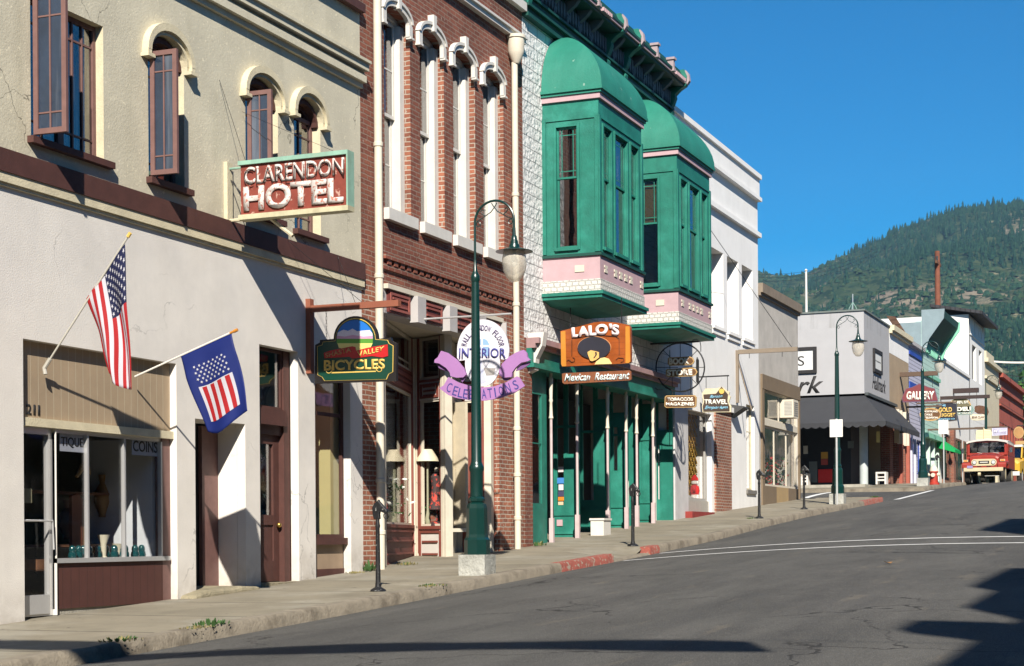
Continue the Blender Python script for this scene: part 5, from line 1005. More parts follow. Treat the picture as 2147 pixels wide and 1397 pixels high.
a = [P_.uv(*q) for q in ((1858, 662), (1877, 664), (1900, 700), (1884, 700))]; MB().poly(P_, a, -.06, 0).build('board', M('weathered_board', (.10, .055, .035), .9, .3, 5, groove=('z', .2, .03)), t); MB().tube([P_.pt(a[1][0], a[1][1]-.1, -.1), P_.pt(a[1][0]+.1, 7.4, -1.5)], .04, 5).build('prop', wood, t)
# ================= lilac siding shop =================
K2 = thing('lilac_shop', 'small pale lilac clapboard shop with a blue stripe', 'building', (70.7, 11.1, zs(70)))
lil = M('lilac_siding', (.42, .42, .52), .8, .05, 3, groove=('z', .16, .02)); blue = M('blue_paint', (.02, .06, .32), .6, .1)
mb = MB(); wallmesh(mb, F, 69.005, 72.45, .5, 7.8, [(69.3, 72.2, .5, 4.0)], .2); mb.build('siding_wall', lil, K2)
MB().pb(F, 69.05, 72.4, 7.4, 7.55, .001, .05).build('blue_stripe', blue, K2); MB().pb(F, 69.1, 71, 5.6, 6.3, .001, .04).build('blue_board', blue, K2); MB().pb(F, 69.0, 72.45, 7.8, 7.95, -.25, .15).build('coping', greyb, K2)
window(F, 69.3, 72.2, 2.6, 4.0, -.1, K2, blue, glass_d, .06, (.5,)); MB().pb(F, 69.3, 72.2, .5, 2.6, -.2, -.08).build('white_riser', M('white_lilac', (.5, .5, .6), .7), K2)
for u in (69.25, 70.2, 72.3): MB().pb(F, u-.1, u+.1, .5, 4.0, .002, .1).build('pilaster', M('white_lilac', (.5, .5, .6), .7), K2)
shell(K2, F, 69.005, 72.45, .5, 7.8, 12, lil, .22)
# ================= mint false-front shop =================
K3 = thing('mint_shop', 'mint green tall false-front shop with a deep bracketed cornice', 'building', (75, 11.1, zs(75)))
mint = M('mint_paint', (.40, .56, .50), .7, .06, 3, groove=('z', .2, .012)); mintt = M('mint_trim', (.20, .50, .36), .6, .1); slate = M('slate_wall', (.20, .26, .28), .8, .1)
MX0, MX1, MT = 72.46, 77.5, 9.15
mb = MB(); wallmesh(mb, F, MX0, MX1, .5, MT, [(72.9, 77.1, .5, 4.2)], .25); mb.build('front_wall', mint, K3)
mb = MB(); mb.pb(PX(MX0), -12.1, -11.12, .5, MT-.05, -.1, .002); mb.build('slate_return', slate, K3)
mb = MB(); mb.poly(Pl((MX0, 11.1), (0, -1)), [(0, MT-.9), (.12, MT-.9), (.25, MT-.55), (.85, MT+.15), (.9, MT+.42), (0, MT+.42)], -(MX1-MX0), 0); mb.build('cornice', M('cornice_dark_green', (.015, .06, .05), .6, .2), K3)
for k in range(13): MB().pb(F, MX0+.1+k*.38, MX0+.25+k*.38, MT-1.25, MT-.9, .001, .12).build('dentil', mintt, K3)
for u, m_ in ((MX0+.04, slate), (MX1-.1, mintt)): mb = MB(); mb.poly(Pl((u, 11.1), (0, -1)), [(0, MT-1.4), (.15, MT-1.3), (.3, MT-.8), (.92, MT+.05), (.96, MT+.46), (0, MT+.46)], -.05, .05); mb.build('end_bracket', m_, K3)
MB().pb(F, MX0+.2, MX1-.2, 6.9, 7.05, .001, .1).build('band', mintt, K3); MB().pb(F, MX0, MX1, 4.2, 4.4, .001, .25).build('shop_cornice', mintt, K3)
for u in (73.0, 74.2, 75.6, 76.9): MB().pb(F, u-.07, u+.07, .5, 4.2, -.1, .06).build('mint_post', M('pale_mint', (.5, .62, .56), .6), K3)
window(F, 73.0, 77.0, 2.7, 4.2, -.1, K3, mintt, glass_d, .06, (.3, .65), (.7,)); MB().pb(F, 72.9, 77.1, .5, 2.7, -.2, -.05).build('riser', M('pale_mint', (.5, .62, .56), .6), K3)
shell(K3, F, MX0, MX1, .5, 7.4, 12, slate, .27)
t = thing('awning', 'small bright green awning beneath the hanging signs', 'awning', (77.6, 11.1, 4.4)); mb = MB(); P_ = Pl((76.6, 11.1), (0, -1)); mb.poly(P_, [(0, 4.4), (.8, 3.85), (.8, 3.72), (0, 3.95)], -1.9, 0); mb.build('cover', M('green_cloth', (.0, .28, .07), .7, .1), t)
# ================= white two storey block =================
K4 = thing('white_block', 'large white two storey building with a dark tiled roof edge on its corner', 'building', (84, 11.1, zs(84)))
wb_ = M('bright_white_wall', (.70, .69, .66), .85, .04, 1.5, streak=.08); JX = 87.9; JZ = 11.3
MB().pb(F, 77.51, JX, .5, 8.0, -.3, 0).build('low_front_wall', wb_, K4); MB().pb(F, 77.51, JX, 8.0, 8.15, -.35, .08).build('low_coping', wb_, K4)
mb = MB(); S4 = PX(JX); mb.pb(S4, -24, -11.1, .5, JZ, -.25, 0); mb.build('side_wall', wb_, K4)
w1 = [(F.uv(x0, 770)[0], F.uv(x1, 780)[0], F.uv(x0+3, y1)[1], F.uv(x0+3, y0)[1]) for x0, y0, x1, y1 in ((2040, 750, 2048, 796), (2055, 775, 2061, 812))]
mb = MB(); wallmesh(mb, F, JX+.01, 94.45, 6.0, JZ, [(89.2, 90.8, 8.1, 9.9), (92.0, 93.2, 8.1, 9.9)], .25); mb.pb(F, JX+.01, 94.45, .5, 5.99, -.25, 0); mb.build('tower_wall', wb_, K4)
for a in (89.2, 92.0): MB().pb(F, a-.1, a+1.7, 8.0, 10.0, -.4, -.3).build('dark_sheet', dark, K4); window(F, a, a+(1.6 if a < 90 else 1.2), 8.1, 9.9, -.15, K4, M('dark_frame', (.03, .025, .02), .7), glass_d, .08, (.5,), (.5,))  # dark sheet behind each window stands in for an unlit room
MB().pb(F, JX+.3, 94.2, 10.3, 10.38, .001, .05).build('string_course', wb_, K4)
for a in (90.2, 92.0, 93.0): MB().pb(F, a, a+.12, 10.5, 11.2, .001, .03).build('pilaster_strip', wb_, K4)
mb = MB(); mb.add([(JX-.35, 10.4, JZ-.05), (94.8, 10.4, JZ-.05), (94.8, 13, JZ+.45), (JX-.35, 13, JZ+.45), (JX-.35, 10.4, JZ+.10), (94.8, 10.4, JZ+.10), (94.8, 13, JZ+.60), (JX-.35, 13, JZ+.60)], [(0, 3, 2, 1), (4, 5, 6, 7), (0, 1, 5, 4), (1, 2, 6, 5), (2, 3, 7, 6), (3, 0, 4, 7)]); mb.build('roof', M('tile_dark', (.03, .03, .035), .7, .3, 3, groove=('u', .25, .05), spots=.7, spotcol=(.5, .5, .5), spotscale=4), K4)
mb = MB(); mb.box((JX+.25, 11.35, JZ-.4), (94.4, 24, JZ-.3)); mb.build('flat_roof', MATS['roof_tar'], K4)
mb = MB(); mb.box((94.2, 11.36, .5), (94.44, 24, JZ)); mb.box((77.52, 24, .5), (94.44, 24.2, 8)); mb.build('rear_walls', wb_, K4)
MB().box((77.52, 11.41, 7.4), (JX, 24, 7.5)).build('low_roof', MATS['roof_tar'], K4)
# lower front shop openings
for a, b in ((78.2, 80.6), (81.4, 84.6), (85.4, 87.4), (89, 93.6)):
    window(F, a, b, 2.6, 4.7, .05, K4, M('brown_frame', (.16, .09, .06), .7), glass_d, .1, (.5,)); MB().pb(F, a-.15, b+.15, .5, 2.6, .002, .08).build('brown_riser', M('brown_riser', (.22, .12, .08), .8, .15), K4)
MB().pb(F, 80.65, 81.3, .5, 5.0, .002, .2).build('brick_pier', brick_r, K4)
# ================= cream building, red brick building =================
K5 = thing('cream_building', 'cream plastered building with a stepped parapet before the red brick one', 'building', (98, 11.1, zs(98)))
crm = M('cream_plaster', (.52, .46, .33), .9, .08, 2)
mb = MB(); wallmesh(mb, F, 94.46, 101.3, .5, 9.5, [(95.5, 100.3, .5, 5.0)], .3); mb.build('front_wall', crm, K5); mb = MB(); mb.pb(F, 94.46, 101.35, 9.5, 9.72, -.3, .2); mb.pb(F, 94.46, 98, 9.721, 10.1, -.3, .1); mb.pb(F, 94.46, 101.3, 8.6, 8.75, .001, .12); mb.build('parapet', crm, K5)
window(F, 95.6, 100.2, 2.5, 5.0, -.2, K5, M('brown_frame', (.16, .09, .06), .7), glass_d, .1, (.3, .7)); MB().pb(F, 95.5, 100.3, .5, 2.5, -.3, -.12).build('riser', crm, K5); shell(K5, F, 94.46, 101.3, .5, 9.5, 12, crm, .32)
K6 = thing('red_brick_building', 'red painted brick building with small arched vents at the far end of the row', 'building', (108, 11.1, zs(108)))
rb = M('painted_red_brick', (.30, .07, .045), .85, .12, 2, groove=('z', 1.1, .06), gcol=(.10, .03, .02))
mb = MB(); wallmesh(mb, F, 101.31, 115.3, .5, 9.25, [(103+1.6*i, 103.7+1.6*i, 5.6, 6.7, .3) for i in range(7)]+[(103, 106.4, .5, 4.4), (108.5, 112.5, .5, 4.4)], .35); mb.build('front_wall', rb, K6)
mb = MB(); mb.pb(F, 101.31, 115.4, 9.25, 9.5, -.35, .25); mb.pb(F, 101.31, 115.4, 7.6, 7.75, .001, .12); mb.pb(F, 101.31, 115.4, 8.5, 8.62, .001, .15); mb.build('cornice', rb, K6)
for i in range(7): MB().pb(F, 103+1.6*i, 103.7+1.6*i, 5.6, 6.7, -.3, -.25).build('vent', dark, K6)
for a, b in ((103, 106.4), (108.5, 112.5)): window(F, a, b, 2.3, 4.4, -.15, K6, M('brown_frame', (.16, .09, .06), .7), glass_d, .1, (.5,)); 
MB().pb(F, 102.9, 112.6, .5, 2.3, -.36, -.1).build('riser', rb, K6); shell(K6, F, 101.31, 115.3, .5, 9.25, 14, rb, .37)
# ================= utility pole, mast, wires =================
t = thing('utility_pole', 'tall weathered brown utility pole with a crossarm rising behind the white roofs', 'utility pole', (*place(1967, 655, X=112), 0)); x, y = place(1967, 590, X=112); zt_ = onz = None
d = ray(1965, 527); k = 112/d[0]; zt_ = d[2]*k; xt, yt = d[0]*k, d[1]*k
MB().tube([(x, y, zc(112)), (xt, yt, zt_)], [.26, .17], 10).build('pole', M('pole_rust', (.17, .06, .035), .9, .25, 3), t, True)
mb = MB(); mb.box((xt-.9, yt-.12, zt_-.9), (xt+.9, yt+.0, zt_-.72)); mb.build('crossarm', wood, t)
mb = MB(); mb.tube([(xt-.5, yt-.05, zt_-.7), (xt-.5, yt-.05, zt_-.4)], .08, 6); mb.build('insulator', black, t); mb = MB(); mb.tube([(xt+.5, yt-.05, zt_-.7), (xt+.5, yt-.05, zt_-.4)], .08, 6); mb.build('insulator', black, t)
d = ray(1690, 570); k = 64/d[0]; a = Vector(d)*k; d = ray(1691, 660); k = 64/d[0]; b = Vector(d)*k; t = thing('flagpole', 'bare white flagpole on the roof of the grey corner shop', 'flagpole', tuple(b)); MB().tube([(b.x, b.y, HT-.4), tuple(a)], [.055, .04], 8).build('pole', white, t); MB().lathe(tuple(a), [(.03, 0), (.07, .05), (.0, .12)], 8).build('finial', white, t)
d = ray(1788, 645); k = 62/d[0]; a = Vector(d)*k; t = thing('roof_vane', 'small grey metal spire on the grey corner shop roof', 'roof vane', (a.x, a.y, HT-.3)); mb = MB(); mb.tube([(a.x, a.y, HT-.3), (a.x, a.y, a.z+.5)], .02, 5); mb.build('rod', alu, t); mb = MB()
for k in range(4): c_, s_ = math.cos(k*math.pi/2), math.sin(k*math.pi/2); mb.tube([(a.x, a.y, a.z+.2), (a.x+.12*c_, a.y+.12*s_, a.z-.0), (a.x+.2*c_, a.y+.2*s_, a.z-.25)], .015, 4)
mb.build('fin', M('verdigris', (.2, .32, .28), .7), t)
def wire(p, q, sag, r, lab, name='power_line', mat=None):
    p, q = Vector(p), Vector(q); pts_ = [p.lerp(q, i/16)-Vector((0, 0, sag*4*(i/16)*(1-i/16))) for i in range(17)]; o = MB().tube(pts_, r, 4).build(name, mat or black); tag(o, lab, 'wire'); return o
def at(px, py, X): d = ray(px, py); k = X/d[0]; return Vector(d)*k
for i in range(3): wire(at(1560, 574+7*i, 150), at(1840, 520+8*i, 190), 1.0, .022, ('highest', 'middle', 'lowest')[i]+' of the three thin lines crossing the sky left of the ridge')
wire(at(2070, 757, 104), at(2200, 757, 104), .1, .075, 'pale horizontal cable above the red brick building', 'span_cable', white)
for i, y in enumerate((782, 795)): wire(at(2092, y, 112), at(2200, y+3, 112), .2, .03, ('upper', 'lower')[i]+' thin dark line beneath the pale horizontal cable')
# ================= street lamps =================
def lamp_at(x, y, label):
    z = zs(x); t = thing('street_lamp', label, 'street lamp', (x, y, z), 'green swan neck street lamps along the kerb')
    b = MB().box((x-.19, y-.19, z-.12), (x+.19, y+.19, z+.27)).build('footing', M('weathered_footing', (.32, .32, .29), .95, .35, 3, .02, 25, streak=.5, streakcol=(.15, .15, .14)), t)
    mb = MB(); mb.lathe((x, y, z+.27), [(.175, 0), (.175, .20), (.155, .23), (.145, .27), (.140, .62), (.125, .68), (.095, .70), (.11, .72), (.11, .75), (.088, .78)], 8, rot=math.pi/8); mb.build('base', dgreen, t)
    mb = MB(); mb.lathe((x, y, z+1.05), [(.088, 0), (.088, .33), (.10, .36), (.10, .40), (.085, .43), (.072, .47), (.066, 1.4), (.053, 2.88)], 10); mb.build('pole', dgreen, t, True)
    mb = MB(); mb.lathe((x, y, z+3.93), [(.05, 0), (.063, .03), (.063, .08), (.045, .12), (.028, .16), (.016, .30)], 12); mb.build('pole_cap', dgreen, t, True)
    R_ = .285; zc_ = z+4.72; pts_ = [(x, y, z+4.05), (x, y, zc_)]+[(x, y-R_+R_*math.cos(math.pi*i/16), zc_+R_*math.sin(math.pi*i/16)) for i in range(1, 17)]+[(x, y-2*R_, z+4.58)]
    nk = MB().tube(pts_, .017, 8).build('swan_neck', dgreen, t, True)
    for s in (-1, 1):
        q = []; c0 = y-R_-s*.0
        for (a, b_) in ((.03, .235), (.10, .24), (.13, .19), (.09, .13), (.03, .16), (-.0, .21)): pass
        pth = [(.005, .20), (.05, .255), (.10, .24), (.10, .17), (.05, .14), (.02, .16)] 
        pth = [(.02, .262), (.085, .235), (.075, .17), (.0, .135)]
        sc1 = [(0.0, .14), (.10, .23), (.06, .265), (.01, .22)]
        main = [(-.04, .255), (-.005, .20), (.05, .135), (.13, .09), (.20, .05), (.25, .03), (.265, -.02), (.24, -.05), (.205, -.03), (.21, .01), (.245, .02)]
        curl = [(.13, .09), (.17, .12), (.20, .15), (.18, .18), (.155, .16)]
        for cv_ in (main, curl): MB().tube([(x, y-R_+s*a, zc_+b_) for a, b_ in cv_], .007, 5).build('scroll', dgreen, nk, True)
    hy_ = y-2*R_; hz_ = z+4.30
    MB().lathe((x, hy_, hz_), [(.25, 0), (.25, .006), (.14, .035), (.075, .06), (.065, .10), (.055, .105), (.05, .15), (.042, .155), (.035, .21), (.025, .22), (.02, .32)], 20).build('lamp_hood', dgreen, t, True)
    g = MB().lathe((x, hy_, hz_), [(.02, -.40), (.07, -.385), (.115, -.33), (.150, -.25), (.165, -.16), (.162, -.08), (.145, -.005)], 18).build('globe', GL, t, True)
    MB().lathe((x, hy_, hz_), [(.01, -.20), (.04, -.17), (.05, -.12), (.03, -.06), (.02, -.0)], 12).build('bulb', M('bulb_white', (.8, .8, .75), .2, 0), g, True)
    return t
GL = bpy.data.materials.new('globe_glass'); GL.use_nodes = True; nt = GL.node_tree; b = nt.nodes['Principled BSDF']; out = nt.nodes['Material Output']
b.inputs['Base Color'].default_value = (.62, .58, .50, 1); b.inputs['Roughness'].default_value = .15; tr = nd(nt, 'ShaderNodeBsdfTransparent'); tr.inputs[0].default_value = (.95, .93, .9, 1); mx = nd(nt, 'ShaderNodeMixShader')
tcn = nd(nt, 'ShaderNodeTexCoord'); nt.links.new(mth(nt, 'ADD', mth(nt, 'MULTIPLY', noi(nt, tcn.outputs['Object'], 60, 3, .6, .3, .7), .2), .42), mx.inputs[0]); nt.links.new(tr.outputs[0], mx.inputs[1]); nt.links.new(b.outputs[0], mx.inputs[2]); nt.links.new(mx.outputs[0], out.inputs[0])
L0_ = lamp_at(20.62, 9.05, 'nearest dark green street lamp, in front of the lavender oval sign')
def lampdup(x, y, lab): return dup(L0_, (x, y, zs(x)), lab)
lampdup(44.55, 9.05, 'dark green street lamp at the near corner, before the grey corner shop'); lampdup(59.2, 9.05, 'dark green street lamp across the side street, crossing the red gallery sign'); lampdup(79.5, 9.3, 'farthest dark green street lamp, its pole rising behind the red vehicle')
# ================= horse head hitching posts =================
def horsepost(x, y, label):
    z = zs(x); t = thing('hitching_post', label, 'hitching post', (x, y, z), 'black horse head hitching posts on the kerb')
    MB().lathe((x, y, z), [(.10, 0), (.09, .02), (.038, .05), (.031, .1), (.025, .75), (.031, .78), (.024, .82), (.022, .88)], 10).build('post', black, t, True)
    P_ = Pl((x-.025, y), (0, -1)); pf = [(-.045, .86), (.035, .86), (.03, .92), (.035, .955), (.075, .94), (.12, .925), (.135, .94), (.13, .97), (.09, 1.01), (.055, 1.05), (.03, 1.075), (.02, 1.10), (.0, 1.075), (-.04, 1.05), (-.065, 1.0), (-.06, .93)]
    o = MB().poly(P_, [(u, z+v) for u, v in pf], -.05, 0).build('horse_head', black, t); md = o.modifiers.new('b', 'BEVEL'); md.width = .014; md.segments = 2
    MB().tube([(x+.03+.0*math.cos(a), y-.10+.035*math.cos(a), z+.90+.035*math.sin(a)) for a in [i*math.pi/6 for i in range(13)]], .006, 5, caps=False).build('ring', black, t, True)
    return t
def bpos(px, py, Y=9.15):
    d = ray(px, py); k = Y/d[1]; return d[0]*k
h0 = horsepost(bpos(793, 1252), 9.15, 'nearest black horse head hitching post, before the white downpipe')
for px, py, lab in ((1327, 1145, 'black horse head hitching post before the green doorways'), (1592, 1088, 'black horse head hitching post before the narrow window of the white building'), (1686, 1073, 'black horse head hitching post at the end of the low stucco shop')):
    x = bpos(px, py); dup(h0, (x, 9.15, zs(x)), lab)
x = 63.2; dup(h0, (x, 9.15, zs(x)), 'black hitching post right of the far sign pole, before the red vehicle')
# sign poles and hydrant
def signpole(px_, py_, ytop, w_, h_, lab):
    x = bpos(px_, py_, 8.98); y = 8.98; P_ = PX(x); zt_ = P_.uv(px_, ytop)[1]; t = thing('sign_pole', lab, 'sign pole', (x, y, zs(x))); MB().tube([(x, y, zs(x)-.1), (x, y, zt_+.02)], .028, 8).build('pole', M('galvanised', (.42, .43, .43), .5, .1, metal=.3), t, True)
    o = MB().pb(P_, -y-w_/2, -y+w_/2, zt_-h_, zt_, .03, .035).build('plate', M('white_plate', (.68, .67, .64), .5, .05), t); md = o.modifiers.new('b', 'BEVEL'); md.width = .002
signpole(1755, 1074, 880, .34, .46, 'white rectangular plate on a thin grey pole beside the near corner lamp'); signpole(1979, 1018, 881, .36, .52, 'white rectangular plate on a thin grey pole beside the far fire hydrant')
x = bpos(1958, 1022, 9.1); x = 61.0; z = zs(x); yh = -PX(x).uv(1958, 1000)[0]; t = thing('fire_hydrant', 'red fire hydrant with a cream top beside the far lamp', 'fire hydrant', (x, yh, z))
MB().lathe((x, yh, z), [(.19, 0), (.19, .05), (.14, .08), (.13, .42), (.16, .44), (.16, .48)], 14).build('barrel', redp, t, True)
MB().lathe((x, yh, z), [(.15, .48), (.14, .56), (.10, .64), (.05, .67), (.03, .74)], 14).build('bonnet', creamp, t, True)
for s in (-1, 1): MB().tube([(x, yh+s*.1, z+.36), (x, yh+s*.22, z+.36)], .06, 8).build('outlet', creamp, t, True)
MB().tube([(x-.1, yh, z+.34), (x-.22, yh, z+.34)], .075, 8).build('outlet', creamp, t, True)
# ================= hotel sign =================
rust = M('rusty_red_panel', (.20, .042, .028), .85, .22, 6, spots=.62, spotcol=(.42, .25, .2), spotscale=14); vg = M('verdigris_metal', (.22, .38, .30), .8, .2, 5, streak=.3, streakcol=(.25, .2, .1)); wornw = M('worn_white_letter', (.54, .49, .46), .8, .2, 20, spots=.56, spotcol=(.38, .16, .12), spotscale=22)
X = 17.58; P_ = PX(X); t = thing('hotel_sign', 'rusty red double sided neon hotel sign hanging from the beige and white building', 'sign', (X, 11.1, 3.95))
ui, uo = P_.uv(503, 395)[0], P_.uv(727, 380)[0]; zb_, zt_ = P_.uv(600, 451)[1]+.05, P_.uv(600, 328)[1]-.05
mb = MB(); mb.pb(P_, ui, uo, zb_, zt_, -.13, -.02); mb.build('cabinet', rust, t); mb = MB(); mb.pb(P_, ui-.02, uo+.02, zt_, zt_+.05, -.15, 0.015); mb.pb(P_, uo, uo+.02, zb_, zt_, -.15, 0.014); mb.build('top_edge', vg, t); MB().pb(P_, ui-.02, uo+.02, zb_-.06, zb_, -.15, .015).build('bottom_edge', M('cream_rust_edge', (.45, .42, .28), .8, .2, 6, streak=.3, streakcol=(.25, .12, .05)), t)
text('CLARENDON', P_, (ui+.06, uo-.04, zb_+.37, zt_-.03), -.02, wornw, t, bold=.02, ext=.02); text('HOTEL', P_, (ui+.05, uo-.05, zb_+.04, zb_+.34), -.02, wornw, t, bold=.035, ext=.025)
tb = M('neon_tube_dead', (.06, .045, .04), .3, .2)
text('CLARENDON', P_, (ui+.07, uo-.03, zb_+.35, zt_-.06), .012, tb, t, name='neon_tube', bold=-.035, ext=.012)
mb = MB(); wu = -11.1; mb.pb(P_, wu+.0, wu+.05, zb_-.03, zt_+.08, -.18, -.06); mb.build('wall_post', trim_b, t)
MB().tube([P_.pt(wu, zt_-.0, -.12), P_.pt(ui, zt_-.0, -.12)], .014, 6).build('top_arm', vg, t); MB().tube([P_.pt(wu, zb_-.03, -.12), P_.pt(ui, zb_-.03, -.12)], .02, 6).build('bottom_arm', trim_b, t); MB().tube([P_.pt(wu+.02, zt_-.1, -.14), P_.pt(ui+.1, zb_+.1, -.14)], .008, 5).build('stay', black, t)
MB().tube([P_.pt(ui+.35, zb_-.05, -.14), P_.pt(ui+.65, zb_-.28, -.14)], .025, 6).build('strut', trim_b, t)
for (a, b) in (((457, 168), (505, 312)), ((505, 235), (700, 315))):
    pa = F.pt(*F.uv(*a), .02); pb_ = P_.pt(P_.uv(*b)[0], zt_+.05, -.12); MB().tube([pa, pb_], .003, 4).build('guy_wire', black, t)
# chains / wires on the white wall
for a, b, bx in (((592, 505), (648, 640), 838), ((697, 537), (720, 640), 838)):
    pass
# ================= bicycle shop sign =================
X = 19.69; P_ = PX(X); t = thing('bicycle_shop_sign', 'dark green bicycle shop sign with a mountain roundel hanging from a brick red bracket', 'sign', (X, 11.1, 3.0))
brk = M('bracket_red', (.23, .075, .042), .75, .1, 5); gsign = M('sign_green', (.003, .042, .025), .4, .05); blk2 = M('sign_dark_edge', (.012, .010, .010), .4, .1); gold = M('sign_gold', (.62, .42, .10), .5, .05)
c_ = lambda x, y: P_.uv(x, y)
a = c_(644, 628); b = c_(644, 784); MB().pb(P_, -11.1, -11.03, b[1], a[1], -.05, .05).build('wall_plate', brk, t)
a = c_(740, 636); b = c_(740, 650); MB().pb(P_, -11.03, c_(838, 642)[0], c_(740, 649)[1], c_(740, 636)[1], -.045, .045).build('bracket', brk, t)
sx_ = lambda X_: 630+X_*220/1397; sy_ = lambda Y_: 610+Y_*220/1397
def sp_(l): return [c_(sx_(a), sy_(b)) for a, b in l]
lf_, rt_, bt_, tp_ = 195, 1275, 1215, 650
body_ = sp_([(195, 720), (255, 690), (260, 655), (440, 640)])+[c_(sx_(735+295*math.cos(math.radians(q))), sy_(640-305*math.sin(math.radians(q)))) for q in range(180, -1, -12)]+sp_([(1200, 620), (1215, 665), (1280, 700), (1275, 1200), (190, 1235)])
MB().poly(P_, body_, -.05, 0).build('board', blk2, t)
ins = sp_([(225, 740), (290, 720), (300, 680), (465, 665)])+[c_(sx_(735+268*math.cos(math.radians(q))), sy_(645-280*math.sin(math.radians(q)))) for q in range(180, -1, -12)]+sp_([(1165, 655), (1185, 700), (1240, 730), (1235, 1080), (1180, 1110), (1150, 1180), (320, 1200), (290, 1150), (230, 1120)])
MB().poly(P_, ins, .001, .006).build('gold_line', gold, t)
cu_, cz_ = c_(sx_(730), sy_(930)); ins2 = [(cu_+(u-cu_)*.985, cz_+(z_-cz_)*.980) for u, z_ in ins]; MB().poly(P_, ins2, .0065, .010).build('green_field', gsign, t)
def rnd_(x, y, r, k0=0, k1=360, n=24): return [c_(sx_(x+r*math.cos(math.radians(k0+(k1-k0)*i/n))), sy_(y-r*math.sin(math.radians(k0+(k1-k0)*i/n)))) for i in range(n+(k1-k0 != 360))]
pic = MB(); pic.poly(P_, rnd_(730, 630, 240, 0, 180), .0105, .013); pic.build('sky_paint', M('paint_sky', (.01, .14, .5), .5, 0), t)
MB().poly(P_, sp_([(492, 640), (500, 560), (545, 535), (580, 520), (640, 535), (700, 505), (760, 540), (850, 530), (930, 525), (965, 570), (970, 640)]), .0135, .015).build('snow_paint', M('paint_snow', (.65, .58, .66), .5, .1, 40), t)
MB().poly(P_, sp_([(490, 640), (490, 600), (600, 610), (700, 590), (850, 610), (968, 600), (970, 640)]), .0155, .016).build('pink_paint', M('paint_pink', (.55, .28, .42), .5, .1), t)
MB().poly(P_, sp_([(490, 700), (490, 640), (970, 640), (968, 700)]), .0105, .0165).build('grass_paint', M('paint_grass', (.08, .25, .03), .5, .05), t)
MB().poly(P_, sp_([(500, 700), (968, 700), (930, 780), (860, 800), (740, 810), (600, 780), (520, 760)]), .0105, .0166).build('field_paint', M('paint_wheat', (.65, .55, .18), .5, .05), t)
MB().poly(P_, sp_([(320, 830), (400, 800), (700, 740), (740, 750), (750, 800), (900, 760), (1170, 715), (1175, 870), (1100, 890), (960, 870), (700, 905), (660, 880), (330, 900)]), .017, .021).build('red_ribbon', M('paint_red', (.42, .01, .012), .5, .05), t)
def ptext(s, l, ra, mat, par, shear=0, bold=0, o=.0, P__=None, ext=.006, slope=None, nm_='lettering'):
    P__ = P__ or P_; ob = text(s, P__, (0, 1, 0, 1), o, mat, None, nm_, shear, bold, ext)
    # l: four picture corners bottom-left, bottom-right, top-right, top-left
    q = [P__.uv(*p) for p in l]; me = ob.data
    for v in me.vertices:
        rel = v.co-Vector((P__.o[0], P__.o[1], 0)); a_ = rel.x*P__.d[0]+rel.y*P__.d[1]; b_ = v.co.z; oo = rel.x*P__.n[0]+rel.y*P__.n[1]
        lo = (q[0][0]+(q[1][0]-q[0][0])*a_, q[0][1]+(q[1][1]-q[0][1])*a_); hi = (q[3][0]+(q[2][0]-q[3][0])*a_, q[3][1]+(q[2][1]-q[3][1])*a_)
        v.co = P__.pt(lo[0]+(hi[0]-lo[0])*b_, lo[1]+(hi[1]-lo[1])*b_, oo)
    if par: ob.parent = par; ob.location = -Vector(par.location) if par.type == 'EMPTY' else (0, 0, 0)
    return ob
S_ = lambda *l: [(sx_(a), sy_(b)) for a, b in l]
ptext('SHASTA', S_((345, 895), (690, 815), (685, 750), (340, 835)), 0, M('sign_brown_letter', (.42, .2, .08), .5, .05), t, bold=.02, o=.021)
ptext('VALLEY', S_((780, 885), (1110, 800), (1130, 735), (765, 810)), 0, gold, t, bold=.02, o=.021)
ptext('BICYCLES', S_((320, 1065), (1130, 1045), (1130, 905), (320, 925)), 0, gold, t, bold=.03, o=.0105)
mb = MB(); mb.poly(P_, sp_([(420, 1100), (1010, 1080), (1010, 1065), (420, 1083)]), .0105, .014)
for cx_, cy_, s in ((375, 1060, 1), (1065, 1040, -1)):
    mb.tube([P_.pt(*c_(sx_(cx_+s*r*math.cos(a)), sy_(cy_+r*math.sin(a))), .014) for a, r in [(-1+i*.5, 60-i*4.5) for i in range(12)]], .006, 4)
mb.build('scrollwork', gold, t)
for xx in (332, 1130):
    q0, q1 = c_(sx_(xx), sy_(255)), c_(sx_(xx+10), sy_(650)); n = 9
    mb = MB()
    for i in range(n):
        z0_ = q1[1]+(q0[1]-q1[1])*i/n; z1_ = q1[1]+(q0[1]-q1[1])*(i+1)/n; w_ = .008; o_ = -.025
        dx = .008 if i % 2 else 0; dy = 0 if i % 2 else .008
        mb.tube([(P_.pt(q0[0], z0_-.004, o_)+Vector((dx, dy, 0))), (P_.pt(q0[0], z1_+.004, o_)+Vector((dx, dy, 0)))], .0025, 4); mb.tube([(P_.pt(q0[0], z0_-.004, o_)-Vector((dx, dy, 0))), (P_.pt(q0[0], z1_+.004, o_)-Vector((dx, dy, 0)))], .0025, 4)
    mb.build('chain', black, t)
for a, b in (((592, 505), (760, 640)), ((697, 537), (745, 640))):
    pa = F.pt(*F.uv(*a), .08); u_ = P_.uv(*b)[0]; MB().tube([pa, P_.pt(u_, P_.uv(740, 636)[1], 0)], .0035, 4).build('guy_wire', black, t)
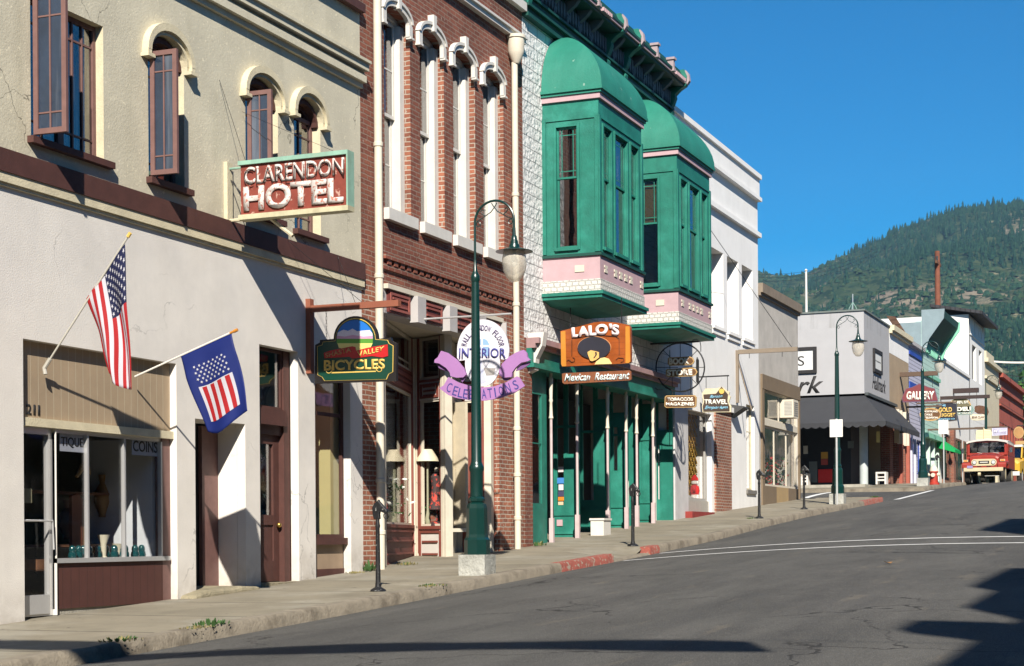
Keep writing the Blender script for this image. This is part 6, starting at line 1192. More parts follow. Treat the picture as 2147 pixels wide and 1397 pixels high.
# ================= lavender oval sign =================
X = 23.0; P_ = PX(X); c_ = lambda x, y: P_.uv(x, y); sx_ = lambda v: 900+v*230/1460; sy_ = lambda v: 640+v*220/1397
t = thing('oval_shop_sign', 'white oval shop sign with a lavender ribbon hanging on a thin grey bar', 'sign', (X, 11.1, 2.8))
lavm = M('lavender_paint', (.33, .16, .37), .6, .05, 4); lavd = M('purple_paint', (.17, .08, .22), .6, .05); wsig = M('sign_bright_white', (.58, .57, .62), .6, .03); navy = M('navy_letter', (.05, .05, .22), .5, .05); pbl = M('pale_blue_paint', (.22, .36, .55), .6, .05); gry = M('basket_grey', (.30, .28, .27), .7, .2, 20)
MB().tube([P_.pt(-11.1, c_(1010, 662)[1], 0), P_.pt(c_(1072, 659)[0], c_(1010, 662)[1], 0)], .016, 8).build('bar', alu, t)
for x in (965, 1065): MB().tube([P_.pt(c_(x, 700)[0], c_(1010, 662)[1], 0), P_.pt(c_(x, 700)[0], c_(x, 740)[1], -.02)], .003, 4).build('hanger', black, t)
def el_(x, y, rx, ry, a0=0, a1=360, n=32): return [c_(sx_(x+rx*math.cos(math.radians(a0+(a1-a0)*i/n))), sy_(y-ry*math.sin(math.radians(a0+(a1-a0)*i/n)))) for i in range(n+(a1-a0 != 360))]
top_ = el_(715, 610, 345, 420, 0, 180); MB().poly(P_, top_+sp_([(370, 700), (400, 740), (500, 730), (930, 715), (1010, 730), (1050, 700)]), -.03, .0).build('oval_top', wsig, t)
MB().poly(P_, el_(715, 780, 232, 305), .001, .02).build('oval_lower', wsig, t)
MB().poly(P_, el_(720, 540, 85, 90, 0, 180)+sp_([(635, 680), (800, 680)]), .021, .024).build('window_paint', pbl, t); mb = MB(); mb.poly(P_, sp_([(696, 450), (722, 450), (722, 700), (696, 700)]), .0245, .026); mb.poly(P_, sp_([(630, 535), (805, 535), (805, 560), (630, 560)]), .0265, .028); mb.build('window_bars', wsig, t)
MB().poly(P_, sp_([(735, 840), (885, 840), (870, 930), (770, 935)]), .021, .026).build('basket_paint', gry, t); MB().poly(P_, sp_([(640, 720), (700, 740), (760, 1020), (700, 1050), (645, 900)]), .021, .023).build('curtain_paint', M('lilac_pale', (.45, .47, .62), .6, .05), t)
MB().poly(P_, sp_([(175, 612), (260, 640), (380, 730), (470, 840), (505, 930), (470, 965), (380, 970), (300, 950), (290, 900), (240, 840), (150, 780), (85, 770), (90, 730), (130, 700)]), .0, .05).build('ribbon', lavm, t)
MB().poly(P_, sp_([(90, 770), (150, 782), (240, 842), (290, 890), (230, 880), (130, 840)]), -.02, -.001).build('ribbon_purple', lavd, t); MB().poly(P_, sp_([(400, 970), (470, 967), (510, 930), (440, 1030)]), -.02, -.001).build('ribbon_purple', lavd, t)  # darker purple pieces set just behind the ribbon
MB().poly(P_, sp_([(1270, 600), (1310, 640), (1320, 700), (1360, 735), (1330, 750), (1240, 770), (1170, 830), (1120, 900), (1110, 960), (1010, 970), (950, 940), (950, 860), (990, 780), (1080, 690), (1180, 630)]), .0, .05).build('ribbon', lavm, t)
MB().poly(P_, sp_([(1150, 880), (1240, 850), (1330, 790), (1350, 750), (1240, 772), (1170, 830)]), -.02, -.001).build('ribbon_purple', lavd, t); MB().poly(P_, sp_([(950, 950), (1010, 972), (1110, 962), (1020, 1010), (990, 1000)]), -.02, -.001).build('ribbon_purple', lavd, t)
bn = [(270, 960), (400, 1030), (560, 1080), (720, 1100), (880, 1085), (1040, 1030), (1180, 950), (1215, 970), (1285, 1080), (1150, 1170), (960, 1240), (760, 1275), (560, 1270), (380, 1240), (270, 1200), (150, 1110), (210, 1070)]
MB().poly(P_, sp_(bn), .021, .045).build('ribbon_banner', lavm, t)
for i, (ch, x, y, rot) in enumerate(zip('CELEBRATIONS', (285, 365, 435, 500, 580, 665, 745, 825, 893, 975, 1065, 1165), (1100, 1145, 1170, 1185, 1190, 1188, 1185, 1175, 1165, 1145, 1110, 1065), (18, 16, 13, 9, 4, 0, -4, -6, -8, -14, -18, -22))):
    cs, sn = math.cos(math.radians(rot)), math.sin(math.radians(rot)); w_, h_ = (30, 62) if ch != 'I' else (8, 62)
    cor_ = [(x+a*w_*cs-b*h_*sn, y+a*w_*sn+b*h_*cs) for a, b in ((-1, 1), (1, 1), (1, -1), (-1, -1))]; ptext(ch, [(sx_(a), sy_(b)) for a, b in cor_], 0, navy, t, o=.045, ext=.004)
ptext('INTERIOR', S_((405, 705), (1030, 705), (1030, 575), (410, 575)), 0, navy, t, o=.028, ext=.004, bold=.015)
n = 17
for i, ch in enumerate('WALL WINDOW FLOOR'):
    if ch == ' ': continue
    ang = 168-i*156/16; x = 715+255*math.cos(math.radians(ang)); y = 590-285*math.sin(math.radians(ang)); rot = 90-ang; cs, sn = math.cos(math.radians(rot)), math.sin(math.radians(rot)); w_, h_ = (20 if ch != 'I' else 5), 38
    cor_ = [(x+a*w_*cs-b*h_*sn, y+a*w_*sn+b*h_*cs) for a, b in ((-1, 1), (1, 1), (1, -1), (-1, -1))]; ptext(ch, [(sx_(a), sy_(b)) for a, b in cor_], 0, M('grey_violet_letter', (.08, .06, .14), .5, 0), t, o=.001, ext=.004, bold=.02)
# ================= restaurant sign =================
X = 28.62; P_ = PX(X); c_ = lambda x, y: P_.uv(x, y); sx_ = lambda v: 1160+v*190/1659; sy_ = lambda v: 660+v*160/1397
t = thing('restaurant_sign', 'varnished orange wood restaurant sign with a carved man in a wide black hat', 'sign', (X, 11.1, 3.4))
vw = M('varnished_wood', (.27, .065, .012), .3, .3, 2.5, groove=('z', .11, .004), gcol=(.2, .04, .01), spec=.6); ow = M('orange_wood', (.50, .20, .03), .35, .1)
MB().poly(P_, sp_([(130, 300), (400, 235), (750, 140), (900, 125), (1200, 150), (1390, 190), (1415, 240), (1420, 860), (1390, 890), (170, 950), (145, 920)]), -.08, 0).build('board', vw, t)
MB().poly(P_, sp_([(142, 310), (225, 300), (240, 945), (165, 948), (148, 900)]), .001, .012).build('side_strip', ow, t); MB().poly(P_, sp_([(1325, 215), (1400, 215), (1412, 860), (1385, 886), (1325, 888)]), .001, .012).build('side_strip', ow, t)
MB().poly(P_, [c_(sx_(755+300*math.cos(a)), sy_(610-205*math.sin(a))) for a in [i*math.pi/16 for i in range(32)]], .012, .03).build('hat', M('hat_black', (.015, .015, .025), .6, .2), t)
MB().poly(P_, [c_(sx_(755+308*math.cos(a)), sy_(600-205*math.sin(a))) for a in [i*math.pi/16 for i in range(32)]], .004, .0115).build('hat_rim', M('rim_orange', (.55, .25, .1), .5, .1), t)
face = M('carved_skin', (.62, .38, .12), .5, .15, 20)
MB().poly(P_, sp_([(640, 690), (700, 655), (780, 670), (850, 690), (850, 790), (800, 830), (730, 855), (690, 845), (670, 790), (650, 740)]), .0305, .045).build('face', face, t); MB().poly(P_, sp_([(770, 915), (800, 860), (880, 800), (950, 785), (1030, 810), (1085, 895), (1080, 905)]), .0305, .04).build('poncho', M('cream_carving', (.68, .52, .22), .5, .1, 20), t)
MB().poly(P_, sp_([(780, 690), (810, 690), (815, 740), (770, 800), (750, 800), (790, 740)]), .0455, .05).build('sideburn', M('hat_black', (0, 0, 0)), t)
mb = MB()
for l in ([(390, 430), (560, 400), (860, 375), (1150, 400), (1210, 440), (1212, 740)], [(345, 460), (345, 760)], [(250, 850), (290, 830), (340, 870), (390, 860), (400, 810), (360, 785)], [(1150, 830), (1200, 790), (1290, 800), (1290, 860), (1240, 870)]): mb.tube([P_.pt(*c_(sx_(a), sy_(b)), .012) for a, b in l], .006, 4)
mb.build('carved_line', M('carving_dark', (.04, .012, .004), .6, 0), t)
pw_ = M('pink_white_letter', (.72, .60, .60), .5, .1, 30); ptext('LALO', S_((350, 425), (1010, 365), (1005, 160), (340, 240)), 0, pw_, t, bold=.06, o=.012, ext=.02); ptext("'S", S_((1030, 385), (1215, 385), (1215, 180), (1030, 165)), 0, pw_, t, bold=.05, o=.012, ext=.02)
MB().poly(P_, sp_([(160, 1080), (200, 1070), (1390, 1020), (1420, 1040), (1425, 1180), (1400, 1200), (200, 1270), (165, 1240)]), -.05, 0).build('lower_board', M('brown_board_sign', (.20, .07, .03), .5, .2, 8), t)
ptext('Mexican  Restaurant', S_((205, 1225), (1400, 1180), (1400, 1040), (205, 1085)), 0, M('pale_blue_white', (.60, .68, .68), .5, 0), t, shear=.35, bold=.02, o=.001, ext=.012)
for x in (300, 1290): MB().tube([P_.pt(*c_(sx_(x), sy_(930)), -.03), P_.pt(*c_(sx_(x), sy_(1080)), -.03)], .006, 4).build('hanger', black, t)
zb1 = 4.13; MB().tube([P_.pt(c_(sx_(260), 0)[0], c_(sx_(260), sy_(300))[1], -.04), P_.pt(c_(sx_(260), 0)[0], zb1+.08, -.04)], .01, 5).build('hanger_rod', black, t); MB().tube([P_.pt(c_(sx_(1200), 0)[0], c_(sx_(1200), sy_(200))[1], -.04), P_.pt(c_(sx_(1200), 0)[0], zb1+.20, -.04)], .01, 5).build('hanger_rod', black, t)
# ================= book store wheel sign =================
X = 34.7; P_ = PX(X); c_ = lambda x, y: P_.uv(x, y); sx_ = lambda v: 1370+v*180/1397; sy_ = lambda v: 700+v*180/1397
t = thing('book_store_sign', 'wagon wheel hoop with brown book store boards and a tobacco and magazine board below', 'sign', (X, 11.1, 3.2))
brs = M('brown_sign', (.12, .055, .02), .6, .15, 6); tanr = M('tan_rim', (.42, .27, .11), .6, .1); cw = M('cream_letter', (.74, .70, .62), .5, 0)
wc = (430, 545); wr = 395
mb = MB(); mb.tube([P_.pt(*c_(sx_(wc[0]+wr*math.cos(i*math.pi/18)), sy_(wc[1]-wr*math.sin(i*math.pi/18))), -.03) for i in range(37)], .016, 6, caps=False); mb.build('hoop', black, t, True)
for i in range(8):
    a = i*math.pi/4+math.pi/8*0; MB().tube([P_.pt(*c_(sx_(wc[0]+40*math.cos(a)), sy_(wc[1]-40*math.sin(a))), -.04), P_.pt(*c_(sx_(wc[0]+wr*math.cos(a)), sy_(wc[1]-wr*math.sin(a))), -.03)], .009, 4).build('spoke', black, t)
def board(l, w1, w2, dp=.04, mat=None, rim=None, par=None, P__=None):
    P__ = P__ or P_; q = [P__.uv(*p) for p in l]; MB().poly(P__, q, -dp, 0).build('board', rim or tanr, par); cu_ = sum(p[0] for p in q)/len(q); cz_ = sum(p[1] for p in q)/len(q)
    hw_ = max(p[0] for p in q)-cu_; hh_ = max(p[1] for p in q)-cz_; MB().poly(P__, [(cu_+(p[0]-cu_)*(1-w1/hw_), cz_+(p[1]-cz_)*(1-w1/hh_)) for p in q], .001, .008).build('board_face', mat or brs, par)
board(S_((235, 400), (260, 385), (590, 370), (640, 390), (665, 450), (640, 490), (590, 510), (260, 520), (230, 490)), .02, 0, par=t); board(S_((200, 590), (230, 575), (640, 550), (690, 575), (715, 625), (690, 670), (640, 690), (230, 705), (200, 680)), .02, 0, par=t)
ptext('BOOK', S_((255, 505), (590, 495), (590, 390), (255, 400)), 0, cw, t, bold=.05, o=.008); ptext('STORE', S_((220, 690), (635, 675), (635, 575), (220, 590)), 0, cw, t, bold=.05, o=.008)
board(S_((185, 1030), (210, 1005), (670, 1000), (700, 1030), (695, 1180), (665, 1200), (210, 1205), (180, 1180)), .02, 0, par=t)
ptext('TOBACCOS', S_((225, 1100), (645, 1095), (645, 1035), (225, 1040)), 0, cw, t, bold=.05, o=.008); ptext('MAGAZINES', S_((205, 1175), (665, 1172), (665, 1115), (205, 1118)), 0, cw, t, bold=.05, o=.008)
MB().poly(P_, sp_([(705, 375), (730, 430), (730, 780), (710, 810), (690, 780), (688, 430)]), -.06, -.02).build('hub_bar', black, t)
mb = MB()
for l in ([(750, 110), (765, 200), (765, 290)], [(610, 140), (640, 100), (700, 90), (750, 120)], [(130, 820), (200, 880), (300, 930), (480, 940)], [(0, 860), (60, 910), (150, 910)]): mb.tube([P_.pt(*c_(sx_(a), sy_(b)), -.03) for a, b in l], .010, 4)
mb.build('scroll', black, t)
MB().tube([P_.pt(-11.1, c_(sx_(400), sy_(140))[1], -.03), P_.pt(c_(sx_(700), 0)[0], c_(sx_(400), sy_(140))[1], -.03)], .02, 6).build('bracket', black, t)
for x in (300, 600): MB().tube([P_.pt(*c_(sx_(x), sy_(700)), -.03), P_.pt(*c_(sx_(x), sy_(1010)), -.03)], .008, 4).build('hanger', black, t)
# ================= travel sign =================
X = 38.3; P_ = PX(X); c_ = lambda x, y: P_.uv(x, y)
t = thing('travel_sign', 'brown travel emporium board with a pointed top and yellow sun above the brick pier', 'sign', (X, 11.1, 3.0))
bd = S_((790, 965), (850, 890), (1030, 890), (1110, 860), (1190, 920), (1240, 950), (1225, 1000), (1255, 1020), (1225, 1120), (1265, 1180), (1260, 1275), (800, 1280), (790, 1180), (805, 1100))
MB().poly(P_, [c_(*p) for p in bd], -.05, 0).build('board', trim_b, t); MB().poly(P_, sp_([(815, 990), (1020, 975), (1110, 862), (1215, 990), (1205, 1100), (1240, 1190), (1240, 1260), (815, 1265), (805, 1180), (830, 1100)]), .001, .012).build('board_face', M('dark_brown_sign', (.055, .035, .025), .6, .1), t)
MB().poly(P_, [c_(sx_(1113+43*math.cos(a)), sy_(937-43*math.sin(a))) for a in [i*math.pi/9 for i in range(18)]], .0125, .02).build('sun_disc', gold, t)
lb = M('light_blue_letter', (.22, .50, .68), .5, 0); ptext('Benson', S_((915, 1050), (1120, 1040), (1130, 990), (925, 1000)), 0, lb, t, shear=.35, o=.0125, bold=.01); ptext('TRAVEL', S_((825, 1150), (1205, 1150), (1205, 1070), (825, 1070)), 0, cw, t, bold=.04, o=.0125); ptext('Emporium', S_((830, 1245), (1210, 1240), (1215, 1170), (840, 1175)), 0, lb, t, shear=.35, o=.0125, bold=.02)
MB().tube([P_.pt(-11.1, c_(1500, 789)[1], -.02), P_.pt(c_(1528, 790)[0], c_(1500, 789)[1], -.02)], .016, 6).build('bracket', black, t); MB().tube([P_.pt(c_(1525, 800)[0], c_(1500, 789)[1], -.02), P_.pt(c_(1525, 800)[0], c_(1525, 820)[1], -.02)], .008, 4).build('hanger', black, t)
MB().tube([P_.pt(c_(1480, 800)[0], c_(1500, 789)[1], -.02), P_.pt(c_(1480, 800)[0], c_(1480, 820)[1], -.02)], .008, 4).build('hanger', black, t)
# ================= empty bracket =================
X = F.uv(1543, 740)[0]; P_ = PX(X); c_ = lambda x, y: P_.uv(x, y); t = thing('empty_sign_bracket', 'bare grey brown sign bracket on the white building beside the low stucco shop', 'sign bracket', (X, 11.1, 3.8)); gb = M('grey_brown_bracket', (.20, .16, .12), .8, .1)
MB().pb(P_, -11.1, -11.03, c_(1543, 845)[1], c_(1543, 735)[1], -.04, .04).build('wall_post', gb, t); MB().pb(P_, -11.03, c_(1672, 734)[0], c_(1606, 740)[1], c_(1606, 731)[1], -.04, .04).build('beam', gb, t); 
MB().tube([P_.pt(-11.06, c_(1546, 752)[1]), P_.pt(-10.70, c_(1570, 860)[1])], .018, 6).build('brace', gb, t)
for x in (1571, 1640): MB().tube([P_.pt(c_(x, 740)[0], c_(1606, 740)[1]), P_.pt(c_(x, 740)[0], c_(1606, 740)[1]-.12)], .008, 4).build('hook', black, t)
MB().tube([P_.pt(c_(1660, 734)[0], c_(1606, 731)[1], 0), F.pt(39.0, 7.6, .02)], .007, 4).build('guy_wire', black, t)
# ================= far signs =================
fbm = M('far_beam_brown', (.10, .065, .045), .8, .1)
def farsign(X, px, lab, nm_, cat='sign', bracket=None, bmat=None, hang=()):
    P__ = PX(X); t = thing(nm_, lab, cat, (X, 11.1, P__.uv(*px)[1]))
    if bracket:
        (x0, y0, x1, y1, thk) = bracket; z = P__.uv(x1-20, (y0+y1)/2)[1]; u0 = P__.uv(x0, y0)[0] if x0 else -11.1; MB().pb(P__, u0, P__.uv(x1, y1)[0], z-thk/2, z+thk/2, -thk/2, thk/2).build('bracket', bmat or fbm, t)
        for x, y in hang: MB().tube([P__.pt(P__.uv(x, y)[0], z), P__.pt(P__.uv(x, y)[0], P__.uv(x, y)[1])], .012, 4).build('hanger', black, t)
    return t, P__
t, P_ = farsign(66.9, (1929, 825), 'maroon gallery sign with white letters hanging behind the far street lamp', 'gallery_sign', bracket=(None, 785, 1966, 782, .17), hang=((1905, 812), (1955, 812)))
board([(1891, 835), (1899, 815), (1912, 812), (1928, 804), (1948, 812), (1960, 815), (1967, 842), (1893, 844)], .04, 0, mat=M('maroon_sign', (.17, .035, .04), .6, .1), rim=M('plum_rim', (.13, .06, .10), .6), par=t); ptext('GALLERY', [(1900, 839), (1959, 838), (1959, 820), (1901, 821)], 0, cw, t, bold=.05, o=.01)
t, P_ = farsign(68.5, (1950, 870), 'brown oval cable television sign crossing the far lamp post', 'oval_sign', bracket=(None, 853, 1975, 851, .07), hang=((1940, 858), (1962, 858)))
q = [(1951+23*math.cos(a), 869-14*math.sin(a)) for a in [i*math.pi/12 for i in range(24)]]; board(q, .06, 0, par=t)
for i, s in enumerate(('NORTHLAND', 'CABLE', 'TELEVISION')): ptext(s, [(1938, 865.5+6.5*i), (1966 if i != 1 else 1955, 865.5+6.5*i), (1966 if i != 1 else 1955, 861+6.5*i), (1938, 861+6.5*i)], 0, cw, t, bold=.04, o=.01)
t, P_ = farsign(71, (1985, 866), 'black printing shop sign with stacked yellow letters behind the oval brown sign', 'printing_sign', bracket=(None, 845, 2006, 843, .06))
board([(1962, 848), (1990, 845), (2007, 846), (2007, 882), (1990, 884), (1962, 882)], .02, 0, mat=M('sign_near_black', (.02, .02, .03), .5), rim=M('sign_grey_rim', (.12, .12, .11), .6), par=t); ptext('GOLD', [(1968, 865), (1996, 864), (1996, 854), (1968, 855)], 0, gold, t, bold=.04, o=.01); ptext('NUGGET', [(1964, 875), (2003, 874), (2003, 866), (1964, 867)], 0, gold, t, bold=.04, o=.01); ptext('PRINTING CO', [(1966, 881), (2002, 880), (2002, 877), (1966, 878)], 0, lb, t, bold=.03, o=.01); ptext('THE', [(1968, 853), (1983, 852.5), (1983, 848.5), (1968, 849)], 0, lb, t, bold=.03, o=.01)
dkb = M('dark_brown_beam', (.035, .02, .018), .7, .1)
t, P_ = farsign(77.8, (2010, 850), 'rounded deli sign lettered in white and teal hanging from the long dark beam', 'deli_sign', bracket=(None, 833, 2075, 831, .15), bmat=dkb, hang=((2000, 840), (2030, 840)))
olv = M('olive_sign', (.13, .11, .06), .6, .2, 8); board([(1990, 852), (1992, 842), (2003, 836), (2016, 834), (2030, 838), (2036, 848), (2034, 868), (1994, 868)], .05, 0, mat=olv, par=t); board([(2002, 852), (2040, 850), (2044, 860), (2038, 870), (2002, 871)], .04, 0, mat=M('slate_teal', (.16, .24, .23), .6, .1), rim=M('slate_rim', (.28, .34, .32), .6), par=t)
ptext('MINER ST.', [(1994, 847.5), (2032, 846.5), (2032, 840.5), (1994, 841.5)], 0, cw, t, bold=.05, o=.02); ptext('DELI', [(2006, 863), (2036, 862), (2036, 853), (2006, 854)], 0, cw, t, bold=.06, o=.02); ptext('CATERING', [(2005, 869), (2036, 868), (2036, 865), (2005, 866)], 0, cw, t, bold=.03, o=.02)
t, P_ = farsign(82, (2055, 868), 'carved brown bear shaped sign over a cream ribbon board', 'bear_sign', bracket=(1972, 820, 2052, 818, .22), bmat=dkb, hang=((2048, 855),))
brm = M('bear_brown', (.10, .045, .025), .8, .3, 6); board([(2042, 862), (2044, 852), (2052, 850), (2060, 851), (2070, 854), (2073, 864), (2070, 872), (2060, 868), (2050, 868)], .05, 0, mat=brm, rim=brm, par=t); board([(2033, 872), (2040, 868), (2055, 870), (2068, 868), (2066, 880), (2050, 882), (2038, 881)], .04, 0, mat=creamp, rim=trim_b, par=t); ptext('BEAR CLAW', [(2038, 878), (2064, 877.5), (2064, 872.5), (2038, 873)], 0, brs, t, bold=.03, o=.01)
t, P_ = farsign(74, (2062, 912), 'cream open book shaped sign standing above the red vehicle', 'book_sign', bracket=(None, 899, 2062, 898, .08))
board([(2046, 905), (2049, 901), (2060, 900), (2062, 896), (2064, 900), (2076, 901), (2079, 906), (2079, 922), (2068, 926), (2062, 922), (2056, 926), (2046, 924)], .03, 0, mat=M('book_cream', (.66, .58, .38), .7, .06), rim=trim_b, par=t)
mb = MB(); mb.poly(P_, [P_.uv(*p) for p in ((2061.5, 900), (2062.5, 900), (2062.5, 922), (2061.5, 922))], .009, .02)
for k in range(6):
    for a, b in ((2049, 2060), (2064, 2077)): y = 905+k*3; mb.poly(P_, [P_.uv(*p) for p in ((a, y+.5), (b, y+.4), (b, y), (a, y+.1))], .009, .012)
mb.build('page_lines', M('line_brown', (.35, .28, .16), .7), t)
t, P_ = farsign(90, (2096, 905), 'lilac grey rectangular sign right of the open book sign', 'lilac_sign', bracket=(None, 896, 2112, 895, .06))
board([(2080, 897), (2112, 896.5), (2112, 912), (2080, 914)], .05, 0, mat=M('lilac_face', (.34, .33, .44), .7, .25, 3), rim=M('lilac_rim', (.5, .5, .62), .6), par=t); ptext('ART SHOP', [(2083, 908), (2109, 907), (2109, 901), (2083, 902)], 0, M('lilac_letter', (.6, .58, .7), .6), t, bold=.04, o=.01)
t, P_ = farsign(84, (2136, 907), 'round tan disc sign over a plank at the right edge', 'round_sign')
q = [(2136+11*math.cos(a), 907-12.5*math.sin(a)) for a in [i*math.pi/12 for i in range(24)]]; board(q, .04, 0, mat=M('tan_disc', (.36, .19, .07), .6, .15), rim=tanr, par=t); MB().poly(P_, [P_.uv(*p) for p in ((2129, 932), (2165, 931), (2165, 924), (2129, 925))], -.1, 0).build('lower_board', tanr, t)
x, y = P_.pt(P_.uv(2162, 900)[0], 0)[:2]; MB().tube([(x, y, zc(84)), (x, y, 5.6)], .06, 8).build('post', wood, t, True); zz = P_.uv(2140, 893)[1]; MB().tube([(x, y, zz), P_.pt(P_.uv(2132, 893)[0], zz)], .03, 5).build('bracket', black, t); MB().tube([(x, y, P_.uv(2140, 928)[1]), P_.pt(P_.uv(2150, 928)[0], P_.uv(2140, 928)[1], -.05)], .03, 5).build('bracket', black, t)
# ================= flags =================
fr_ = M('flag_red', (.38, .012, .016), .75, .03); fw__ = M('flag_white', (.56, .55, .60), .75, .02); fb_ = M('flag_blue', (.006, .010, .055), .75, .05); rb_ = M('banner_blue', (.006, .018, .15), .6, .08)
for m_ in (fr_, fw__, fb_, rb_):
    nt = m_.node_tree; b = nt.nodes['Principled BSDF']; out = nt.nodes['Material Output']; tl = nd(nt, 'ShaderNodeBsdfTranslucent'); mx = nd(nt, 'ShaderNodeMixShader'); mx.inputs[0].default_value = .3
    if b.inputs['Base Color'].links: nt.links.new(b.inputs['Base Color'].links[0].from_socket, tl.inputs[0])
    nt.links.new(b.outputs[0], mx.inputs[1]); nt.links.new(tl.outputs[0], mx.inputs[2]); nt.links.new(mx.outputs[0], out.inputs[0])
def star(cx_, cy_, r):
    return [(cx_+(r if i % 2 == 0 else r*.42)*math.cos(math.pi/2+i*math.pi/5), cy_+(r if i % 2 == 0 else r*.42)*math.sin(math.pi/2+i*math.pi/5)) for i in range(10)]
def bil(P_, q): return [P_.uv(*p) for p in q]
def wood_pole(P_, base, tip, root, r=.012, mat=None):
    a = P_.uv(*base); b = P_.uv(*tip); pa, pb_ = P_.pt(*a), P_.pt(*b); MB().tube([pa, pb_], r, 8).build('pole', mat or alu, root, True); d_ = (pb_-pa).normalized(); return pa, pb_, d_
FX = F.uv(95, 770)[0]; P_ = PX(FX); t = thing('national_flag', 'red and white striped flag with white stars on a slanted pole above the antique shop', 'flag', (FX, 11.1, P_.uv(95, 770)[1]))
gp = M('pole_grey', (.40, .38, .33), .5, .1); pa, pb_, d_ = wood_pole(P_, (93, 772), (268, 497), t, .011, gp)
MB().tube([pb_, pb_+d_*.05], .02, 8).build('finial', gold, t, True); MB().tube([F.pt(FX, P_.uv(95, 785)[1], 0), pa, pa+d_*.12], .022, 8).build('socket', gp, t, True)
T0, T1, T2, T3 = bil(P_, [(262, 512), (181, 627), (222, 782), (283, 818)])   # tip hoist, low hoist, low fly, high fly
def fl(u, v):     # u along the fly (0 hoist .. 1 free end), v down the hoist (0 tip .. 1 low)
    ctrl = .06*math.sin(math.pi*u)
    a = (T0[0]+(T3[0]-T0[0])*u, T0[1]+(T3[1]-T0[1])*u); b = (T1[0]+(T2[0]-T1[0])*u+ctrl*.3, T1[1]+(T2[1]-T1[1])*u)
    sg = -.10*math.sin(math.pi*v)*(u**.7) * (1 if u < .9 else 1)
    return P_.pt(a[0]+(b[0]-a[0])*v, a[1]+(b[1]-a[1])*v-.05*math.sin(math.pi*v)*u, .05*math.sin(v*9.5+u*2.2)*min(1, u*2+.15)+.03*math.sin(u*7+v*3)*u)
mb = MB(); NU, NV = 40, 13*4
mb.v = [tuple(fl(i/NU, j/NV)) for i in range(NU+1) for j in range(NV+1)]
for i in range(NU):
    for j in range(NV):
        s = j//4; u = (i+.5)/NU; k = i*(NV+1)+j; mb.f.append((k, k+NV+1, k+NV+2, k+1)); mb.m.append(2 if (s < 7 and u < .40) else s % 2)
o = mb.build('cloth', [fr_, fw__, fb_], t, True); md = o.modifiers.new('s', 'SOLIDIFY'); md.thickness = .003; md.offset = 0
mb = MB()
for r in range(9):
    for cc in range(6 if r % 2 == 0 else 5):
        cu_ = .40*((cc+.5)/6+(0 if r % 2 == 0 else .5/6)); cv_ = (7/13)*(r+.6)/9.2
        for off in (.006, -.006):
            c0 = fl(cu_, cv_); e = .002; du = (fl(cu_+e, cv_)-fl(cu_-e, cv_)); dv = (fl(cu_, cv_+e)-fl(cu_, cv_-e)); nrm = du.cross(dv).normalized()
            pts_ = [fl(cu_+a, cv_+b*1.25)+nrm*off for a, b in star(0, 0, .021)]; mb.add([c0+nrm*off]+pts_, [(0, i+1, (i+1) % 10+1) for i in range(10)])
mb.build('stars', fw__, t)
BX = F.uv(283, 790)[0]+.0; P_ = PX(BX); t = thing('garden_banner_flag', 'blue banner flag with white stars over red stripes on a white pole', 'flag', (BX, 11.1, P_.uv(283, 792)[1]))
pa, pb_, d_ = wood_pole(P_, (283, 790), (484, 698), t, .012, white); MB().tube([pb_-d_*.01, pb_+d_*.03, pb_+d_*.05, pb_+d_*.09], [.014, .014, .02, .018], 8).build('finial', ow, t, True)
B0, B1, B2, B3 = bil(P_, [(379, 747), (486, 700), (521, 862), (432, 905)])
def bf(u, v):
    a = (B0[0]+(B1[0]-B0[0])*u, B0[1]+(B1[1]-B0[1])*u); b = (B3[0]+(B2[0]-B3[0])*u, B3[1]+(B2[1]-B3[1])*u); low = -.06*math.sin(math.pi*u)*v-.03*math.sin(math.pi*u*2)*v*v
    return P_.pt(a[0]+(b[0]-a[0])*v, a[1]+(b[1]-a[1])*v+low, (.018*math.sin(u*9+v*4)+.025*math.sin(v*5+u*2))*min(1, v*3+.1))
mb = MB(); N = 30; mb.v = [tuple(bf(i/N, j/N)) for i in range(N+1) for j in range(N+1)]
for i in range(N):
    for j in range(N): k = i*(N+1)+j; mb.f.append((k, k+1, k+N+2, k+N+1)); mb.m.append(0)
o = mb.build('cloth', rb_, t, True); md = o.modifiers.new('s', 'SOLIDIFY'); md.thickness = .003; md.offset = 0
def patch(u0, u1, v0, v1, off, nu=8, nv=10, taper=0):
    vs = []; fs = []
    for i in range(nu+1):
        for j in range(nv+1):
            v = v0+(v1-v0)*j/nv; u = u0+(u1-u0)*i/nu; e = .003; du = bf(u+e, v)-bf(u-e, v); dv = bf(u, v+e)-bf(u, v-e); vs.append(bf(u, v)-du.cross(dv).normalized()*off)
    for i in range(nu):
        for j in range(nv): k = i*(nv+1)+j; fs.append((k, k+1, k+nv+2, k+nv+1))
    return vs, fs
sgn = -1 if (bf(.51, .5)-bf(.5, .5)).cross(bf(.5, .51)-bf(.5, .5)).x < 0 else 1
mb = MB(); mb.add(*patch(.16, .84, .44, .86, .005*sgn)); mb.add(*patch(.16, .84, .44, .86, -.005*sgn)); mb.build('white_field', fw__, t, True)
mb = MB()
for k in range(4):
    a = .22+.16*k
    for sg in (1, -1): mb.add(*patch(a, a+.085, .45, .86, .008*sg, 3, 10))
mb.build('red_stripes', fr_, t, True)
mb = MB()
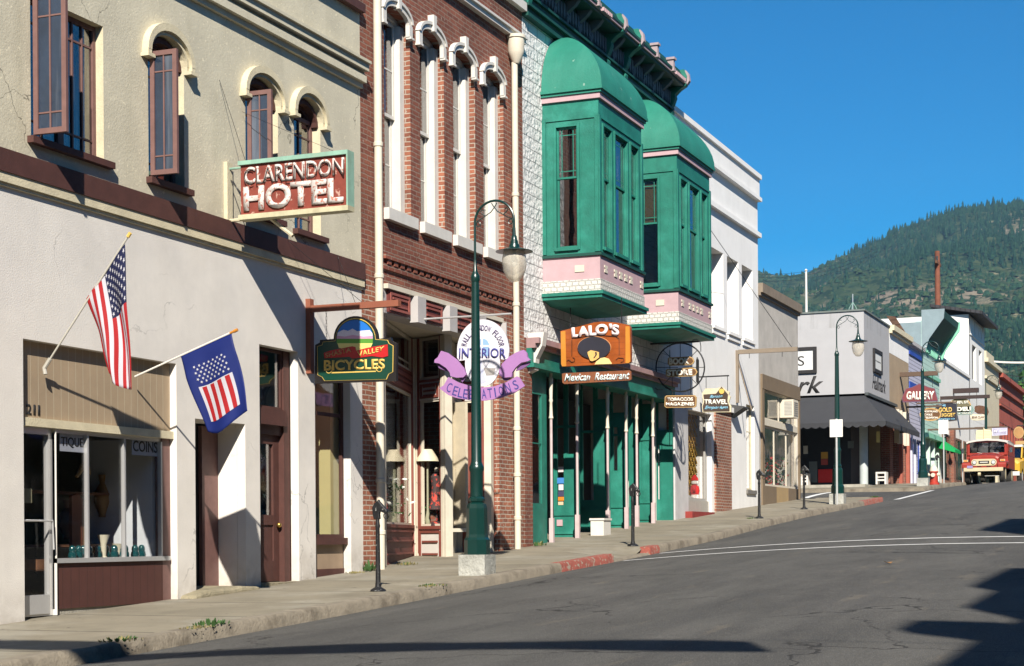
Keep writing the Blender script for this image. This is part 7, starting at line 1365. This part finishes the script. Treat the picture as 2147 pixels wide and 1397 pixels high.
for r in range(6):
    for cc in range(7):
        cu_ = .20+.60*(cc+(.5 if r % 2 else 0))/6.5; cv_ = .20+.038*r
        if cu_ > .83: continue
        for sg in (1, -1):
            e = .003; n_ = (bf(cu_+e, cv_)-bf(cu_-e, cv_)).cross(bf(cu_, cv_+e)-bf(cu_, cv_-e)).normalized()*.008*sg; mb.add([bf(cu_, cv_)+n_]+[bf(cu_+a*1.4, cv_+b)+n_ for a, b in star(0, 0, .019)], [(0, i+1, (i+1) % 10+1) for i in range(10)])
mb.build('stars', fw__, t)
# ================= vehicles =================
def wheel(x, y, z, r, w_, root, hub, label=None):
    o = MB(); k = 20
    for s in (0,):
        prof = [(r*.55, -w_/2), (r*.92, -w_/2), (r, -w_*.35), (r, w_*.35), (r*.92, w_/2), (r*.55, w_/2)]
    for rr, yy in prof:
        for j in range(k): a = 2*math.pi*j/k; o.v.append((x+rr*math.cos(a), y+yy, z+rr*math.sin(a)))
    for i in range(len(prof)-1):
        for j in range(k): o.f.append((i*k+j, i*k+(j+1) % k, (i+1)*k+(j+1) % k, (i+1)*k+j)); o.m.append(0)
    o.f += [tuple(range(k))[::-1], tuple(5*k+j for j in range(k))]; o.m += [0, 0]
    w = o.build('wheel', M('tyre_rubber', (.03, .028, .025), .9, .3), root, True)
    h = MB()
    for s in (-1, 1): h.tube([(x, y+s*w_*.40, z), (x, y+s*w_*.515, z), (x, y+s*w_*.53, z)], [r*.56, r*.56, r*.2], 14)
    h.build('rim', hub, w, True); return w
def mirror_pt(p): return p
vr = M('vehicle_red', (.27, .032, .020), .35, .12, 3, spec=.5); vwt = M('vehicle_white', (.62, .60, .55), .4, .06, 3); vcr = M('vehicle_cream', (.52, .44, .28), .5, .1); chrome = M('chrome', (.6, .6, .6), .15, 0, metal=1); hl = M('headlight_glass', (.5, .52, .52), .1, 0, spec=.8); amber = M('amber_lens', (.6, .2, .02), .3, 0); vgl = glassmat('vehicle_glass', refl=.22, dark=.75); rubber = M('black_rubber', (.02, .02, .02), .8, .1)
def offroad(X, yc, z, label):
    t = thing('off_road_vehicle', label, 'off-road vehicle', (X, yc, z)); B_ = lambda *a: MB().box(*a)
    y0, y1 = yc-.80, yc+.80
    def bx(a, b): return ((X+a[0], yc+a[1], z+a[2]), (X+b[0], yc+b[1], z+b[2]))
    mb = MB(); mb.box(*bx((1.15, -.80, .62), (3.7, .80, 1.12))); mb.box(*bx((1.15, -.80, 1.12), (3.7, -.76, 1.60))); mb.box(*bx((1.15, .76, 1.12), (3.7, .80, 1.60))); mb.box(*bx((3.66, -.76, 1.12), (3.7, .76, 1.60)))
    Pn = Pl((X, yc), (0, -1))
    o = mb.build('body', vr, t); md = o.modifiers.new('b', 'BEVEL'); md.width = .03; md.segments = 2
    # bonnet: tapering, arched
    hb = MB(); secs = []
    for (xx, hw, zt_) in ((.08, .52, 1.02), (.12, .56, 1.08), (.6, .60, 1.15), (1.16, .66, 1.22)):
        secs.append([(X+xx, yc-hw, z+.62), (X+xx, yc-hw, z+zt_-.06), (X+xx, yc-hw*.82, z+zt_), (X+xx, yc, z+zt_+.035), (X+xx, yc+hw*.82, z+zt_), (X+xx, yc+hw, z+zt_-.06), (X+xx, yc+hw, z+.62)])
    hb.v = [p for s in secs for p in s]
    for i in range(3):
        for j in range(6): hb.f.append((i*7+j, i*7+j+1, (i+1)*7+j+1, (i+1)*7+j)[::-1]); hb.m.append(0)
    hb.f.append(tuple(range(7))); hb.m.append(0); hb.build('bonnet', vr, t)
    for s in (-1, 1):
        f = MB(); a, b = sorted((yc+s*.52, yc+s*.84)); pr = [(.02, .74), (.05, .82), (.2, .86), (.95, .88), (1.16, .92), (1.16, .62), (1.0, .60), (.92, .76), (.3, .76), (.12, .62), (.02, .60)]
        f.poly(Pl((X, b), (1, 0)), [(u, z+v) for u, v in pr], 0, b-a) ; fo2 = f.build('wing', vr, t); md = fo2.modifiers.new('b', 'BEVEL'); md.width = .02
        MB().box(*bx((.10, s*.70-.09, .86), (.20, s*.70+.09, .94))).build('indicator', vcr, t)
        MB().box(*bx((.095, s*.70-.07, .875), (.10, s*.70+.07, .925))).build('indicator_lens', amber, t)
    # bezel
    q = [(-.46+.0, 0)]; oval = [(s*.36*1+.12*math.cos(a)+(0), .83+.13*math.sin(a)) for s, a in [(1, math.radians(g)) for g in range(-90, 91, 18)]+[(-1, math.radians(g)) for g in range(90, 271, 18)]]
    oval = [(u, z+v) for u, v in oval]; Pb = Pl((X+.075, yc), (0, -1)); bz = MB().poly(Pb, oval, -.02, .02).build('headlight_bezel', vcr, t)
    for s in (-1, 1):
        cy = s*.36; c3 = Pb.pt(cy, z+.83, .02); h = MB(); h.poly(Pb, [(cy+.085*math.cos(a), z+.83+.085*math.sin(a)) for a in [i*math.pi/8 for i in range(16)]], .021, .045); hh = h.build('headlight', chrome, t); MB().poly(Pb, [(cy+.068*math.cos(a), z+.83+.068*math.sin(a)) for a in [i*math.pi/8 for i in range(16)]], .046, .055).build('lens', hl, hh)
    MB().pb(Pb, -.20, .20, z+.77, z+.89, .021, .03).build('grille_mesh', rubber, t); MB().pb(Pb, -.15, .15, z+.815, z+.845, .031, .04).build('grille_badge', vwt, t)
    mb = MB(); mb.pb(Pb, -.26, -.10, z+.655, z+.675, -.02, .012); mb.pb(Pb, .10, .26, z+.655, z+.675, -.02, .012); mb.build('grille_slot', rubber, t)
    MB().pb(Pb, -.50, .50, z+.58, z+.70, -.03, .0).build('apron', vr, t)
    # windscreen
    Pw_ = Pl((X+1.12, yc), (0, -1)); f = MB(); f.pb(Pw_, -.76, .76, z+1.16, z+1.25, -.05, .01); f.pb(Pw_, -.76, .76, z+1.66, z+1.72, -.05, .01); f.pb(Pw_, -.76, -.67, z+1.25, z+1.66, -.05, .01); f.pb(Pw_, .67, .76, z+1.25, z+1.66, -.05, .01)
    fm_ = f.build('windscreen_frame', vr, t); MB().pb(Pw_, -.67, .67, z+1.25, z+1.66, -.03, -.02).build('windscreen', vgl, fm_)
    for s in (-.25, .35): MB().tube([Pw_.pt(s-.12, z+1.27, .015), Pw_.pt(s+.12, z+1.22, .02)], .008, 4).build('wiper', vwt, fm_)
    r = MB(); sec = []
    for xx, dz in ((1.02, -.03), (1.2, .0), (2.4, .03), (3.7, -.02)): sec.append([(X+xx, yc+.80*k, z+1.72+dz+.10*(1-k*k)*1.0+(0 if abs(k) < 1 else -.02)) for k in (-1, -.9, -.5, 0, .5, .9, 1)])
    r.v = [p for s in sec for p in s]
    for i in range(3):
        for j in range(6): r.f.append((i*7+j, i*7+j+1, (i+1)*7+j+1, (i+1)*7+j)[::-1]); r.m.append(0)
    o = r.build('roof', vwt, t); md = o.modifiers.new('s', 'SOLIDIFY'); md.thickness = .06
    for s in (-1, 1): MB().box(*bx((1.25, s*.775-.01, 1.60), (3.6, s*.775+.01, 1.70))).build('roof_rail', vwt, t)
    for s in (-1, 1): MB().box(*bx((1.3, s*.765-.008, 1.15), (2.1, s*.765+.008, 1.60))).build('side_window', vgl, t)
    MB().box(*bx((-.12, -.74, .48), (-.02, .74, .62))).build('bumper', vcr, t)
    MB().box(*bx((-.02, -.35, .45), (3.5, .35, .6))).build('chassis', rubber, t); mb = MB(); mb.tube([(X+.55, yc-.6, z+.38), (X+.55, yc+.6, z+.38)], .06, 8); mb.lathe((X+.5, yc+.15, z+.26), [(.05, 0), (.13, .05), (.14, .15), (.05, .25)], 10); mb.build('front_axle', M('axle_dirt', (.12, .09, .05), .9, .3), t)
    MB().tube([(X-.14, yc+.1, z+.36), (X-.14, yc+.2, z+.36)], .07, 8).build('fog_lamp', vcr, t)
    MB().pb(Pl((X-.125, yc), (0, -1)), -.62, -.40, z+.60, z+.70, .0, .01).build('number_plate', M('plate_violet', (.25, .22, .4), .5), t)
    for s in (-1, 1): a = (X+1.15, yc+s*.80, z+1.28); MB().tube([a, (X+1.05, yc+s*.93, z+1.30)], .01, 5).build('mirror_arm', chrome, t); MB().box((X+1.0, yc+s*.93-.05, z+1.24), (X+1.04, yc+s*.93+.05, z+1.44)).build('mirror', chrome, t)
    for xx in (.55, 2.85):
        for s in (-1, 1): wheel(X+xx, yc+s*.66, z+.37, .37, .21, t, vcr)
    return t
Pv = PX(68); yc = -(Pv.uv(2025, 1000)[0]+Pv.uv(2106, 1000)[0])/2; offroad(67.6, yc, zr(68, yc)+.005, 'red off-road vehicle with a white roof and cream bumper parked at the kerb')
def pickup(X, yc, z, label):
    t = thing('pickup_truck', label, 'pickup truck', (X, yc, z)); yel = M('vehicle_yellow', (.50, .30, .03), .4, .12, 3)
    Pf = Pl((X, yc), (0, -1))
    mb = MB(); sec = []
    for (xx, hw, z0_, zt_) in ((0, .74, .62, 1.02), (.08, .84, .50, 1.10), (.5, .88, .48, 1.16), (1.35, .88, .48, 1.20)): sec.append([(X+xx, yc-hw, z+z0_), (X+xx, yc-hw, z+zt_-.14), (X+xx, yc-hw*.8, z+zt_), (X+xx, yc, z+zt_+.04), (X+xx, yc+hw*.8, z+zt_), (X+xx, yc+hw, z+zt_-.14), (X+xx, yc+hw, z+z0_)])
    mb.v = [p for s in sec for p in s]
    for i in range(3):
        for j in range(6): mb.f.append((i*7+j, i*7+j+1, (i+1)*7+j+1, (i+1)*7+j)[::-1]); mb.m.append(0)
    mb.f.append(tuple(range(7))); mb.m.append(0); mb.box((X+1.35, yc-.88, z+.5), (X+2.9, yc+.88, z+1.2)); mb.build('body', yel, t)
    MB().pb(Pf, -.62, .62, z+.66, z+.90, .0, .03).build('grille_panel', vwt, t)
    for s in (-1, 1):
        for dx in (0, .17): cy = s*(.52-dx); h = MB().poly(Pf, [(cy+.07*math.cos(a), z+.78+.07*math.sin(a)) for a in [i*math.pi/8 for i in range(16)]], .031, .06).build('headlight', chrome, t)
        MB().tube([(X+1.4, yc+s*.9, z+1.3), (X+1.3, yc+s*1.05, z+1.35)], .012, 5).build('mirror_arm', chrome, t); MB().box((X+1.25, yc+s*1.05-.06, z+1.25), (X+1.29, yc+s*1.05+.06, z+1.5)).build('mirror', vwt, t)
    MB().box((X-.18, yc-.85, z+.38), (X-.02, yc+.85, z+.56)).build('bumper', vwt, t)
    c_b = MB(); q = [(1.25, 1.2), (1.55, 1.70), (2.7, 1.72), (2.85, 1.2)]
    for s in (-1, 1): Ps = Pl((X, yc+s*.80), (1, 0)); c_b.poly(Ps, [(1.25, z+1.2), (1.33, z+1.2), (1.62, z+1.68), (1.55, z+1.70)], -.03, .03); c_b.poly(Ps, [(2.7, z+1.2), (2.85, z+1.2), (2.72, z+1.72), (2.6, z+1.72)], -.03, .03)
    c_b.build('cab_pillars', yel, t); MB().box((X+1.5, yc-.82, z+1.70), (X+2.8, yc+.82, z+1.80)).build('cab_roof', vwt, t)
    g = MB(); g.add([(X+1.28, yc-.78, z+1.2), (X+1.28, yc+.78, z+1.2), (X+1.58, yc+.76, z+1.70), (X+1.58, yc-.76, z+1.70)], [(0, 1, 2, 3)]); g.build('windscreen', vgl, t); MB().box((X+2.75, yc-.75, z+1.2), (X+2.77, yc+.75, z+1.70)).build('rear_window', vgl, t)
    b = MB(); b.box((X+2.92, yc-.88, z+.55), (X+5.0, yc-.82, z+1.15)); b.box((X+2.92, yc+.82, z+.55), (X+5.0, yc+.88, z+1.15)); b.box((X+2.92, yc-.82, z+.55), (X+5.0, yc+.82, z+.62)); b.build('bed', M('vehicle_tan', (.34, .24, .1), .6, .2), t)
    for xx in (.75, 4.1):
        for s in (-1, 1): wheel(X+xx, yc+s*.78, z+.37, .37, .2, t, vwt)
    return t
Pv = PX(75.5); yr = -Pv.uv(2139, 1000)[0]; pickup(75.5, yr+.86, zr(75.5, yr+.8)+.005, 'yellow pickup truck with a white grille and roof parked behind the red vehicle')
# white edge of a further vehicle at the right border
# ================= weeds along kerb and walls =================
wl = [M('weed_green', (.035, .085, .02), .8, .2), M('weed_dry', (.20, .17, .07), .9, .2), M('leaf_dark', (.02, .06, .02))]
def weed(x, y, r, h, lab, n=60, dry=0):
    z = zs(x); mb = MB()
    for i in range(n):
        a = rnd.uniform(0, 6.28); d_ = rnd.random()**.6*r; b = Vector((x+d_*math.cos(a), y+d_*math.sin(a)*.5, z)); ln_ = h*rnd.uniform(.4, 1)*(1-.4*d_/r); dr_ = Vector((math.cos(a)*rnd.uniform(.1, .6), math.sin(a)*rnd.uniform(.1, .5), 1)).normalized()*ln_; s_ = Vector((-math.sin(a), math.cos(a), 0))*rnd.uniform(.006, .02)
        mb.add([b, b+dr_*.6+s_, b+dr_, b+dr_*.6-s_], [(0, 1, 2, 3)], 1 if rnd.random() < dry else 0)
    o = mb.build('weed', wl); tag(o, lab, 'weed'); return o
for (px, py, Y, r, h, lab, dry) in ((440, 1335, 8.78, .26, .12, 'green weed clump growing in the kerb under the brown door recess', .1), (255, 1390, 8.78, .3, .08, 'low weeds in the kerb at the bottom left corner', .4), (415, 1345, 8.76, .25, .05, 'dry grass tuft in the kerb left of the green clump', .8), (905, 1250, 8.78, .3, .07, 'small weeds in the kerb between the hitching post and the lamp', .4), (775, 1200, 11.0, .16, .26, 'leafy weed at the foot of the brick pier beside the downpipe', .0), (1130, 1137, 10.95, .25, .18, 'weed patch below the green shop window', .3), (745, 1212, 11.0, .2, .07, 'dry grass tuft at the foot of the white pier', .9), (855, 1185, 11.05, .25, .10, 'dry weeds along the stone plinth of the pleated shop front', .7), (1575, 1090, 9.3, .25, .05, 'low green weeds beside the third hitching post', .1), (1835, 1027, 8.9, .35, .10, 'green weeds at the far kerb of the side street', .1)):
    d = ray(px, py); k = Y/d[1]; weed(d[0]*k, Y, r, h*.8, lab, 60, dry)
# litter leaves on the road
mb = None
for i, (px, py) in enumerate(((1862, 1183), (1145, 1080), (1285, 1085), (1620, 1170), (1205, 1210), (760, 1303))):
    d = ray(px, py); k = 4.0
    while d[2]*k > zr(d[0]*k, d[1]*k) and k < 120: k += .05
    x, y, z = d[0]*k, d[1]*k, zr(d[0]*k, d[1]*k)+.01
    if i == 0: o = MB().add([(x-.05, y-.04, z), (x+.05, y-.05, z+.02), (x+.06, y+.04, z+.01), (x-.03, y+.06, z+.03)], [(0, 1, 2, 3)]).build('fallen_leaf', M('dead_leaf', (.3, .15, .05), .9)); tag(o, 'small dead brown leaf lying on the asphalt', 'leaf')
